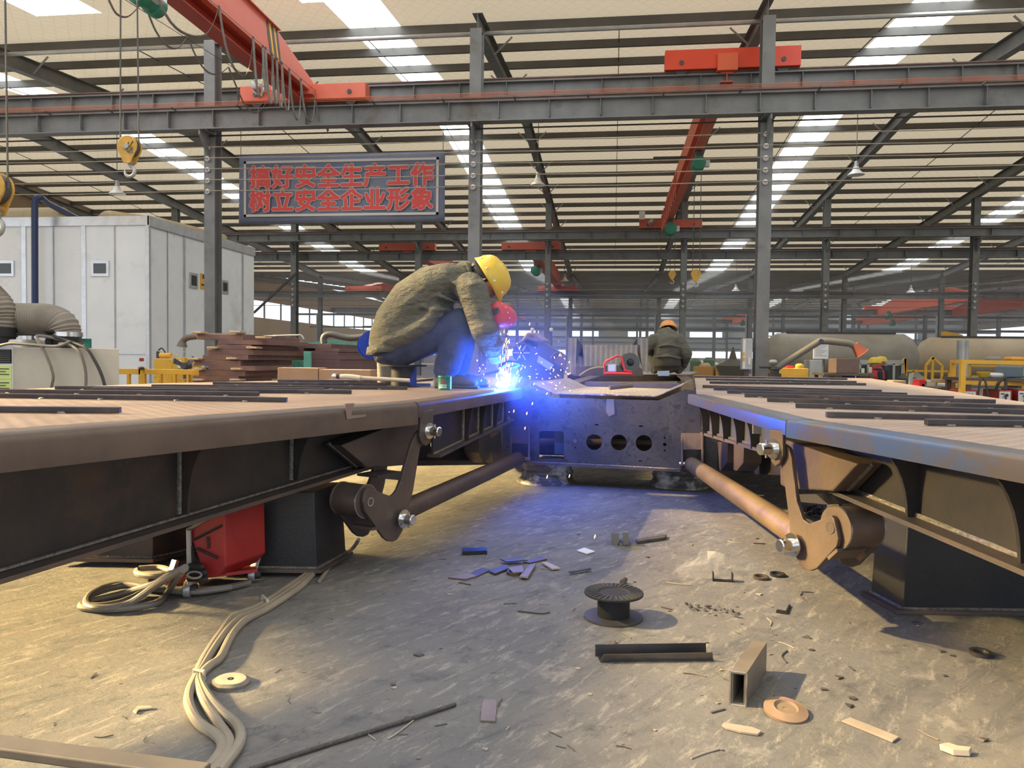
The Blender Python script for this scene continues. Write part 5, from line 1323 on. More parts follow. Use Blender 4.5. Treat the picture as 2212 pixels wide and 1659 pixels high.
# ---- distant pair at the work tables
def far_person(px, py0, py1, Y, label, jacket, vest=None, face_x=-1):
    P = lambda x, y, dy=0.0: at_y(x, y, Y + dy); top, bot = P(px, py0), P(px, py1); bot.z = 0; H = top.z; c = V((top.x, Y, 0))
    t = thing('person', label, 'person', c); b = MB(); f = V((face_x, 0, 0))
    hc = c + V((0, 0, H - 0.13)) + f * 0.06
    b.ball(hc, 0.1, 14, (1.0, 0.8, 1.1)); b.ball(hc + f * 0.1 - V((0, 0, 0.01)), 0.018, 8); b.loft([hc - V((0, 0, 0.06)), c + V((0, 0, H - 0.30))], [(0.05, 0.05), (0.055, 0.06)], (0, 1, 0), 10)
    z = H - 0.30; b.loft([c + V((0, 0, z)), c + V((0, 0, z - 0.25)), c + V((0, 0, z - 0.45))], [(0.09, 0.16), (0.10, 0.15), (0.10, 0.15)], (1, 0, 0), 12)
    arms = []
    for s in (-1, 1):
        sh = c + V((0, 0.17 * s, z - 0.02)); el = sh + V((0.02, 0.02 * s, -0.25)); wr = el + f * 0.2 + V((0, 0, -0.04)); arms.append((sh, el, wr))
        b.loft([sh, el, wr], [(0.045, 0.045), (0.04, 0.04), (0.028, 0.028)], (0, 1, 0), 10); hand(b, wr, f, (0, 0, 1), s, (0.3, 0.4, 0.3))
        kn = c + f * 0.3 + V((0, 0.12 * s, 0.36)); an = c + f * 0.1 + V((0, 0.12 * s, 0.07))
        b.loft([c + V((0, 0.09 * s, z - 0.45)), kn], [(0.08, 0.08), (0.055, 0.055)], (0, 0, 1), 10); b.loft([kn, an], [(0.055, 0.055), (0.035, 0.035)], (1, 0, 0), 10); b.loft([an, an + f * 0.14 - V((0, 0, 0.03))], [(0.035, 0.035), (0.025, 0.035)], (0, 0, 1), 8)
    link_mesh('body', fuse(b, 0.014, 3), SKIN, t, 180)
    j = MB(); j.loft([c + V((0, 0, z + 0.03)), c + V((0, 0, z - 0.25)), c + V((0, 0, z - 0.42))], [(0.12, 0.19), (0.14, 0.19), (0.14, 0.19)], (1, 0, 0), 14)
    for a in arms: j.loft(list(a), [(0.068, 0.068), (0.06, 0.06), (0.045, 0.045)], (0, 1, 0), 10)
    jo = link_mesh('jacket', fuse(j, 0.016, 3), jacket, t, 180)
    if vest: MB().loft([c + V((0, 0, z + 0.07)), c + V((0, 0, z - 0.0)), c + V((0, 0, z - 0.14))], [(0.10, 0.14), (0.135, 0.205), (0.152, 0.205)], (1, 0, 0), 16).build('red_yoke', vest, jo)
    tr = MB()
    for s in (-1, 1):
        kn = c + f * 0.3 + V((0, 0.12 * s, 0.36)); an = c + f * 0.1 + V((0, 0.12 * s, 0.09)); tr.loft([c + V((0, 0.09 * s, z - 0.42)), kn], [(0.11, 0.11), (0.08, 0.08)], (0, 0, 1), 10); tr.loft([kn, an], [(0.08, 0.08), (0.06, 0.06)], (1, 0, 0), 10)
    link_mesh('trousers', fuse(tr, 0.016, 3), NAVY, t, 180)
    helmet(t, hc + V((0, 0, 0.02)), (0, 0, 1), f, 0.135, HELM)
    MB().span(c + V((-0.15, -0.2, 0)), c + V((0.18, 0.2, max(0.1, z - 0.55)))).build('seat_box', WOOD, t, 0)
far_person(1896, 774, 845, 18.5, 'person in navy jacket with red collar and yellow helmet at the work tables', NAVY, REDC)
far_person(1909, 772, 845, 19.6, 'second person in yellow helmet half hidden behind the one with the red collar', NAVY)
# ================================================================== BOOTH, MACHINES AND SHOP CLUTTER
def pbox(mb, px0, py0, px1, py1, Y, dep, zbot=None):
    a, b = at_y(px0, py1, Y), at_y(px1, py0, Y)
    xc0, xc1 = min(a.x, b.x), max(a.x, b.x); z0 = a.z if zbot is None else zbot
    return mb.span((xc0, Y, z0), (xc1, Y + dep, b.z))
def booth():
    x1, y0, y1, zt, x0 = -11.6, 18.0, 23.7, 4.27, -19.5
    t = thing('spray_booth', 'large white panelled spray booth with small dark windows', 'booth', (x1, y0, 0))
    MB().span((x0, y0, 0), (x1, y1, zt)).build('panel_body', WHITE, t, 0)
    tr = MB(); tr.span((x0, y0 - 0.04, zt - 0.18), (x1 + 0.04, y0, zt + 0.05)); tr.span((x1, y0 - 0.04, zt - 0.2), (x1 + 0.05, y1, zt + 0.05)); tr.build('roof_trim', ALU, t, 0)
    MB().span((x1 - 0.06, y0 - 0.03, 0), (x1 + 0.03, y0 + 0.06, zt - 0.18)).build('corner_trim', ALU, t, 0)
    for px in (52, 116, 181, 248):
        p = at_y(px, 600, y0 - 0.01); w = 0.06 if px in (52, 181) else 0.014
        MB().span((p.x - w, y0 - 0.02, 0), (p.x + w, y0, zt - 0.18)).build('seam_strip', ALU if w > 0.02 else GL, t, 0)
    for px in (362, 398, 524):
        p = at_x(px, 600, x1 + 0.01); w = 0.05 if px != 362 else 0.012
        MB().span((x1, p.y - w, 0), (x1 + 0.02, p.y + w, zt - 0.2)).build('seam_strip', ALU if w > 0.02 else GL, t, 0)
    for px in (12, 217):
        a, b = at_y(px - 19, 597, y0), at_y(px + 19, 563, y0)
        f = MB().span((a.x, y0 - 0.03, a.z), (b.x, y0, b.z)).build('window_frame', ALU, t, 0)
        MB().span((a.x + 0.07, y0 - 0.034, a.z + 0.07), (b.x - 0.07, y0 - 0.028, b.z - 0.07)).build('window_glass', GLASSD, f, 0)
    for px0, px1, py0, py1 in ((408, 426, 588, 621), (477, 492, 604, 633)):
        a, b = at_x(px0, py1, x1), at_x(px1, py0, x1); b.z = at_x(px0, py0, x1).z
        f = MB().span((x1, a.y, a.z), (x1 + 0.03, b.y, b.z)).build('window_frame', ALU, t, 0)
        MB().span((x1 + 0.028, a.y + 0.08, a.z + 0.07), (x1 + 0.034, b.y - 0.08, b.z - 0.07)).build('window_glass', GLASSD, f, 0)
    a, b = at_x(432, 624, x1), at_x(441, 592, x1)
    sg = MB().span((x1, a.y, a.z), (x1 + 0.012, b.y, b.z)).build('warning_sticker', YEL, t, 0)
    mk = MB(); mk.span((x1 + 0.012, a.y + 0.12, a.z + 0.30), (x1 + 0.014, a.y + 0.26, a.z + 0.42)); mk.span((x1 + 0.012, a.y + 0.05, a.z + 0.1), (x1 + 0.014, a.y + 0.3, a.z + 0.15)); mk.build('sticker_mark', TXT, sg, 0)
    p = at_y(306, 777, y0); MB().span((p.x - 0.06, y0 - 0.008, p.z - 0.04), (p.x + 0.06, y0, p.z + 0.04)).build('red_tag', REDP, t, 0)
    q = at_y(300, 762, y0); MB().span((x0, y0 - 0.02, q.z - 0.04), (x1, y0, q.z + 0.03)).build('base_rail', ALU, t, 0)
booth()
duct_b = mat('beige_duct', (0.50, 0.40, 0.24), (0.42, 0.34, 0.22), 2, 0.6)
tag(MB().cyl((-19, 18.9, 4.54), (-14.6, 18.9, 4.54), 0.21, 16).build('roof_duct', duct_b, None), 'beige round duct lying along the booth roof edge', 'duct')
tag(MB().loft([(-13.6, 19.2, 4.50), (-12.9, 20.2, 4.50), (-12.3, 22.5, 4.45)], [(0.20, 0.55), (0.20, 0.6), (0.18, 0.5)], (0, 0, 1), 14).build('roof_cover', duct_b, None), 'humped beige cover on the booth roof corner', 'cover')
a, b = at_y(75, 720, 17.6), at_y(75, 436, 17.6); a.z = 0
c = at_y(228, 468, 21.0); c.z = 4.40
tag(MB().tube([a, b, b + V((0.03, 0.02, 0.09)), b + V((0.10, 0.08, 0.13)), b + (c - b) * 0.15 + V((0, 0, 0.11)), c], 0.078, 14).build('blue_pipe', BLUEP, None), 'dark blue pipe rising in front of the booth and bending over its roof', 'pipe')
for px in (62, 330): pass
# far vertical wall ribs are in the side wall sheet; brace and railing beside the booth
p, q = at_y(548, 676, 34.4), at_y(640, 590, 34.4); tag(MB().bar(p, q, 0.09, 0.09).build('diagonal_brace', GD, None, 0), 'diagonal brace running down from a second row column to the booth', 'brace')

def flex(pts, r, n=16, pitch=0.028):
    P = smooth_path(pts, 12); L = sum((P[i + 1] - P[i]).length for i in range(len(P) - 1)); m = max(12, int(L / pitch * 2)); out, rad = [], []
    acc = [0]
    for i in range(len(P) - 1): acc.append(acc[-1] + (P[i + 1] - P[i]).length)
    j = 0
    for k in range(m + 1):
        s = acc[-1] * k / m
        while j < len(P) - 2 and acc[j + 1] < s: j += 1
        u = (s - acc[j]) / max(1e-6, acc[j + 1] - acc[j]); out.append(P[j].lerp(P[j + 1], min(1, u))); rad.append(r * (1.0 if k % 2 else 0.93))
    return MB().tube(out, rad, n)
def extractor():
    Y = 7.6; t = thing('fume_extractor', 'cream fume extractor cabinet with a ribbed flexible duct bending into its top', 'extractor', (at_y(140, 800, Y).x, Y, 0))
    a0, a1 = at_y(-90, 753, Y), at_y(257, 753, Y); a2, a3 = at_y(252, 753, Y + 0.75), at_y(-90, 753, Y + 0.75)
    b = MB().prism([V((q.x, q.y, 0)) for q in (a0, a1, a2, a3)], (0, 0, a1.z)); b.build('cabinet', CREAM, t, 0, 0.006)
    f = MB(); pbox(f, -90, 746, 27, 900, Y - 0.012, 0.012, 0.0); f.build('front_panel', WHITEP, t, 0)
    v = MB(); pbox(v, -40, 755, 24, 784, Y - 0.02, 0.01); v.build('vent_grille', BLACK, t, 0)
    for k in range(6):
        s = MB(); pbox(s, -40, 757 + 4.6 * k, 22, 758.5 + 4.6 * k, Y - 0.026, 0.008); s.build('grille_slat', GD, t, 0)
    for y0, y1 in ((790, 818), (820, 846)):
        lb = MB(); pbox(lb, -40, y0, 24, y1, Y - 0.02, 0.008); lo = lb.build('instruction_label', mat('label_lime', (0.62, 0.72, 0.25), rough=0.6), t, 0)
        for k in range(3):
            ln = MB(); pbox(ln, -30, y0 + 6 + 6 * k, 19 - 7 * (k % 2), y0 + 7 + 6 * k, Y - 0.024, 0.004); ln.build('label_line', TXT, lo, 0)
    P = lambda px, py, dy=0.3: at_y(px, py, Y + dy)
    flex([P(-70, 690), P(0, 690), P(70, 690), P(105, 692), P(130, 703), P(138, 722), P(138, 727)], 0.185, 18, 0.03).build('flexible_duct', DUCT, t)
    c = P(138, 727); MB().lathe(c, (0, 0, -1), [(-0.05, 0.188), (-0.005, 0.19), (0, 0.19)], 28).build('clamp_band', BRIGHT, t)
    MB().lathe(c, (0, 0, -1), [(0, 0.178), (0.04, 0.178), (0.042, 0.185), (0.08, 0.185), (0.082, 0.18), (0.16, 0.18)], 28).build('collar', PLASTIC, t)
    flex([P(-30, 640, 0.1), P(-8, 665, 0.1), P(-2, 690, 0.1), P(-2, 706, 0.1)], 0.185, 18, 0.03).build('flexible_duct', DUCT, t)
    c = P(-2, 708, 0.1); MB().lathe(c, (0, 0, -1), [(0, 0.175), (0.10, 0.175), (0.102, 0.16), (0.2, 0.16)], 24).build('collar', PLASTIC, t)
    p = P(107, 742, 0.1); MB().lathe(p, (0, 0, 1), [(0, 0.02), (0.10, 0.02), (0.12, 0.05), (0.135, 0.055), (0.15, 0.02)], 16).build('star_knob', PLASTIC, t)
    b = MB(); pbox(b, -40, 733, 45, 754, Y + 0.05, 0.4); b.build('white_cover', WHITEP, t, 0, 0.03)
extractor()
def cab(pts, r, label, m=None, Y=7.55, n=8):
    return tag(MB().tube(smooth_path([at_y(px, py, Y + dy) for px, py, dy in pts], 6), r, n).build('cable', m or CABLEG, None), label, 'cable', 'cables over the extractor')
cab([(-20, 754, 0), (20, 742, -.03), (70, 745, -.04), (120, 748, -.03), (148, 739, 0), (140, 736, .1), (100, 727, .1), (78, 727, 0), (85, 740, -.03), (104, 778, -.05), (114, 810, -.05), (112, 830, -.04), (106, 850, -.04)], 0.017, 'grey cable looped over the extractor and hanging down nearest its label panel')
cab([(128, 743, 0.03), (150, 745, 0), (172, 762, -.04), (184, 800, -.05), (185, 845, -.05)], 0.017, 'grey cable hanging down the middle of the extractor side')
cab([(0, 728, 0.2), (40, 722, .2), (100, 724, .15), (150, 738, 0.03), (185, 752, -.03), (205, 780, -.04), (220, 812, -.05), (230, 848, -.05)], 0.017, 'dark cable hanging down the extractor side nearest the green tin', CABLED)
a = at_y(184, 753, 7.75); tin((a.x, 7.75, a.z + 0.004), 0.062, 0.105, 'green paint tin standing on top of the cream extractor')

# yellow rail
def yrail():
    Y = 9.6; t = thing('safety_rail', 'chipped yellow steel safety rail behind the ramp near the extractor', 'rail', at_y(300, 840, Y))
    def bx(a, b, c, d, nm): mb = MB(); pbox(mb, a, b, c, d, Y, 0.05, 0.0 if nm == 'post' else None); mb.build(nm, YEL, t, 0, 0.003)
    bx(250, 797, 303, 808, 'top_rail'); bx(310, 799, 440, 808, 'top_rail'); bx(299, 795, 312, 845, 'post')
    for px in (276, 345, 376, 405, 430): bx(px - 2.5, 808, px + 2.5, 845, 'post')
    mb = MB(); mb.ball(at_y(305, 795, Y - 0.01), 0.03, 10, (1.6, 1, 0.8)); mb.build('hinge', RUST, t)
yrail()
def ymachine():
    Y = 13.0; t = thing('yellow_power_unit', 'yellow power unit with a small motor on top behind the yellow rail', 'machine', at_y(365, 800, Y))
    mb = MB(); pbox(mb, 332, 775, 372, 850, Y, 0.6, 0.0); mb.build('tank', YEL, t, 0, 0.01)
    mb = MB(); pbox(mb, 372, 773, 398, 850, Y, 0.6, 0.0); mb.build('side_cabinet', YEL, t, 0, 0.01)
    mb = MB(); pbox(mb, 383, 778, 392, 795, Y - 0.02, 0.02); mb.build('notice', PAPER, t, 0)
    MB().cyl(at_y(346, 768, Y + 0.2), at_y(370, 768, Y + 0.2), 0.05, 14).build('pump_motor', YEL, t)
    MB().cyl(at_y(341, 774, Y + 0.2), at_y(341, 759, Y + 0.2), 0.03, 12).build('valve', GD, t)
    MB().tube(smooth_path([at_y(342, 757, Y), at_y(350, 752, Y), at_y(357, 762, Y)], 5), 0.012, 6).build('hose', CABLED, t)
ymachine()
def fan():
    Y = 12.4; c = at_y(399, 790, Y); t = thing('pedestal_fan', 'grey pedestal fan with a thin wire guard beside the stacked beams', 'fan', (c.x, Y, 0))
    R = 0.24
    for r in (R, R * 0.6): MB().tube([c + V((r * math.cos(a), 0, r * math.sin(a))) for a in [2 * PI * k / 28 for k in range(29)]], 0.004, 5).build('guard_ring', GL, t)
    for k in range(3):
        a = 0.7 + 2 * PI * k / 3; d = V((math.cos(a), 0, math.sin(a))); s = V((-d.z, 0.25, d.x))
        MB().prism([c + d * 0.03 - s * 0.03, c + d * 0.22 - s * 0.06, c + d * 0.22 + s * 0.04, c + d * 0.03 + s * 0.03], (0, 0.006, 0)).build('blade', GD, t, 0)
    MB().cyl(c - V((0, 0.05, 0)), c + V((0, 0.16, 0)), 0.055, 14).build('motor', GD, t)
    MB().cyl(V((c.x, Y + 0.08, 0)), V((c.x, Y + 0.08, c.z)), 0.02, 10).build('pole', GD, t); MB().cyl(V((c.x, Y + 0.08, 0)), V((c.x, Y + 0.08, 0.04)), 0.2, 20).build('base', GD, t)
fan()
def hood():
    Y = 13.4; P = lambda x, y: at_y(x, y, Y); t = thing('fume_boom', 'brown extraction arm with a small hood pointing down beside the stacked beams', 'arm', P(400, 740))
    MB().tube(smooth_path([P(520, 728), P(450, 725), P(424, 727), P(404, 730), P(394, 738)], 5), 0.055, 12).build('arm_tube', mat('arm_brown', (0.14, 0.11, 0.085), rough=0.6), t)
    MB().lathe(P(394, 737), (-0.1, 0, -1), [(0, 0.06), (0.06, 0.08), (0.10, 0.10), (0.105, 0.085), (0.02, 0.05)], 18).build('hood', mat('hood_brown', (0.16, 0.13, 0.10), rough=0.6), t)
    MB().span(V((P(520, 728).x - 0.06, Y - 0.06, 0)), V((P(520, 728).x + 0.06, Y + 0.06, P(520, 728).z + 0.1))).build('stand', GD, t, 0)
hood()

# stacked brown cross members, every one a thing with its spacers between
def stack(layers, Y, org, sc, m, labelf, grp, dx=0):
    for i, (x0, x1, x2, y0, y1) in enumerate(layers):
        P = lambda x, y: (org[0] + x / sc, org[1] + y / sc)
        a = at_y(*P(x0, y1), Y); b = at_y(*P(x1, y0), Y); far = at_x(*P(x2, (y0 + y1) / 2), b.x)
        yy = min(far.y, Y + 3.4); z0, z1 = a.z, b.z
        if i == len(layers) - 1: z0 = 0.0
        mb = MB(); mb.span((a.x, Y, z0), (b.x, yy, z1))
        o = mb.build('steel_cross_member', m, None, 0, 0.004); tag(o, labelf(i), 'beam', grp)
TOPN = ['topmost', 'second', 'third', 'fourth', 'fifth', 'sixth', 'seventh', 'eighth', 'ninth', 'lowest']
L1 = [(120, 605, 1190, 490, 545), (340, 805, 1280, 552, 596), (330, 690, 1360, 603, 646), (230, 710, 1240, 652, 703), (180, 655, 1300, 710, 755), (90, 575, 1110, 765, 815), (240, 730, 1115, 822, 865), (140, 620, 970, 872, 922), (80, 555, 960, 928, 968), (75, 540, 900, 976, 1010)]
stack(L1, 9.5, (400, 620), 4.81, PLUM, lambda i: TOPN[i] + ' brown steel cross member of the tall stack beside the booth' + (', counting down' if 0 < i < 9 else ''), 'brown beams of the tall stack')
L2 = [(1190, 1520, 2200, 590, 636), (1350, 1600, 2200, 640, 672), (1260, 1590, 2200, 676, 712), (1300, 1620, 2200, 716, 752), (1290, 1610, 2200, 757, 792), (1280, 1610, 2200, 796, 834), (1300, 1620, 2200, 838, 900)]
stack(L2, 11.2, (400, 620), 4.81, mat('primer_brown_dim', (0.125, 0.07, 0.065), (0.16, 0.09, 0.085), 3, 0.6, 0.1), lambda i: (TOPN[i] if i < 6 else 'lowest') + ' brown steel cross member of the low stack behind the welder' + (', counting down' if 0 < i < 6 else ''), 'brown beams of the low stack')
for i, (px, py) in enumerate(((70, 472), (470, 466), (735, 522), (232, 628), (640, 628), (40, 746), (432, 740), (82, 848), (478, 850), (82, 962), (466, 962))):
    a = at_y(400 + px / 4.81, 620 + py / 4.81, 9.44); tag(MB().span((a.x, 9.42, a.z - 0.014), (a.x + 0.14, 9.60, a.z + 0.012)).build('spacer_block', WOOD, None, 0, 0.004), 'pale flat spacer block poking out between the stacked brown beams', 'block', 'spacers in the beam stack')
a = at_y(662, 800, 9.7); tag(MB().span((a.x - 0.04, 9.7, 0.0), (a.x + 0.05, 9.75, a.z + 0.25)).build('strap_end', TEAL, None, 0), 'pale green strap hanging between the two beam stacks', 'strap')
def tanbox():
    Y = 8.9; a, b, c = at_y(600, 822, Y), at_y(688, 795, Y), at_y(800, 800, Y)
    for x0, x1, z, l in ((a.x, b.x - 0.005, b.z, 'tan steel box section next to the tall brown stack'), (b.x + 0.005, c.x, b.z - 0.015, 'tan steel box section nearest the welder seat')):
        tag(MB().span((x0, Y, 0), (x1, Y + 0.3, z)).build('box_section', TAN, None, 0, 0.004), l, 'box section', 'tan box sections')
tanbox()
a = at_y(760, 728, 12.5)
tag(MB().tube(smooth_path([at_y(700, 742, 12.5), at_y(700, 728, 12.5), at_y(715, 722, 12.5), at_y(760, 730, 12.5), at_y(830, 720, 12.5)], 6), 0.055, 12).build('extraction_hose', mat('hose_slate', (0.07, 0.075, 0.08), rough=0.5), None), 'dark grey extraction hose lying over the low beam stack', 'hose')
tag(MB().tube(smooth_path([at_y(560, 727, 10.5), at_y(640, 724, 10.5), at_y(652, 726, 10.5), at_y(656, 733, 10.5)], 4), 0.014, 8).build('welding_torch', GL, None), 'thin torch with a bent pale neck lying on the tall stack', 'torch')
# green sheeting heap by the side wall
mb = MB(); random.seed(3)
for i in range(9): q = at_y(555 + 32 * i, 724, 30); mb.ball((q.x, 30 + 0.2 * (i % 2), 0.55 + 0.1 * (i % 3)), 0.8, 12, (1.3, 0.9, 1.1))
tag(link_mesh('tarpaulin', fuse(mb, 0.12, 6), TEAL, None, 180), 'crumpled teal green tarpaulin heap in front of the tan wall', 'tarpaulin')

# beside the welder: blue spool, ribbed hose, taped rod
Y = 5.35; c = at_y(803, 745, Y)
t = thing('wire_spool', 'bright blue wire spool standing on edge behind the welder', 'spool', c)
ax = V((0.45, -0.9, 0.1)).normalized()
for o in (-0.05, 0.05): MB().lathe(c + ax * o, ax, [(0, 0.03), (0, 0.098), (0.006, 0.098), (0.006, 0.03)], 36).build('flange', BLUESPOOL, t)
MB().lathe(c - ax * 0.05, ax, [(0, 0.04), (0.1, 0.04)], 24).build('core', PLASTIC, t)
flex([at_y(829, 806, 5.3), at_y(827, 780, 5.3), at_y(824, 756, 5.3)], 0.045, 14, 0.022)
tag(flex([at_y(829, 826, 5.3), at_y(827, 780, 5.3), at_y(824, 756, 5.3)], 0.045, 14, 0.026).build('ribbed_hose', CABLEG, None), 'grey ribbed hose standing up behind the seat spool', 'hose')
def rod():
    P = lambda x, y: at_y(x, y, 4.45); t = thing('taped_rod', 'pale rod with a ball end and a taped grip lying on the ramp', 'rod', P(780, 820))
    MB().tube([P(775, 816), P(885, 822)], 0.012, 10).build('shaft', mat('pale_rod', (0.48, 0.42, 0.34), rough=0.5), t)
    flex([P(735, 814), P(755, 814), P(778, 817)], 0.017, 10, 0.016).build('taped_grip', CREAM, t); MB().ball(P(723, 813), 0.019, 14).build('ball_end', CHROME, t); MB().cyl(P(726, 813), P(737, 814), 0.014, 10).build('collar', CABLED, t)
rod()
# opened wire feeder behind the arc
def feeder_open():
    Y = 6.9; P = lambda x, y, d=0.0: at_y(x, y, Y + d); t = thing('wire_feeder', 'dark opened wire feeder with its lid up behind the arc', 'feeder', P(1160, 800))
    MB().prism([P(1114, 742), P(1150, 722, 0), P(1222, 770), P(1215, 805), P(1118, 800)], (0, 0.3, 0)).build('case', GD, t, 0, 0.01)
    MB().prism([P(1124, 738), P(1138, 718), P(1152, 718), P(1176, 735), P(1160, 757)], (0.03, 0.28, 0)).build('lid', mat('feeder_lid', (0.20, 0.15, 0.13), rough=0.5), t, 0, 0.012)
    q0, q1 = P(1122, 801), P(1214, 804); MB().span((q0.x, Y, ZD - 0.004), (q1.x, Y + 0.28, q0.z + 0.01)).build('base_frame', GD, t, 0)
    c = P(1127, 762, -0.03); MB().lathe(c, (0, -1, 0), [(0, 0.02), (0, 0.083), (0.02, 0.083), (0.022, 0.07), (0.02, 0.02)], 28).build('reel', PLASTIC, t)
    for k in range(6):
        a = k * PI / 3; MB().bar(c + V((0.02 * math.cos(a), -0.024, 0.02 * math.sin(a))), c + V((0.075 * math.cos(a), -0.024, 0.075 * math.sin(a))), 0.006, 0.01).build('reel_spoke', GL, t, 0)
    MB().prism([P(1163, 768, -0.02), P(1196, 788, -0.02), P(1188, 800, -0.02), P(1160, 782, -0.02)], (0, 0.02, 0)).build('drive_plate', GL, t, 0)
    MB().prism([P(1196, 782, -0.06), P(1212, 760, -0.06), P(1222, 768, -0.06), P(1221, 800, -0.06)], (0, 0.08, 0)).build('side_flap', mat('flap_brown', (0.14, 0.10, 0.09), rough=0.5), t, 0)
    MB().tube(smooth_path([P(1190, 775, -0.08), P(1197, 765, -0.08), P(1208, 762, -0.08)], 5), 0.008, 6).build('gas_hose', CABLED, t)
feeder_open()
def feeder_red():
    Y = 9.2; P = lambda x, y, d=0.0: at_y(x, y, Y + d); t = thing('wire_feeder', 'red framed wire feeder with a grey wire reel beside the second worker', 'feeder', P(1350, 808))
    for d in (0, 0.22):
        MB().tube([P(1306, 808, d), P(1305, 786, d), P(1310, 780, d), P(1334, 768, d), P(1342, 770, d), P(1346, 785, d), P(1350, 800, d), P(1362, 803, d), P(1368, 809, d), P(1306, 808, d)], 0.014, 8).build('frame', PINK, t)
    MB().span(P(1306, 809) - V((0, 0.02, 0)), P(1366, 805) + V((0, 0.24, 0))).build('base', PINK, t, 0, 0.01)
    MB().span(P(1312, 804) + V((0, 0.05, 0)), P(1332, 786) + V((0, 0.2, 0))).build('drive_unit', BRIGHT, t, 0, 0.01)
    c = P(1361, 783, 0.05); ax = V((0.3, -1, 0.05)).normalized()
    MB().lathe(c, ax, [(0, 0.045), (0, 0.112), (0.012, 0.115), (0.012, 0.045)], 32).build('reel_flange', mat('reel_grey', (0.09, 0.095, 0.10), rough=0.4), t)
    MB().lathe(c - ax * 0.08, ax, [(0, 0.045), (0, 0.112), (0.08, 0.075), (0.085, 0.045)], 32).build('reel_back', PLASTIC, t)
    MB().ball(c + ax * 0.01, 0.042, 12, (1, 0.5, 1)).build('reel_hub', BLACK, t)
    MB().tube(smooth_path([P(1307, 795), P(1290, 794), P(1270, 800), P(1252, 812)], 6), 0.014, 8).build('torch_cable', CABLEG, t)
feeder_red()
c = at_y(1394, 806, 11.0); 
tag(MB().prism([at_y(1421, 802, 10.4), at_y(1446, 801, 10.4), at_y(1446, 812, 10.4), at_y(1422, 812, 10.4)], (0, 0.1, 0.0)).build('blue_box', mat('pale_blue_box', (0.35, 0.45, 0.62), rough=0.4), None, 0), 'small pale blue box below the second worker', 'box')

# electrical cabinet on the column, notice board, extraction arm
def cabinet():
    Y = 16.05; t = thing('electrical_cabinet', 'grey electrical cabinet fixed low on a steel column', 'cabinet', at_y(1614, 798, Y))
    mb = MB(); pbox(mb, 1603, 731, 1626, 798, Y, 0.24); mb.build('body', GL, t, 0, 0.006)
    mb = MB(); pbox(mb, 1604, 733, 1611, 796, Y - 0.01, 0.01); mb.build('door', WHITEP, t, 0)
    for y in (761, 772): mb = MB(); pbox(mb, 1604, y, 1609, y + 8, Y - 0.016, 0.006); mb.build('warning_label', YEL, t, 0)
    mb = MB(); pbox(mb, 1616, 772, 1621, 788, Y - 0.03, 0.03); mb.build('switch_box', WHITEP, t, 0)
    MB().span((at_y(1613, 798, Y).x - 0.03, Y + 0.05, 0), (at_y(1613, 798, Y).x + 0.05, Y + 0.12, at_y(1613, 798, Y).z)).build('conduit', GD, t, 0)
cabinet()
def ex_arm():
    Y = 11.0; P = lambda x, y: at_y(x, y, Y); t = thing('fume_boom', 'grey jointed extraction arm with an orange red hood over the work tables', 'arm', V((P(1675, 800).x, Y, 0)))
    MB().cyl(P(1676, 796), P(1772, 736), 0.046, 16).build('lower_tube', mat('arm_grey', (0.155, 0.14, 0.11), rough=0.5), t); MB().tube([P(1770, 737), P(1790, 737), P(1835, 742), P(1848, 748)], 0.046, 14).build('upper_tube', bpy.data.materials['arm_grey'], t)
    MB().lathe(P(1772, 737) - V((0, 0.05, 0)), (0, 1, 0), [(0, 0.03), (0.1, 0.03)], 14).build('joint', BLUEP, t)
    MB().lathe(P(1846, 744), P(1862, 764) - P(1846, 744), [(0, 0.055), (0.06, 0.065), (0.15, 0.09), (0.155, 0.10), (0.15, 0.08), (0.02, 0.05)], 22).build('hood', mat('hood_orange', (0.33, 0.085, 0.045), rough=0.5), t)
    MB().lathe(P(1673, 815), (0, 0, 1), [(0, 0.09), (0.05, 0.09), (0.06, 0.06), (0.1, 0.06), (0.11, 0.08), (0.15, 0.05)], 18).build('swivel', CABLED, t)
    MB().cyl(V((P(1673, 800).x, Y, 0)), P(1673, 812), 0.05, 12).build('post', GL, t)
    MB().tube([P(1640, 792), P(1680, 792)], 0.025, 8).build('spring_rod', GD, t); MB().ball(P(1670, 782), 0.05, 12, (1.2, 1, 0.8)).build('counterweight', GL, t)
ex_arm()
def board():
    Y = 15.0; t = thing('notice_board', 'white notice sheet on a thin stand beside the extraction arm', 'notice', V((at_y(1774, 790, Y).x, Y, 0)))
    mb = MB(); pbox(mb, 1757, 741, 1790, 775, Y, 0.03); mb.build('sheet', PAPER, t, 0)
    for k in range(7): mb = MB(); pbox(mb, 1761, 746 + 3.6 * k, 1786 - 5 * (k % 3), 746.9 + 3.6 * k, Y - 0.006, 0.004); mb.build('print_line', GL, t, 0)
    p = at_y(1780, 775, Y); MB().cyl((p.x, Y + 0.02, 0), (p.x, Y + 0.02, p.z), 0.02, 8).build('stand', GD, t)
board()

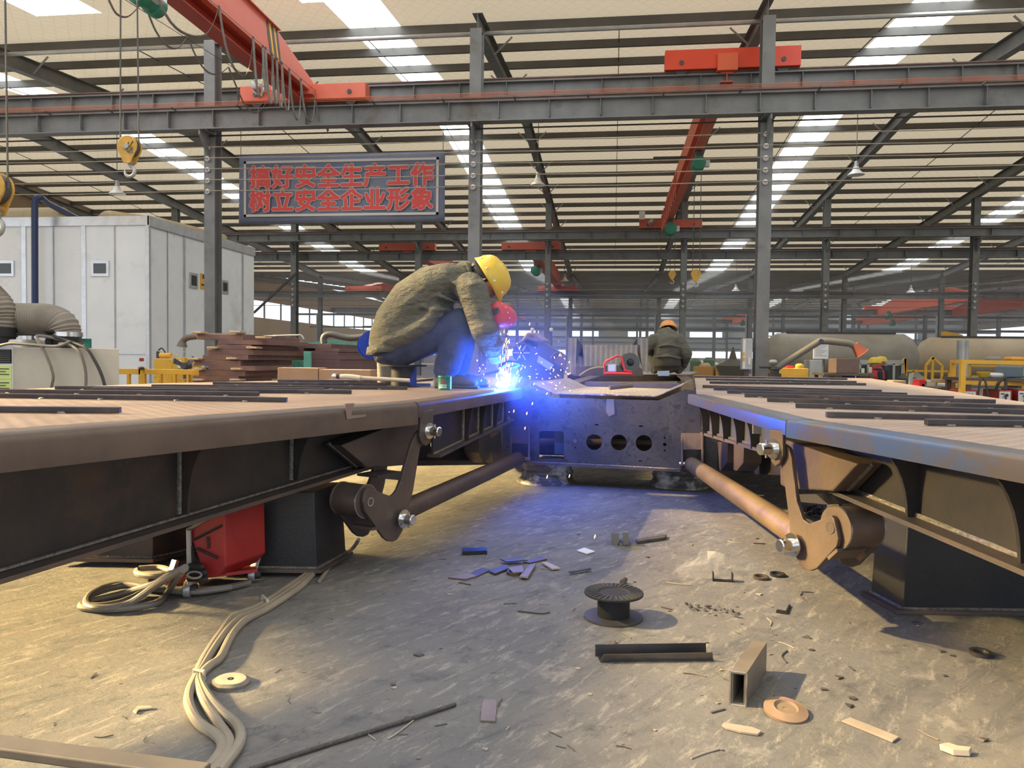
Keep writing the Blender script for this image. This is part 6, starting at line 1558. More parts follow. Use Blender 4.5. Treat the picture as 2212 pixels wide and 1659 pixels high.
# tables and what lies on them
def table(px0, px1, py, Y, dep, label, m=None, legs=None):
    a, b = at_y(px0, py, Y), at_y(px1, py, Y); t = thing('work_table', label, 'table', ((a.x + b.x) / 2, Y, 0), 'steel work tables'); z = a.z; m = m or SCALE_ST
    MB().span((a.x, Y, z - 0.04), (b.x, Y + dep, z)).build('tabletop', m, t, 0)
    for x in (a.x + 0.06, b.x - 0.06):
        for y in (Y + 0.05, Y + dep - 0.05): MB().span((x - 0.03, y - 0.03, 0), (x + 0.03, y + 0.03, z - 0.04)).build('leg', m, t, 0)
    return z
def item(px0, py0, px1, py1, Y, dep, name, label, cat, m, group=None, bev=0.006, zb=None):
    mb = MB(); pbox(mb, px0, py0, px1, py1, Y, dep, zb); return tag(mb.build(name, m, None, 0, bev), label, cat, group)
z = table(1780, 1892, 806, 14.0, 0.8, 'dark steel work table with a rusty box on it')
item(1806, 775, 1857, 805.7, 14.1, 0.5, 'steel_box', 'rusty brown steel box standing on the work table', 'box', mat('box_brown', (0.13, 0.085, 0.07), (0.17, 0.12, 0.10), 3, 0.6))
item(1861, 796, 1868, 805.7, 14.1, 0.1, 'cup', 'small pale cup on the work table nearest the rusty box', 'cup', mat('cup_green', (0.5, 0.6, 0.45)), 'cups on the table'); item(1876, 793, 1884, 805.7, 14.15, 0.1, 'cup', 'cream cup at the end of the work table', 'cup', CREAM, 'cups on the table')
item(1828, 811, 1848, 840, 14.2, 0.3, 'blue_drum', 'blue drum standing under the work table', 'drum', mat('drum_blue', (0.02, 0.06, 0.3)), None, 0.02, 0.0)
item(1675, 796, 1747, 860, 15.0, 0.6, 'tool_cabinet', 'yellow tool cabinet behind the foot of the extraction arm', 'cabinet', YEL, None, 0.01, 0.0)
tag(MB().ball(at_y(1727, 791, 15.1), 0.07, 14, (1.2, 1, 0.8)).build('safety_helmet', HELM, None), 'yellow safety helmet lying on the yellow tool cabinet', 'helmet')
item(1700, 790, 1716, 797, 15.1, 0.3, 'red_rag', 'dull red rag lying on the yellow tool cabinet', 'rag', REDC, None, 0.02); item(1717, 795, 1738, 796.5, 15.05, 0.3, 'white_sheet', 'pale sheet lying on the yellow tool cabinet', 'sheet', PAPER)
item(1747, 778, 1777, 860, 16.5, 0.5, 'locker', 'pale grey locker standing behind the notice sheet', 'locker', GL, None, 0.01, 0.0)
item(1500, 792, 1540, 850, 22.0, 0.5, 'shelf_unit', 'orange wood shelf unit far behind the second worker', 'shelf', mat('shelf_orange', (0.42, 0.22, 0.06)), None, 0.01, 0.0)
item(1545, 792, 1600, 850, 22.0, 0.5, 'shelf_unit', 'orange wood shelf unit beside the draped tripod', 'shelf', bpy.data.materials['shelf_orange'], None, 0.01, 0.0)
c = at_y(1583, 780, 20.0); mb = MB()
mb.loft([V((c.x, 20, c.z + 0.35)), V((c.x, 20, c.z + 0.05)), V((c.x, 20, c.z - 0.12)), V((c.x, 20, 0.0))], [(0.02, 0.02), (0.08, 0.1), (0.4, 0.42), (0.12, 0.14)], (0, 1, 0), 12)
tag(mb.build('draped_stand', mat('drape_olive', (0.10, 0.09, 0.07), rough=0.9), None), 'dark draped stand rising to a point near the cabinet column', 'stand')
# cargo tanks in the distance
def tank(xa, xb, Y, z, r, label, m, cap=True):
    t = thing('tanker_body', label, 'tank', ((xa + xb) / 2, Y, 0), 'tanker bodies')
    MB().lathe((xa, Y, z), (1, 0, 0), [(-0.5, r * 0.1), (-0.42, r * 0.5), (-0.25, r * 0.82), (0, r), (xb - xa, r), (xb - xa + 0.25, r * 0.82), (xb - xa + 0.42, r * 0.5), (xb - xa + 0.5, r * 0.1)], 28).build('shell', m, t)
    MB().span((xa + 0.3, Y - 0.2, z + r - 0.02), (xb - 0.3, Y + 0.2, z + r + 0.05)).build('walkway', GD, t, 0)
    for x in (xa + 0.6, xb - 0.6): MB().span((x - 0.2, Y - r * 0.6, 0), (x + 0.2, Y + r * 0.6, z - r * 0.7)).build('saddle', GD, t, 0)
tank(5.9, 10.2, 29.0, 1.05, 0.85, 'long grey tanker body lying behind the extraction arm', GREY_TANK)
tank(11.9, 15.6, 31.0, 1.05, 0.80, 'cream ended tanker body beyond the work tables', BEIGE_TANK)
tank(18.5, 26.0, 33.0, 1.0, 0.85, 'long grey tanker body behind the yellow rack', GREY_TANK)
def fence(px0, px1, py0, Y, label):
    a, b = at_y(px0, py0, Y), at_y(px1, py0, Y); t = thing('steel_side_panel', label, 'panel', ((a.x + b.x) / 2, Y, 0)); mb = MB()
    MB().span((a.x, Y, a.z - 0.12), (b.x, Y + 0.06, a.z)).build('top_rail', GL, t, 0); MB().span((a.x, Y, 0.0), (b.x, Y + 0.06, 0.12)).build('bottom_rail', GL, t, 0)
    n = int((b.x - a.x) / 0.22)
    for k in range(n + 1): mb.span((a.x + 0.22 * k - 0.03, Y, 0.1), (a.x + 0.22 * k + 0.03, Y + 0.05, a.z - 0.1))
    mb.build('upright_bars', GL, t, 0); MB().span((a.x, Y + 0.1, 0.05), (b.x, Y + 0.14, a.z - 0.15)).build('backing_sheet', GD, t, 0)
fence(1858, 1952, 777, 22.0, 'grey slatted steel side panel behind the pair in yellow helmets')
def rack():
    Y = 10.5; P = lambda x, y, d=0.0: at_y(x, y, Y + d); t = thing('yellow_rack', 'bright yellow square tube rack around the welding machines', 'rack', V((P(2080, 860).x, Y, 0)))
    def post(px, py, d=0.0): a = P(px, py, d); MB().span((a.x - 0.03, Y + d - 0.03, 0), (a.x + 0.03, Y + d + 0.03, a.z)).build('post', YEL, t, 0)
    post(2080, 778); post(2059, 778, 1.2)
    MB().bar(P(2080, 781), P(2300, 786), 0.05, 0.05).build('top_rail', YEL, t, 0); MB().bar(P(2080, 781), P(2059, 781, 1.2), 0.05, 0.05).build('top_rail', YEL, t, 0); MB().bar(P(2080, 826), P(2300, 832, 0.6), 0.04, 0.05).build('shelf_rail', YEL, t, 0)
rack()
z = table(2085, 2300, 816, 10.7, 0.7, 'work table inside the yellow rack carrying a yellow helmet')
c = at_y(2124, 812, 10.9)
tag(MB().lathe((c.x, 10.9, z), (0, 0, 1), [(0, 0.03), (0.005, 0.05), (0.05, 0.075), (0.075, 0.085), (0.077, 0.08), (0.06, 0.07)], 20).build('upturned_helmet', HELM, None), 'upturned yellow helmet on the table in the yellow rack', 'helmet')
item(2173, 791, 2212, 816, 10.9, 0.3, 'grey_bucket', 'blue grey box on the table in the yellow rack', 'box', mat('slate_paint', (0.12, 0.17, 0.20), rough=0.5), None, 0.02); item(2140, 806, 2172, 816, 10.95, 0.3, 'white_cloth', 'crumpled pale cloth beside the upturned yellow helmet', 'cloth', PAPER, None, 0.04)
item(2186, 771, 2216, 780.5, 11.3, 0.25, 'orange_basket', 'orange basket resting on the top rail of the yellow rack', 'basket', mat('basket_orange', (0.75, 0.32, 0.03)), None, 0.03)
item(2138, 770, 2168, 782, 11.3, 0.2, 'cap', 'grey cloth bundle lying on the top rail of the yellow rack', 'bundle', mat('cloth_grey', (0.25, 0.23, 0.2), rough=0.9), None, 0.05)
for i, (px, py, lab) in enumerate(((2082, 843, 'white fronted red welding machine beside the yellow rack post'), (2157, 843, 'white fronted red welding machine under the middle of the rack table'), (2198, 842, 'white fronted red welding machine cut off by the picture edge'))):
    Y = 10.55; t = thing('welding_machine', lab, 'machine', V((at_y(px + 10, py, Y).x, Y, 0)), 'red welding machines')
    mb = MB(); pbox(mb, px, py, px + 30, 900, Y, 0.45, 0.0); mb.build('case', REDP, t, 0, 0.01); mb = MB(); pbox(mb, px + 1, py + 3, px + 26, 895, Y - 0.015, 0.015, 0.02); mb.build('front_panel', WHITEP, t, 0)
    mb = MB(); pbox(mb, px + 5, py + 7, px + 13, py + 9, Y - 0.02, 0.006); mb.build('name_plate', TXT, t, 0)
    MB().cyl(at_y(px + 18, py + 11, Y), at_y(px + 18, py + 11, Y - 0.05), 0.02, 10).build('knob', BLACK, t)
    MB().tube(smooth_path([at_y(px + 14, py + 14, Y - 0.03), at_y(px + 16, py + 18, Y - 0.1), at_y(px + 12, 880, Y - 0.12)], 4), 0.012, 6).build('lead', CABLED, t)
tag(MB().tube(smooth_path([V((at_y(2108, 866, 10.4).x, 10.4, 0.02)), at_y(2115, 835, 10.3), at_y(2124, 818, 10.4), at_y(2130, 830, 10.3), at_y(2135, 862, 10.3)], 6), 0.014, 8).build('looped_cable', CABLED, None), 'black cable looped in front of the rack table', 'cable')
tag(MB().tube(smooth_path([at_y(2150, 846, 10.5), at_y(2158, 826, 10.45), at_y(2172, 817, 10.5), at_y(2172, 842, 10.45)], 6), 0.02, 8).build('hanging_hose', CABLED, None), 'black hose hanging over the rack table edge', 'hose')
item(2020, 820, 2110, 826, 11.5, 0.15, 'wood_plank', 'pale plank lying across trestles before the yellow rack', 'plank', WOOD)
z = table(1898, 2090, 836, 11.8, 0.5, 'low rusty trestle table in front of the yellow helmets', RUST)
for i, (a, b, c, d, m, nm, lab) in enumerate(((1928, 822, 1958, 836, WOOD, 'carton', 'opened cardboard carton on the low trestle table'), (1985, 820, 2000, 836, REDC, 'red_rag', 'red brown bundle on the low trestle table'), (2002, 822, 2022, 836, CREAM, 'carton', 'cream carton on the low trestle table'), (2040, 829, 2056, 836, PAPER, 'paper_roll', 'white paper roll on the low trestle table'), (1990, 828, 2000, 836, WHITEP, 'white_cup', 'white cup between the cartons on the trestle table'))):
    item(a, b, c, d - 0.3, 11.9, 0.25, nm, lab, nm.split('_')[-1], m, None, 0.01)
tag(MB().bar((at_y(1963, 845, 11.7).x, 11.7, 0.0), at_y(1968, 806, 11.7), 0.05, 0.04).build('grey_post', GL, None, 0), 'short grey post leaning at the front of the trestle table', 'post')
for px, py, Yy, lab in ((1952, 806, 20.0, 'dark gas cylinder standing behind the trestle table'), (1975, 815, 19.0, 'blue capped gas cylinder near the red extinguisher')):
    c = at_y(px, py, Yy); tag(MB().lathe((c.x, Yy, 0), (0, 0, 1), [(0, 0.12), (c.z * 0.8, 0.12), (c.z * 0.92, 0.06), (c.z, 0.03)], 16).build('gas_cylinder', GD, None), lab, 'cylinder', 'gas cylinders')
c = at_y(1987, 826, 17.5); tag(MB().lathe((c.x, 17.5, 0.0), (0, 0, 1), [(0, 0.08), (c.z * 0.75, 0.08), (c.z * 0.85, 0.03), (c.z, 0.03)], 16).build('fire_extinguisher', REDC, None), 'red fire extinguisher beyond the trestle table', 'extinguisher')
# yellow frames and handrails far away
for (px0, px1, py, Y, lab) in ((1895, 2050, 800, 26.0, 'yellow handrail frame around the cream ended tank'), (1640, 1800, 726, 45.0, 'distant yellow platform railing above the grey tank'), (1520, 1600, 780, 40.0, 'distant yellow railing behind the shelf units'), (2095, 2212, 790, 27.0, 'yellow railing in front of the far grey tank')):
    a, b = at_y(px0, py, Y), at_y(px1, py, Y); t = thing('yellow_railing', lab, 'railing', ((a.x + b.x) / 2, Y, 0), 'yellow railings')
    for zz in (a.z, a.z - 0.35): MB().bar((a.x, Y, zz), (b.x, Y, zz), 0.06, 0.06).build('rail', YEL, t, 0)
    n = max(2, int((b.x - a.x) / 0.9))
    for k in range(n + 1): x = a.x + (b.x - a.x) * k / n; MB().span((x - 0.03, Y - 0.03, 0), (x + 0.03, Y + 0.03, a.z)).build('post', YEL, t, 0)
# red truck chassis far off and jib
def truck():
    Y = 44; P = lambda x, y: at_y(x, y, Y); t = thing('red_truck_body', 'distant red machine body behind the far tank', 'machine', V((P(2140, 770).x, Y, 0)))
    mb = MB(); pbox(mb, 2112, 730, 2150, 790, Y, 2.0, 0.0); mb.build('body', REDC, t, 0, 0.05); mb = MB(); pbox(mb, 2150, 742, 2175, 790, Y, 2.0, 0.0); mb.build('cab', REDP, t, 0, 0.05)
    mb = MB(); pbox(mb, 2158, 746, 2170, 756, Y - 0.05, 0.06); mb.build('cab_window', GLASSD, t, 0)
truck()
def jib():
    Y = 40; P = lambda x, y: at_y(x, y, Y); t = thing('jib_crane', 'yellow jib arm with hanging hoses between the far columns', 'arm', V((P(2050, 730).x, Y, 0)))
    MB().bar(P(2036, 722), P(2075, 730), 0.35, 0.3).build('arm', YEL, t, 0); MB().cyl(V((P(2076, 740).x, Y, 0)), P(2076, 728), 0.12, 10).build('mast', GL, t); MB().tube(smooth_path([P(2045, 728), P(2055, 740), P(2065, 732)], 5), 0.05, 6).build('hose', CABLED, t)
jib()
c = at_y(2115, 705, 33); 
tag(MB().cyl((at_y(2080, 780, 20).x, 20, 0), (at_y(2080, 735, 20).x, 20, at_y(2080, 735, 20).z), 0.13, 14).build('filter_drum', GL, None), 'pale grey upright filter drum beside a second row column', 'drum')
# ball ended bollards by the chequered panel
for px, lab in ((1150, 'ball topped stanchion behind the opened wire feeder'), (1191, 'ball topped stanchion between the feeder and the chequered panel')):
    c = at_y(px, 712, 13.0); t = thing('ball_stanchion', lab, 'stanchion', (c.x, 13.0, 0), 'ball topped stanchions'); MB().ball(c, 0.035, 12).build('ball', CREAM, t); MB().cyl((c.x, 13.0, 0), (c.x, 13.0, c.z), 0.018, 8).build('pole', GD, t)

# more of the busy work area behind the bluish ramp
random.seed(77)
BOXM = [WOOD, CREAM, mat('dull_green_crate', (0.10, 0.16, 0.10), rough=0.7), GL, RUST, mat('dark_crate', (0.05, 0.045, 0.04), rough=0.7), TAN]
for k in range(26):
    px = random.uniform(1900, 2080); Y = random.uniform(12.6, 17.0); w = random.uniform(6, 20); top = random.uniform(828, 848)
    item(px, top, px + w, 870, Y, random.uniform(0.15, 0.4), 'parts_crate', 'small parts crate in the jumble behind the low trestle table', 'crate', random.choice(BOXM), 'parts crates behind the trestle table', 0.01, 0.0)
for k in range(16):
    px = random.uniform(1660, 1900); Y = random.uniform(17.5, 24.0); w = random.uniform(6, 18); top = random.uniform(795, 812)
    item(px, top, px + w, 870, Y, random.uniform(0.15, 0.4), 'storage_bin', 'small storage bin in the row behind the rusty box table', 'bin', random.choice(BOXM), 'storage bins behind the rusty box table', 0.01, 0.0)
for k in range(10):
    px = 1500 + 11 * k + random.uniform(-3, 3); Y = random.uniform(24, 30); c = at_y(px, random.uniform(772, 792), Y)
    tag(MB().lathe((c.x, Y, 0), (0, 0, 1), [(0, 0.18), (c.z * 0.9, 0.18), (c.z, 0.1)], 12).build('small_drum', random.choice(BOXM), None), 'small drum among the distant stock behind the second worker', 'drum', 'drums in the distant stock')
for (pxs, Y, lab) in (([(2000, 790), (2015, 772), (2035, 790)], 24.0, 'yellow slanted stair rail nearest the cream ended tank'), ([(1925, 800), (1955, 775), (1958, 830)], 24.5, 'yellow stair rail rising in front of the cream ended tank')):
    mb = MB()
    for a, b in zip(pxs[:-1], pxs[1:]): mb.bar(at_y(*a, Y), at_y(*b, Y), 0.06, 0.06)
    for a in pxs: q = at_y(*a, Y); mb.span((q.x - 0.03, Y - 0.03, 0), (q.x + 0.03, Y + 0.03, q.z))
    tag(mb.build('stair_rail', YEL, None, 0), lab, 'rail')
# ================================================================== ON THE FLOOR
def fl(px, py, z=0.0): return at_z(px, py, z)
def rough_path(pxs, r, z=None): return smooth_path([fl(px, py, r if z is None else z) for px, py in pxs], 6)
# three strand welding cable bundle with ties
def bundle():
    t = thing('welding_cable_bundle', 'bundle of three dusty welding cables tied together, snaking across the floor', 'cable', fl(430, 1450))
    A = [(672, 1238), (640, 1265), (572, 1310), (520, 1335), (490, 1362), (462, 1400), (440, 1436), (424, 1462), (410, 1492), (408, 1520), (428, 1560), (470, 1590), (480, 1614), (462, 1645), (440, 1665)]
    B = [(668, 1237), (632, 1262), (562, 1308), (505, 1332), (478, 1366), (452, 1404), (432, 1440), (426, 1462), (428, 1480), (444, 1520), (470, 1560), (495, 1600), (488, 1630), (470, 1655), (455, 1672)]
    C = [(676, 1240), (645, 1270), (580, 1313), (530, 1340), (500, 1372), (476, 1420), (450, 1440), (432, 1462), (440, 1490), (470, 1530), (510, 1565), (520, 1590), (512, 1615), (492, 1642), (472, 1668)]
    for P in (A, B, C): MB().tube(rough_path(P, 0.0125), 0.0125, 10).build('cable_strand', CABLE, t)
    for p, q in (((419, 1456), (441, 1459)), ((567, 1294), (578, 1304))):
        a, b = fl(*p, 0.018), fl(*q, 0.018); m = (a + b) / 2; d = (b - a).normalized()
        MB().tube([a + V((0, 0, -0.012)), a + V((0, 0, 0.012)), b + V((0, 0, 0.012)), b + V((0, 0, -0.012))], 0.005, 6).build('tape_tie', CREAM, t)
bundle()
def coil():
    t = thing('coiled_cable', 'loop of thick dusty cable lying beside the red wire trolley', 'cable', fl(260, 1300))
    for k, P in enumerate(([(400, 1228), (350, 1255), (290, 1275), (230, 1290), (190, 1300), (177, 1305), (180, 1312), (230, 1316), (290, 1312), (340, 1302), (360, 1280), (390, 1238)],
              [(400, 1226), (360, 1245), (320, 1272), (270, 1298), (225, 1308), (195, 1308), (188, 1298), (205, 1282), (240, 1270), (280, 1264), (330, 1268), (400, 1274), (470, 1272), (540, 1258)],
              [(395, 1230), (340, 1262), (285, 1300), (240, 1312), (200, 1312), (186, 1302), (196, 1284), (230, 1268), (270, 1262), (340, 1272), (420, 1278), (500, 1268)])):
        n = len(P); pts = []
        for i, (px, py) in enumerate(P):
            z = 0.014 + 0.004 * k + (0.16 * max(0, 1 - i / 2.2) ** 1.2) + (0.14 if (k == 0 and i == n - 1) else 0)
            pts.append(fl(px, py, z))
        MB().tube(smooth_path(pts, 6), 0.0125, 10).build('cable_strand', CABLEG, t)
    for P in ([(300, 1228), (345, 1226), (370, 1236), (340, 1244), (300, 1240), (296, 1232)],):
        MB().tube(rough_path(P, 0.03), 0.0125, 8).build('cable_strand', CABLE, t)
coil()
def trolley():
    b = fl(430, 1285); t = thing('wire_trolley', 'battered red welding wire trolley on castors under the ramp', 'trolley', b)
    P = lambda px, py, Y: at_y(px, py, Y)
    Y = fl(410, 1290).y
    MB().prism([P(405, 1145, Y), P(485, 1098, Y), P(488, 1225, Y), P(470, 1246, Y), P(442, 1250, Y), P(428, 1205, Y)], (0.05, 0.22, 0)).build('body', REDP, t, 0, 0.006)
    MB().prism([P(440, 1250, Y), P(556, 1236, Y + 0.1), P(548, 1226, Y + 0.3), P(450, 1236, Y + 0.2)], (0, 0, 0.012)).build('base_tray', REDP, t, 0)
    MB().tube([P(404, 1146, Y - 0.005), P(484, 1101, Y - 0.005)], 0.007, 6).build('bright_edge', BRIGHT, t)
    MB().prism([P(352, 1256, Y + 0.04), P(404, 1238, Y + 0.04), P(410, 1256, Y + 0.04), P(365, 1268, Y + 0.04)], (0.0, 0.2, 0)).build('tray', REDP, t, 0, 0.004)
    for k, (px0, py0, px1, py1) in enumerate(((420, 1165, 478, 1135), (425, 1185, 470, 1205), (415, 1180, 418, 1212), (448, 1160, 450, 1185))): MB().tube([P(px0, py0, Y - 0.008), P(px1, py1, Y - 0.008)], 0.005, 5).build('dark_scrape', BLACK, t)
    MB().cyl(P(408, 1145, Y - 0.01), P(410, 1262, Y - 0.01), 0.010, 10).build('front_post', GL, t)
    mb = MB(); random.seed(11)
    for k in range(14): mb.ball(P(425 + random.uniform(-14, 14), 1240 + random.uniform(-16, 14), Y - 0.04), 0.018, 8, (1.2, 1, 0.9))
    mb.build('wrapped_socket', PLASTIC, t)
    MB().tube([P(405 + 30 * (0.5 + 0.5 * math.cos(a)), 1242 + 7 * math.sin(a), Y - 0.065 - 0.01 * math.sin(a)) for a in [2 * PI * k / 16 for k in range(17)]], 0.004, 6).build('wire_tie', GL, t)
    for px, py, yy in ((406, 1288, 0.0), (368, 1268, 0.12), (545, 1248, 0.22), (522, 1236, 0.3)):
        c = at_y(px, py, Y + yy); r = max(0.022, min(0.034, c.z if c.z > 0.02 else 0.03)); c.z = r
        w = MB().lathe(c - V((0.012, 0.004, 0)), (0.95, 0.3, 0), [(0, r * 0.3), (0, r * 0.95), (0.004, r), (0.02, r), (0.024, r * 0.95), (0.024, r * 0.3)], 20).build('castor_wheel', GL, t)
        MB().cyl(c - V((0.016, 0.005, 0)), c + V((0.03, 0.01, 0)), r * 0.62, 14).build('castor_hub', CABLED, w)
        MB().bar(c + V((0, 0.0, r * 0.2)), c + V((0.01, 0.02, r + 0.035)), 0.03, 0.014).build('castor_fork', GL, t, 0)
trolley()
tag(MB().tube(smooth_path([fl(690, 1255, 0.008), fl(735, 1195, 0.01), fl(760, 1186, 0.03), at_z(775, 1165, 0.1)], 5), 0.008, 8).build('thin_cable', CABLE, None), 'thin pale cable curving out from under the bell crank', 'cable')

# empty black wire spool
def floor_spool():
    c = fl(1325, 1334); t = thing('empty_wire_spool', 'empty black plastic wire spool standing on the floor', 'spool', c); r = 0.102; h = 0.088
    MB().lathe(c, (0, 0, 1), [(0, 0.03), (0, r), (0.006, r), (0.008, 0.06), (0.008, 0.03)], 48).build('lower_flange', mat('dusty_plastic', (0.075, 0.07, 0.062), (0.04, 0.038, 0.036), 9, 0.6), t)
    MB().lathe(c, (0, 0, 1), [(0.006, 0.05), (0.006, 0.056), (h - 0.004, 0.056), (h - 0.004, 0.05)], 40).build('barrel', PLASTIC, t)
    u = MB().lathe(c + V((0, 0, h - 0.004)), (0, 0, 1), [(0, 0.05), (0, r), (0.003, r + 0.001), (0.007, r), (0.007, 0.054), (0.004, 0.05)], 48).build('upper_flange', PLASTIC, t)
    for k in range(30):
        a = 2 * PI * k / 30; d = V((math.cos(a), math.sin(a), 0)); MB().bar(c + d * 0.058 + V((0, 0, h + 0.004)), c + d * (r - 0.005) + V((0, 0, h + 0.004)), 0.0025, 0.004).build('flange_rib', GD, u, 0)
    MB().lathe(c, (0, 0, 1), [(0.02, 0.018), (0.02, 0.024), (h - 0.012, 0.024), (h - 0.012, 0.018)], 24).build('hub', PLASTIC, t)
    MB().lathe(c + V((0, 0, 0.05)), (0, 0, 1), [(0, 0.022), (0, 0.052), (0.003, 0.052), (0.003, 0.022)], 24).build('inner_web', PLASTIC, t)
floor_spool()
def angle_strip():
    a, b = fl(1297, 1431), fl(1541, 1427); Y2 = fl(1297, 1420).y; t = thing('angle_steel_offcut', 'folded dark steel channel strip lying on the floor near the empty spool', 'offcut', a)
    d = (b - a); n = V((-d.y, d.x, 0)).normalized()
    z = 0.026
    MB().prism([a, b, b + V((-0.004, -0.006, z)), a + V((0.01, -0.006, z))], n * 0.004).build('near_wall', mat('polished_strip', (0.12, 0.115, 0.11), (0.2, 0.19, 0.18), 5, 0.25, 0.7), t, 0)
    MB().prism([a, b, b + n * 0.045, a + n * 0.045], (0, 0, 0.003)).build('base_web', BLACK, t, 0)
    MB().prism([a + n * 0.045 - d * 0.02, b + n * 0.045 - d * 0.02, b + n * 0.05 - d * 0.02 + V((0, 0, 0.034)), a + n * 0.05 - d * 0.02 + V((0, 0, 0.034))], n * 0.004).build('far_wall', DARK, t, 0)
angle_strip()
def tube_offcut():
    a, b = fl(1577, 1521), fl(1611, 1526); far = fl(1655, 1452); t = thing('square_tube_offcut', 'short rectangular steel tube standing with its open end to the viewer', 'offcut', a)
    d = (far - b); w = (b - a); h = V((0, 0, (b - at_y(1611, 1454, b.y)).length)); th = 0.006
    wn = w.normalized(); u = V((0, 0, 1))
    m = mat('tube_offcut_steel', (0.21, 0.175, 0.14), (0.28, 0.235, 0.185), 8, 0.5, 0.3)
    mb = MB(); mb.prism([a, a + w, a + w + u * th, a + u * th], d); mb.prism([a + h - u * th, a + w + h - u * th, a + w + h, a + h], d); mb.prism([a + u * th, a + wn * th + u * th, a + wn * th + h - u * th, a + h - u * th], d); mb.prism([a + w - wn * th + u * th, a + w + u * th, a + w + h - u * th, a + w - wn * th + h - u * th], d)
    mb.build('tube_walls', m, t, 0)
    e = MB(); dn = -d.normalized() * 0.0015
    loop_ = [a, a + w, a + w + h, a, a]
    for p, q in ((a, a + w), (a + w, a + w + h), (a + w + h, a + h), (a + h, a)): e.tube([p + dn, (p + q) / 2 + dn, q + dn], 0.0035, 6)
    e.build('cut_edge', BRIGHT, t)
tube_offcut()
def disc(px, py, R, label, kind):
    c = fl(px, py); t = thing(kind, label, 'disc', c)
    return c, t
c, t = disc(1697, 1543, 0.052, 'worn brown flap disc lying tilted beside the rectangular tube', 'flap_disc')
ax = V((0.05, -0.16, 1)).normalized(); c = c + V((0, 0, 0.010))
MB().lathe(c, ax, [(-0.004, 0.010), (-0.004, 0.054), (0.004, 0.0545), (0.011, 0.030), (0.005, 0.026), (0.004, 0.010)], 40).build('abrasive', mat('worn_abrasive', (0.26, 0.17, 0.11), (0.33, 0.22, 0.15), 20, 0.8), t)
MB().lathe(c, ax, [(0.0, 0.008), (0.0, 0.026), (0.005, 0.026), (0.005, 0.008)], 28).build('hub_plate', mat('disc_hub', (0.24, 0.18, 0.12), rough=0.7), t)
c, t = disc(498, 1478, 0.05, 'used grinding disc with a pale hub lying near the cable bundle', 'grinding_disc'); c = c + V((0, 0, 0.006)); ax = V((0.05, 0.02, 1)).normalized()
MB().lathe(c, ax, [(-0.006, 0.012), (-0.006, 0.05), (0.004, 0.051), (0.008, 0.042), (0.006, 0.012)], 44).build('abrasive', mat('grey_abrasive', (0.16, 0.145, 0.12), (0.26, 0.23, 0.18), 60, 0.9), t)
MB().lathe(c + ax * 0.006, ax, [(0, 0.008), (0, 0.041), (0.004, 0.040), (0.006, 0.016), (0.003, 0.008)], 36).build('hub_plate', mat('cream_hub', (0.55, 0.47, 0.34), rough=0.6), t)
MB().lathe(c + ax * 0.009, ax, [(0, 0.004), (0, 0.0085), (0.001, 0.0085), (0.001, 0.004)], 20).build('bore_ring', BLACK, t)
def ring(px, py, R, label, m, thick=0.012, w=0.4):
    c = fl(px, py) + V((0, 0, 0.001)); o = MB().lathe(c, (0.02, -0.03, 1), [(0.001, R * (1 - w)), (0.001, R), (thick, R * 0.98), (thick, R * (1 - w) + 0.002), (0.001, R * (1 - w))], 32, False).build('steel_ring', m, None)
    tag(o, label, 'ring', 'loose steel rings')
ring(2118, 1415, 0.032, 'dark brown steel ring lying near the box leg of the bluish ramp', DARK)
ring(1644, 1250, 0.032, 'brown steel ring lying with yellow straw under the sunlit crank', RUST, 0.010, 0.3); ring(1680, 1244, 0.032, 'dark steel ring beside the ring with yellow straw', DARK, 0.010, 0.3)
ring(1112, 1240, 0.034, 'brown steel ring on the heap of plate offcuts', RUST, 0.012, 0.3)
def flat(pxs, th, name, label, cat, m, z=0.001, group=None, tilt=0.0):
    P = [fl(*p) + V((0, 0, z)) for p in pxs]
    return tag(MB().prism(P, (0, tilt * th, th)).build(name, m, None, 0, 0.001), label, cat, group)
OFF = mat('offcut_steel', (0.20, 0.15, 0.12), (0.27, 0.21, 0.165), 10, 0.6, 0.05); OFFD = mat('dark_offcut', (0.07, 0.062, 0.06), (0.11, 0.095, 0.085), 10, 0.6, 0.1); PALE = mat('pale_offcut', (0.36, 0.30, 0.23), (0.42, 0.36, 0.28), 10, 0.6)
flat([(1038, 1560), (1070, 1562), (1074, 1522), (1068, 1515), (1046, 1515), (1041, 1522)], 0.005, 'plate_offcut', 'small chequered plate offcut alone on the shaded floor', 'offcut', OFF)
flat([(1818, 1561), (1836, 1554), (1942, 1596), (1928, 1606)], 0.005, 'flat_bar_offcut', 'long flat bar offcut lying aslant on the sunlit floor', 'offcut', PALE)
flat([(1559, 1571), (1564, 1566), (1625, 1576), (1645, 1584), (1637, 1591), (1600, 1586), (1570, 1578)], 0.006, 'plate_offcut', 'curved plate offcut below the worn flap disc', 'offcut', PALE)
flat([(998, 1192), (1052, 1191), (1052, 1198), (999, 1200)], 0.018, 'bar_offcut', 'short black round bar lying before the offcut heap', 'offcut', BLACK)
flat([(1373, 1171), (1440, 1160), (1436, 1167), (1376, 1176)], 0.014, 'bar_offcut', 'dark square bar lying beside the small tin box frame', 'offcut', OFFD)
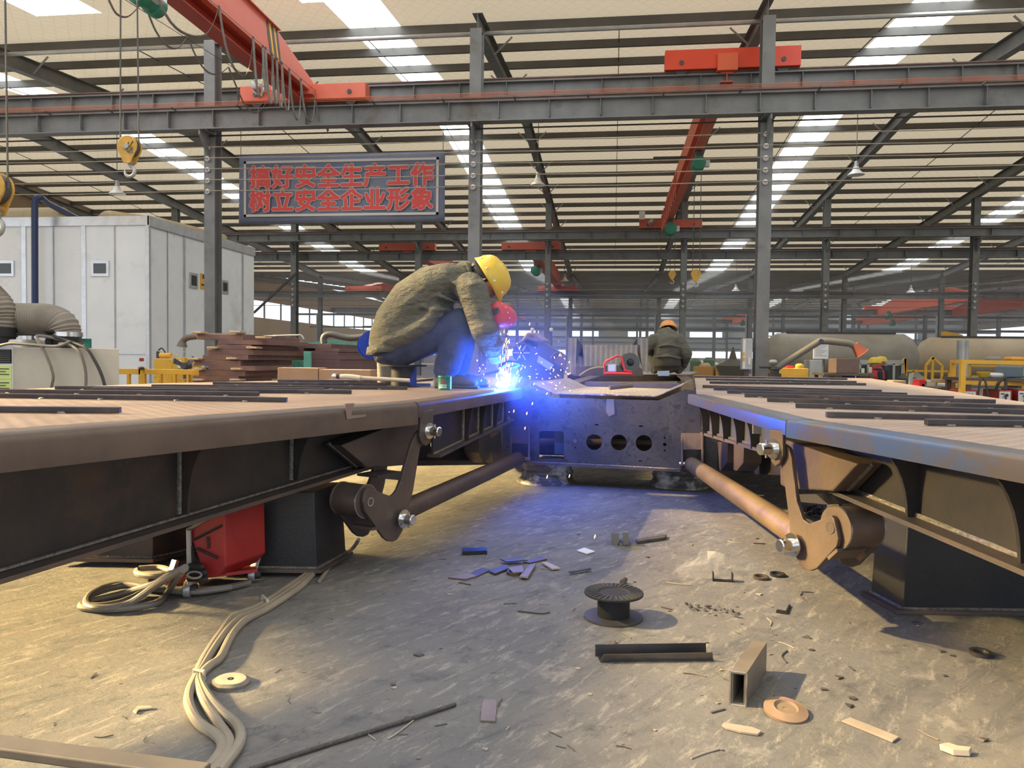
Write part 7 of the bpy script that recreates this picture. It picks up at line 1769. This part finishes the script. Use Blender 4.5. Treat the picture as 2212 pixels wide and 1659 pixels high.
def boxframe():
    a = fl(1320, 1178); t = thing('sheet_box', 'small open grey sheet box standing on the floor', 'box', a); Y = a.y; m = mat('sheet_grey', (0.22, 0.21, 0.19), rough=0.4, metal=0.4)
    P = lambda x, y, d=0: at_y(x, y, Y + d)
    for nm, pts in (('left_wall', [P(1320, 1178), P(1337, 1180), P(1337, 1152), P(1320, 1152)]), ('right_wall', [P(1345, 1178), P(1358, 1177), P(1358, 1150), P(1345, 1150)]), ('lid', [P(1320, 1153), P(1358, 1151), P(1356, 1148, .1), P(1322, 1149, .1)]), ('floor_flap', [P(1335, 1180), P(1346, 1180), P(1346, 1172), P(1335, 1173)])):
        MB().prism(pts, (0, 0.012, 0)).build(nm, m, t, 0)
boxframe()
def ubracket(px, py, label):
    a = fl(px, py); t = tag(MB().hexa([a, a + V((0.08, 0, 0)), a + V((0.08, 0.03, 0)), a + V((0, 0.03, 0))], [a + V((0, 0, .004)), a + V((0.08, 0, .004)), a + V((0.08, 0.03, .004)), a + V((0, 0.03, .004))]).hexa([a, a + V((0.004, 0, 0)), a + V((0.004, 0.03, 0)), a + V((0, 0.03, 0))], [a + V((0, 0, .035)), a + V((0.004, 0, .035)), a + V((0.004, 0.03, .035)), a + V((0, 0.03, .035))]).hexa([a + V((0.076, 0, 0)), a + V((0.08, 0, 0)), a + V((0.08, 0.03, 0)), a + V((0.076, 0.03, 0))], [a + V((0.076, 0, .035)), a + V((0.08, 0, .035)), a + V((0.08, 0.03, .035)), a + V((0.076, 0.03, .035))]).build('u_bracket', BLACK, None, 0), label, 'bracket')
ubracket(1540, 1256, 'small black u shaped bracket standing on the sunlit floor')
flat([(1676, 1324), (1701, 1328), (1708, 1310), (1704, 1309), (1697, 1323), (1678, 1320)], 0.006, 'angle_bracket', 'small dark hook shaped angle piece near the lost box leg shadow', 'bracket', BLACK)
# heap of plate offcuts
random.seed(5)
heap = [([(968, 1250), (1010, 1240), (1030, 1247), (1005, 1254)], 'slotted plate offcut at the edge of the heap', OFF), ([(1055, 1238), (1095, 1224), (1100, 1232), (1070, 1244)], 'grey plate offcut under the brown ring in the heap', OFFD), ([(1122, 1252), (1145, 1226), (1158, 1224), (1140, 1255)], 'upright strip leaning in the offcut heap', OFF), ([(1080, 1216), (1120, 1214), (1140, 1218), (1095, 1222)], 'dark strip behind the offcut heap', OFFD), ([(1130, 1216), (1170, 1206), (1182, 1210), (1145, 1219)], 'orange tinted plate offcut behind the heap', RUST), ([(1170, 1220), (1182, 1219), (1210, 1232), (1192, 1234)], 'pale bent strip beside the offcut heap', PALE), ([(1228, 1240), (1276, 1232), (1277, 1235), (1232, 1243)], 'thin dark rod lying beyond the offcut heap', OFFD), ([(1098, 1236), (1128, 1230), (1132, 1244), (1108, 1246)], 'small brown plate on top of the offcut heap', OFF), ([(1010, 1244), (1040, 1230), (1060, 1234), (1030, 1248)], 'long grey plate in the offcut heap', OFFD)]
for i, (P, lab, m) in enumerate(heap): flat(P, 0.006, 'plate_offcut', lab, 'offcut', m, 0.001 + 0.004 * (i % 4), 'plate offcuts of the heap', 0.5 * (i % 3 - 1))
tag(MB().tube(smooth_path([fl(540, 1662, 0.006), fl(640, 1630, 0.006), fl(760, 1592, 0.006), fl(880, 1555, 0.007), fl(984, 1521, 0.006)], 5), 0.005, 8).build('ribbed_rod', mat('ribbed_dark_rod', (0.045, 0.04, 0.036), (0.09, 0.08, 0.07), 90, 0.6), None), 'long thin ribbed dark rod lying across the shaded floor', 'rod')
tag(MB().tube(smooth_path([fl(838, 1596, .003), fl(860, 1582, .003), fl(893, 1556, .003)], 4), 0.002, 6).build('wire_offcut', PALE, None), 'short pale wire lying under the ribbed rod', 'wire', 'wire offcuts')
tag(MB().tube(smooth_path([fl(1118, 1320, .003), fl(1140, 1322, .003), fl(1170, 1325, .003), fl(1188, 1322, .005)], 4), 0.003, 6).build('wire_offcut', OFFD, None), 'bent dark wire lying before the empty spool', 'wire', 'wire offcuts')
# crumpled clear film
def film():
    random.seed(21); mb = MB(); n = 9; c = fl(1530, 1238); vs, fs = [], []
    for i in range(n):
        for j in range(n):
            u, v = i / (n - 1) - .5, j / (n - 1) - .5
            vs.append(c + V((u * 0.26, v * 0.2, 0.004 + 0.11 * max(0, 1 - (2.1 * u) ** 2 - (2.1 * v) ** 2) * random.uniform(0.3, 1.0))))
    for i in range(n - 1):
        for j in range(n - 1): fs.append((i * n + j, (i + 1) * n + j, (i + 1) * n + j + 1, i * n + j + 1))
    m = bpy.data.materials.new('clear_film'); m.use_nodes = True; nt = m.node_tree; b = nt.nodes['Principled BSDF']; b.inputs['Roughness'].default_value = 0.15; b.inputs['Base Color'].default_value = (0.9, 0.85, 0.78, 1); b.inputs['Alpha'].default_value = 0.10
    tag(mb.add(vs, fs).build('plastic_film', m, None, 0), 'crumpled clear plastic film behind the u shaped bracket', 'film')
film()
flat([(1246, 1192), (1262, 1186), (1285, 1194), (1268, 1199)], 0.006, 'paper_scrap', 'crumpled white paper scrap on the shaded floor', 'paper', PAPER, 0.002)
flat([(2030, 1622), (2050, 1618), (2070, 1625), (2100, 1628), (2095, 1636), (2060, 1634)], 0.012, 'torn_paper', 'torn dirty paper scrap at the sunlit floor edge', 'paper', mat('dirty_paper', (0.5, 0.42, 0.33)), 0.002, None, 0.4)
flat([(286, 1540), (296, 1530), (325, 1529), (328, 1534), (300, 1537), (294, 1544)], 0.004, 'leaf_scrap', 'dry curled scrap lying on the lit floor near the cables', 'scrap', PALE, 0.002, None, 0.5)
mb = MB(); random.seed(8)
for k in range(46):
    px, py = 1480 + 120 * random.random(), 0; py = 1306 + (px - 1480) * 0.16 + random.uniform(-7, 7); mb.ball(fl(px, py, random.uniform(0.003, 0.012)), random.uniform(0.003, 0.008), 6, (1.3, 1, 0.8))
o = link_mesh('slag_clump', fuse(mb, 0.003, 1), OFFD, None, 60); tag(o, 'long dark clump of slag and cuttings near the empty spool', 'slag')
mb = MB()
for k in range(16): mb.tube(smooth_path([fl(1735 + random.uniform(0, 40), 1090 + random.uniform(0, 25), random.uniform(0.01, 0.06)) for _ in range(5)], 4), 0.004, 5)
tag(mb.build('wire_tangle', BLACK, None, 60, 0), 'black tangle of wire seen behind the sunlit crank', 'wire')
c = fl(1347, 1263); tag(MB().cyl(c + V((-0.006, -0.01, 0.012)), c + V((0.006, 0.03, 0.012)), 0.011, 14).build('pipe_stub', RUST, None), 'short rusty pipe stub right behind the empty spool', 'pipe')
c = fl(1329, 1395); tag(MB().lathe(c, (0, 0, 1), [(0, 0.005), (0, 0.009), (0.014, 0.009), (0.014, 0.005)], 16).build('small_nut', OFF, None), 'small brown nut standing in front of the empty spool', 'nut')
# scattered scraps of steel
random.seed(31)
def scrap(px, py, s, kind, m):
    c = fl(px, py); a = random.uniform(0, PI)
    if kind == 0:
        n = random.choice((3, 4, 5)); P = [c + V((s * math.cos(a + 2 * PI * k / n) * random.uniform(.6, 1.2), s * math.sin(a + 2 * PI * k / n) * random.uniform(.5, 1.0), 0.0008)) for k in range(n)]; mb = MB().prism(P, (random.uniform(-.3, .3) * s, 0, s * 0.28))
    elif kind == 1:
        d = V((math.cos(a), math.sin(a) * 0.8, 0)); mb = MB().bar(c - d * s * 1.8 + V((0, 0, s * .14)), c + d * s * 1.8 + V((0, 0, s * .14)), s * 0.4, s * 0.25)
    else:
        d = V((math.cos(a), math.sin(a), 0)); e = V((-d.y, d.x, 0)); mb = MB().tube(smooth_path([c - d * s * 3 + V((0, 0, .002)), c + e * s * random.uniform(-1, 1) + V((0, 0, .002)), c + d * s * 3 + V((0, 0, .003))], 3), s * 0.12 + 0.0006, 5)
    o = mb.build('steel_scrap', m, None, 0); tag(o, 'tiny loose scrap of steel scattered on the workshop floor', 'scrap', 'steel scraps on the floor')
spots = [(1550, 1520), (1551, 1537), (1524, 1630), (1050, 1620), (1742, 1378), (1698, 1395), (1808, 1464), (1840, 1445), (1838, 1527), (2121, 1600), (953, 1567), (1919, 1330), (1978, 1346), (1744, 1280), (1735, 1288), (1605, 1280), (1640, 1285), (1650, 1305), (1216, 1290), (1180, 1230), (1400, 1205), (1250, 1155), (1495, 1178), (1585, 1172), (1635, 1164), (1640, 1175), (1465, 1262), (2032, 1408), (2060, 1418), (1500, 1459), (905, 1416), (600, 1450), (970, 1285), (850, 1480), (1004, 1262), (1325, 1215), (1370, 1258), (1440, 1315), (1660, 1345), (1780, 1490), (1845, 1510), (1700, 1420), (1755, 1405)]
for i, (px, py) in enumerate(spots): scrap(px, py, random.uniform(0.008, 0.017), i % 3 if i % 4 else 0, random.choice((OFF, OFFD, OFFD, PALE)))
for i in range(85):
    px, py = random.uniform(780, 2050), random.uniform(1130, 1640)
    if 1850 < px and py < 1340: continue
    scrap(px, py, random.uniform(0.0035, 0.009), random.choice((0, 0, 1, 2)), random.choice((OFF, OFFD, OFFD, PALE)))
for i in range(25):
    scrap(random.uniform(20, 760), random.uniform(1290, 1600), random.uniform(0.003, 0.007), random.choice((0, 1, 2)), random.choice((OFF, OFFD, PALE)))
# steel bar edge close to the lens
c0, c1 = at_z(-40, 1606, 0.42), at_z(440, 1672, 0.42)
tag(MB().bar(c0, c1, 0.03, 0.012).span((c0.x - 0.05, c0.y - 0.1, 0.0), (c0.x + 0.02, c0.y - 0.06, 0.41)).build('steel_bar_end', OFFD, None, 0, 0.002), 'dark steel bar edge poking in at the near lower corner', 'bar')
# ================================================================== WELDING FUME
def fume(name, c, size, dens, label, col=(0.9, 0.93, 1.0), nscale=3.0, pw=1.5):
    m = bpy.data.materials.new(name); m.use_nodes = True; nt = m.node_tree; N, L = nt.nodes, nt.links
    nt.nodes.remove(N['Principled BSDF'])
    v = N.new('ShaderNodeVolumeScatter'); v.inputs['Color'].default_value = (*col, 1); v.inputs['Anisotropy'].default_value = 0.0
    tc = N.new('ShaderNodeTexCoord'); ln = N.new('ShaderNodeVectorMath'); ln.operation = 'LENGTH'; L.new(tc.outputs['Object'], ln.inputs[0])
    mr = N.new('ShaderNodeMapRange'); mr.inputs[1].default_value = 1.0; mr.inputs[2].default_value = 0.0; mr.inputs[3].default_value = 0.0; mr.inputs[4].default_value = 1.0; L.new(ln.outputs['Value'], mr.inputs[0])
    p = N.new('ShaderNodeMath'); p.operation = 'POWER'; L.new(mr.outputs[0], p.inputs[0]); p.inputs[1].default_value = pw
    nz = N.new('ShaderNodeTexNoise'); nz.inputs['Scale'].default_value = nscale; nz.inputs['Detail'].default_value = 3; L.new(tc.outputs['Object'], nz.inputs['Vector'])
    nr = N.new('ShaderNodeMapRange'); nr.inputs[1].default_value = 0.35; nr.inputs[2].default_value = 0.7; nr.inputs[3].default_value = 0.35; L.new(nz.outputs['Fac'], nr.inputs[0])
    a = N.new('ShaderNodeMath'); a.operation = 'MULTIPLY'; L.new(p.outputs[0], a.inputs[0]); L.new(nr.outputs[0], a.inputs[1])
    b = N.new('ShaderNodeMath'); b.operation = 'MULTIPLY'; L.new(a.outputs[0], b.inputs[0]); b.inputs[1].default_value = dens
    L.new(b.outputs[0], v.inputs['Density']); L.new(v.outputs[0], N['Material Output'].inputs['Volume'])
    o = MB().ball((0, 0, 0), 1.0, 24).build(name, m, None, 0); o.location = c; o.scale = size
    return tag(o, label, 'smoke', None, 'stuff')
fume('arc_glow_fume', ARC + V((0.05, -0.02, 0.05)), (0.80, 0.6, 0.75), 0.9, 'blue tinted fume added as the glow around the arc', (0.35, 0.55, 1.0), 2.0, 1.6)  # volume tinted blue and added to make the halo of the arc
fume('smoke_haze', at_y(1345, 690, 12.6), (1.0, 0.5, 1.1), 0.32, 'thin grey smoke drifting up beside the second worker', (0.85, 0.88, 0.9), 2.5, 1.2)
def haze_box():
    m = bpy.data.materials.new('hall_haze'); m.use_nodes = True; nt = m.node_tree; nt.nodes.remove(nt.nodes['Principled BSDF'])
    v = nt.nodes.new('ShaderNodeVolumeScatter'); v.inputs['Color'].default_value = (0.92, 0.95, 1.0, 1); v.inputs['Density'].default_value = 0.007
    nt.links.new(v.outputs[0], nt.nodes['Material Output'].inputs['Volume'])
    o = MB().span((XL + 0.3, 36.0, 0.05), (XR - 0.3, YF - 0.3, 6.6)).build('hall_haze', m, None, 0)
    tag(o, 'pale welding haze filling the far bays of the hall', 'haze', None, 'stuff')
haze_box()
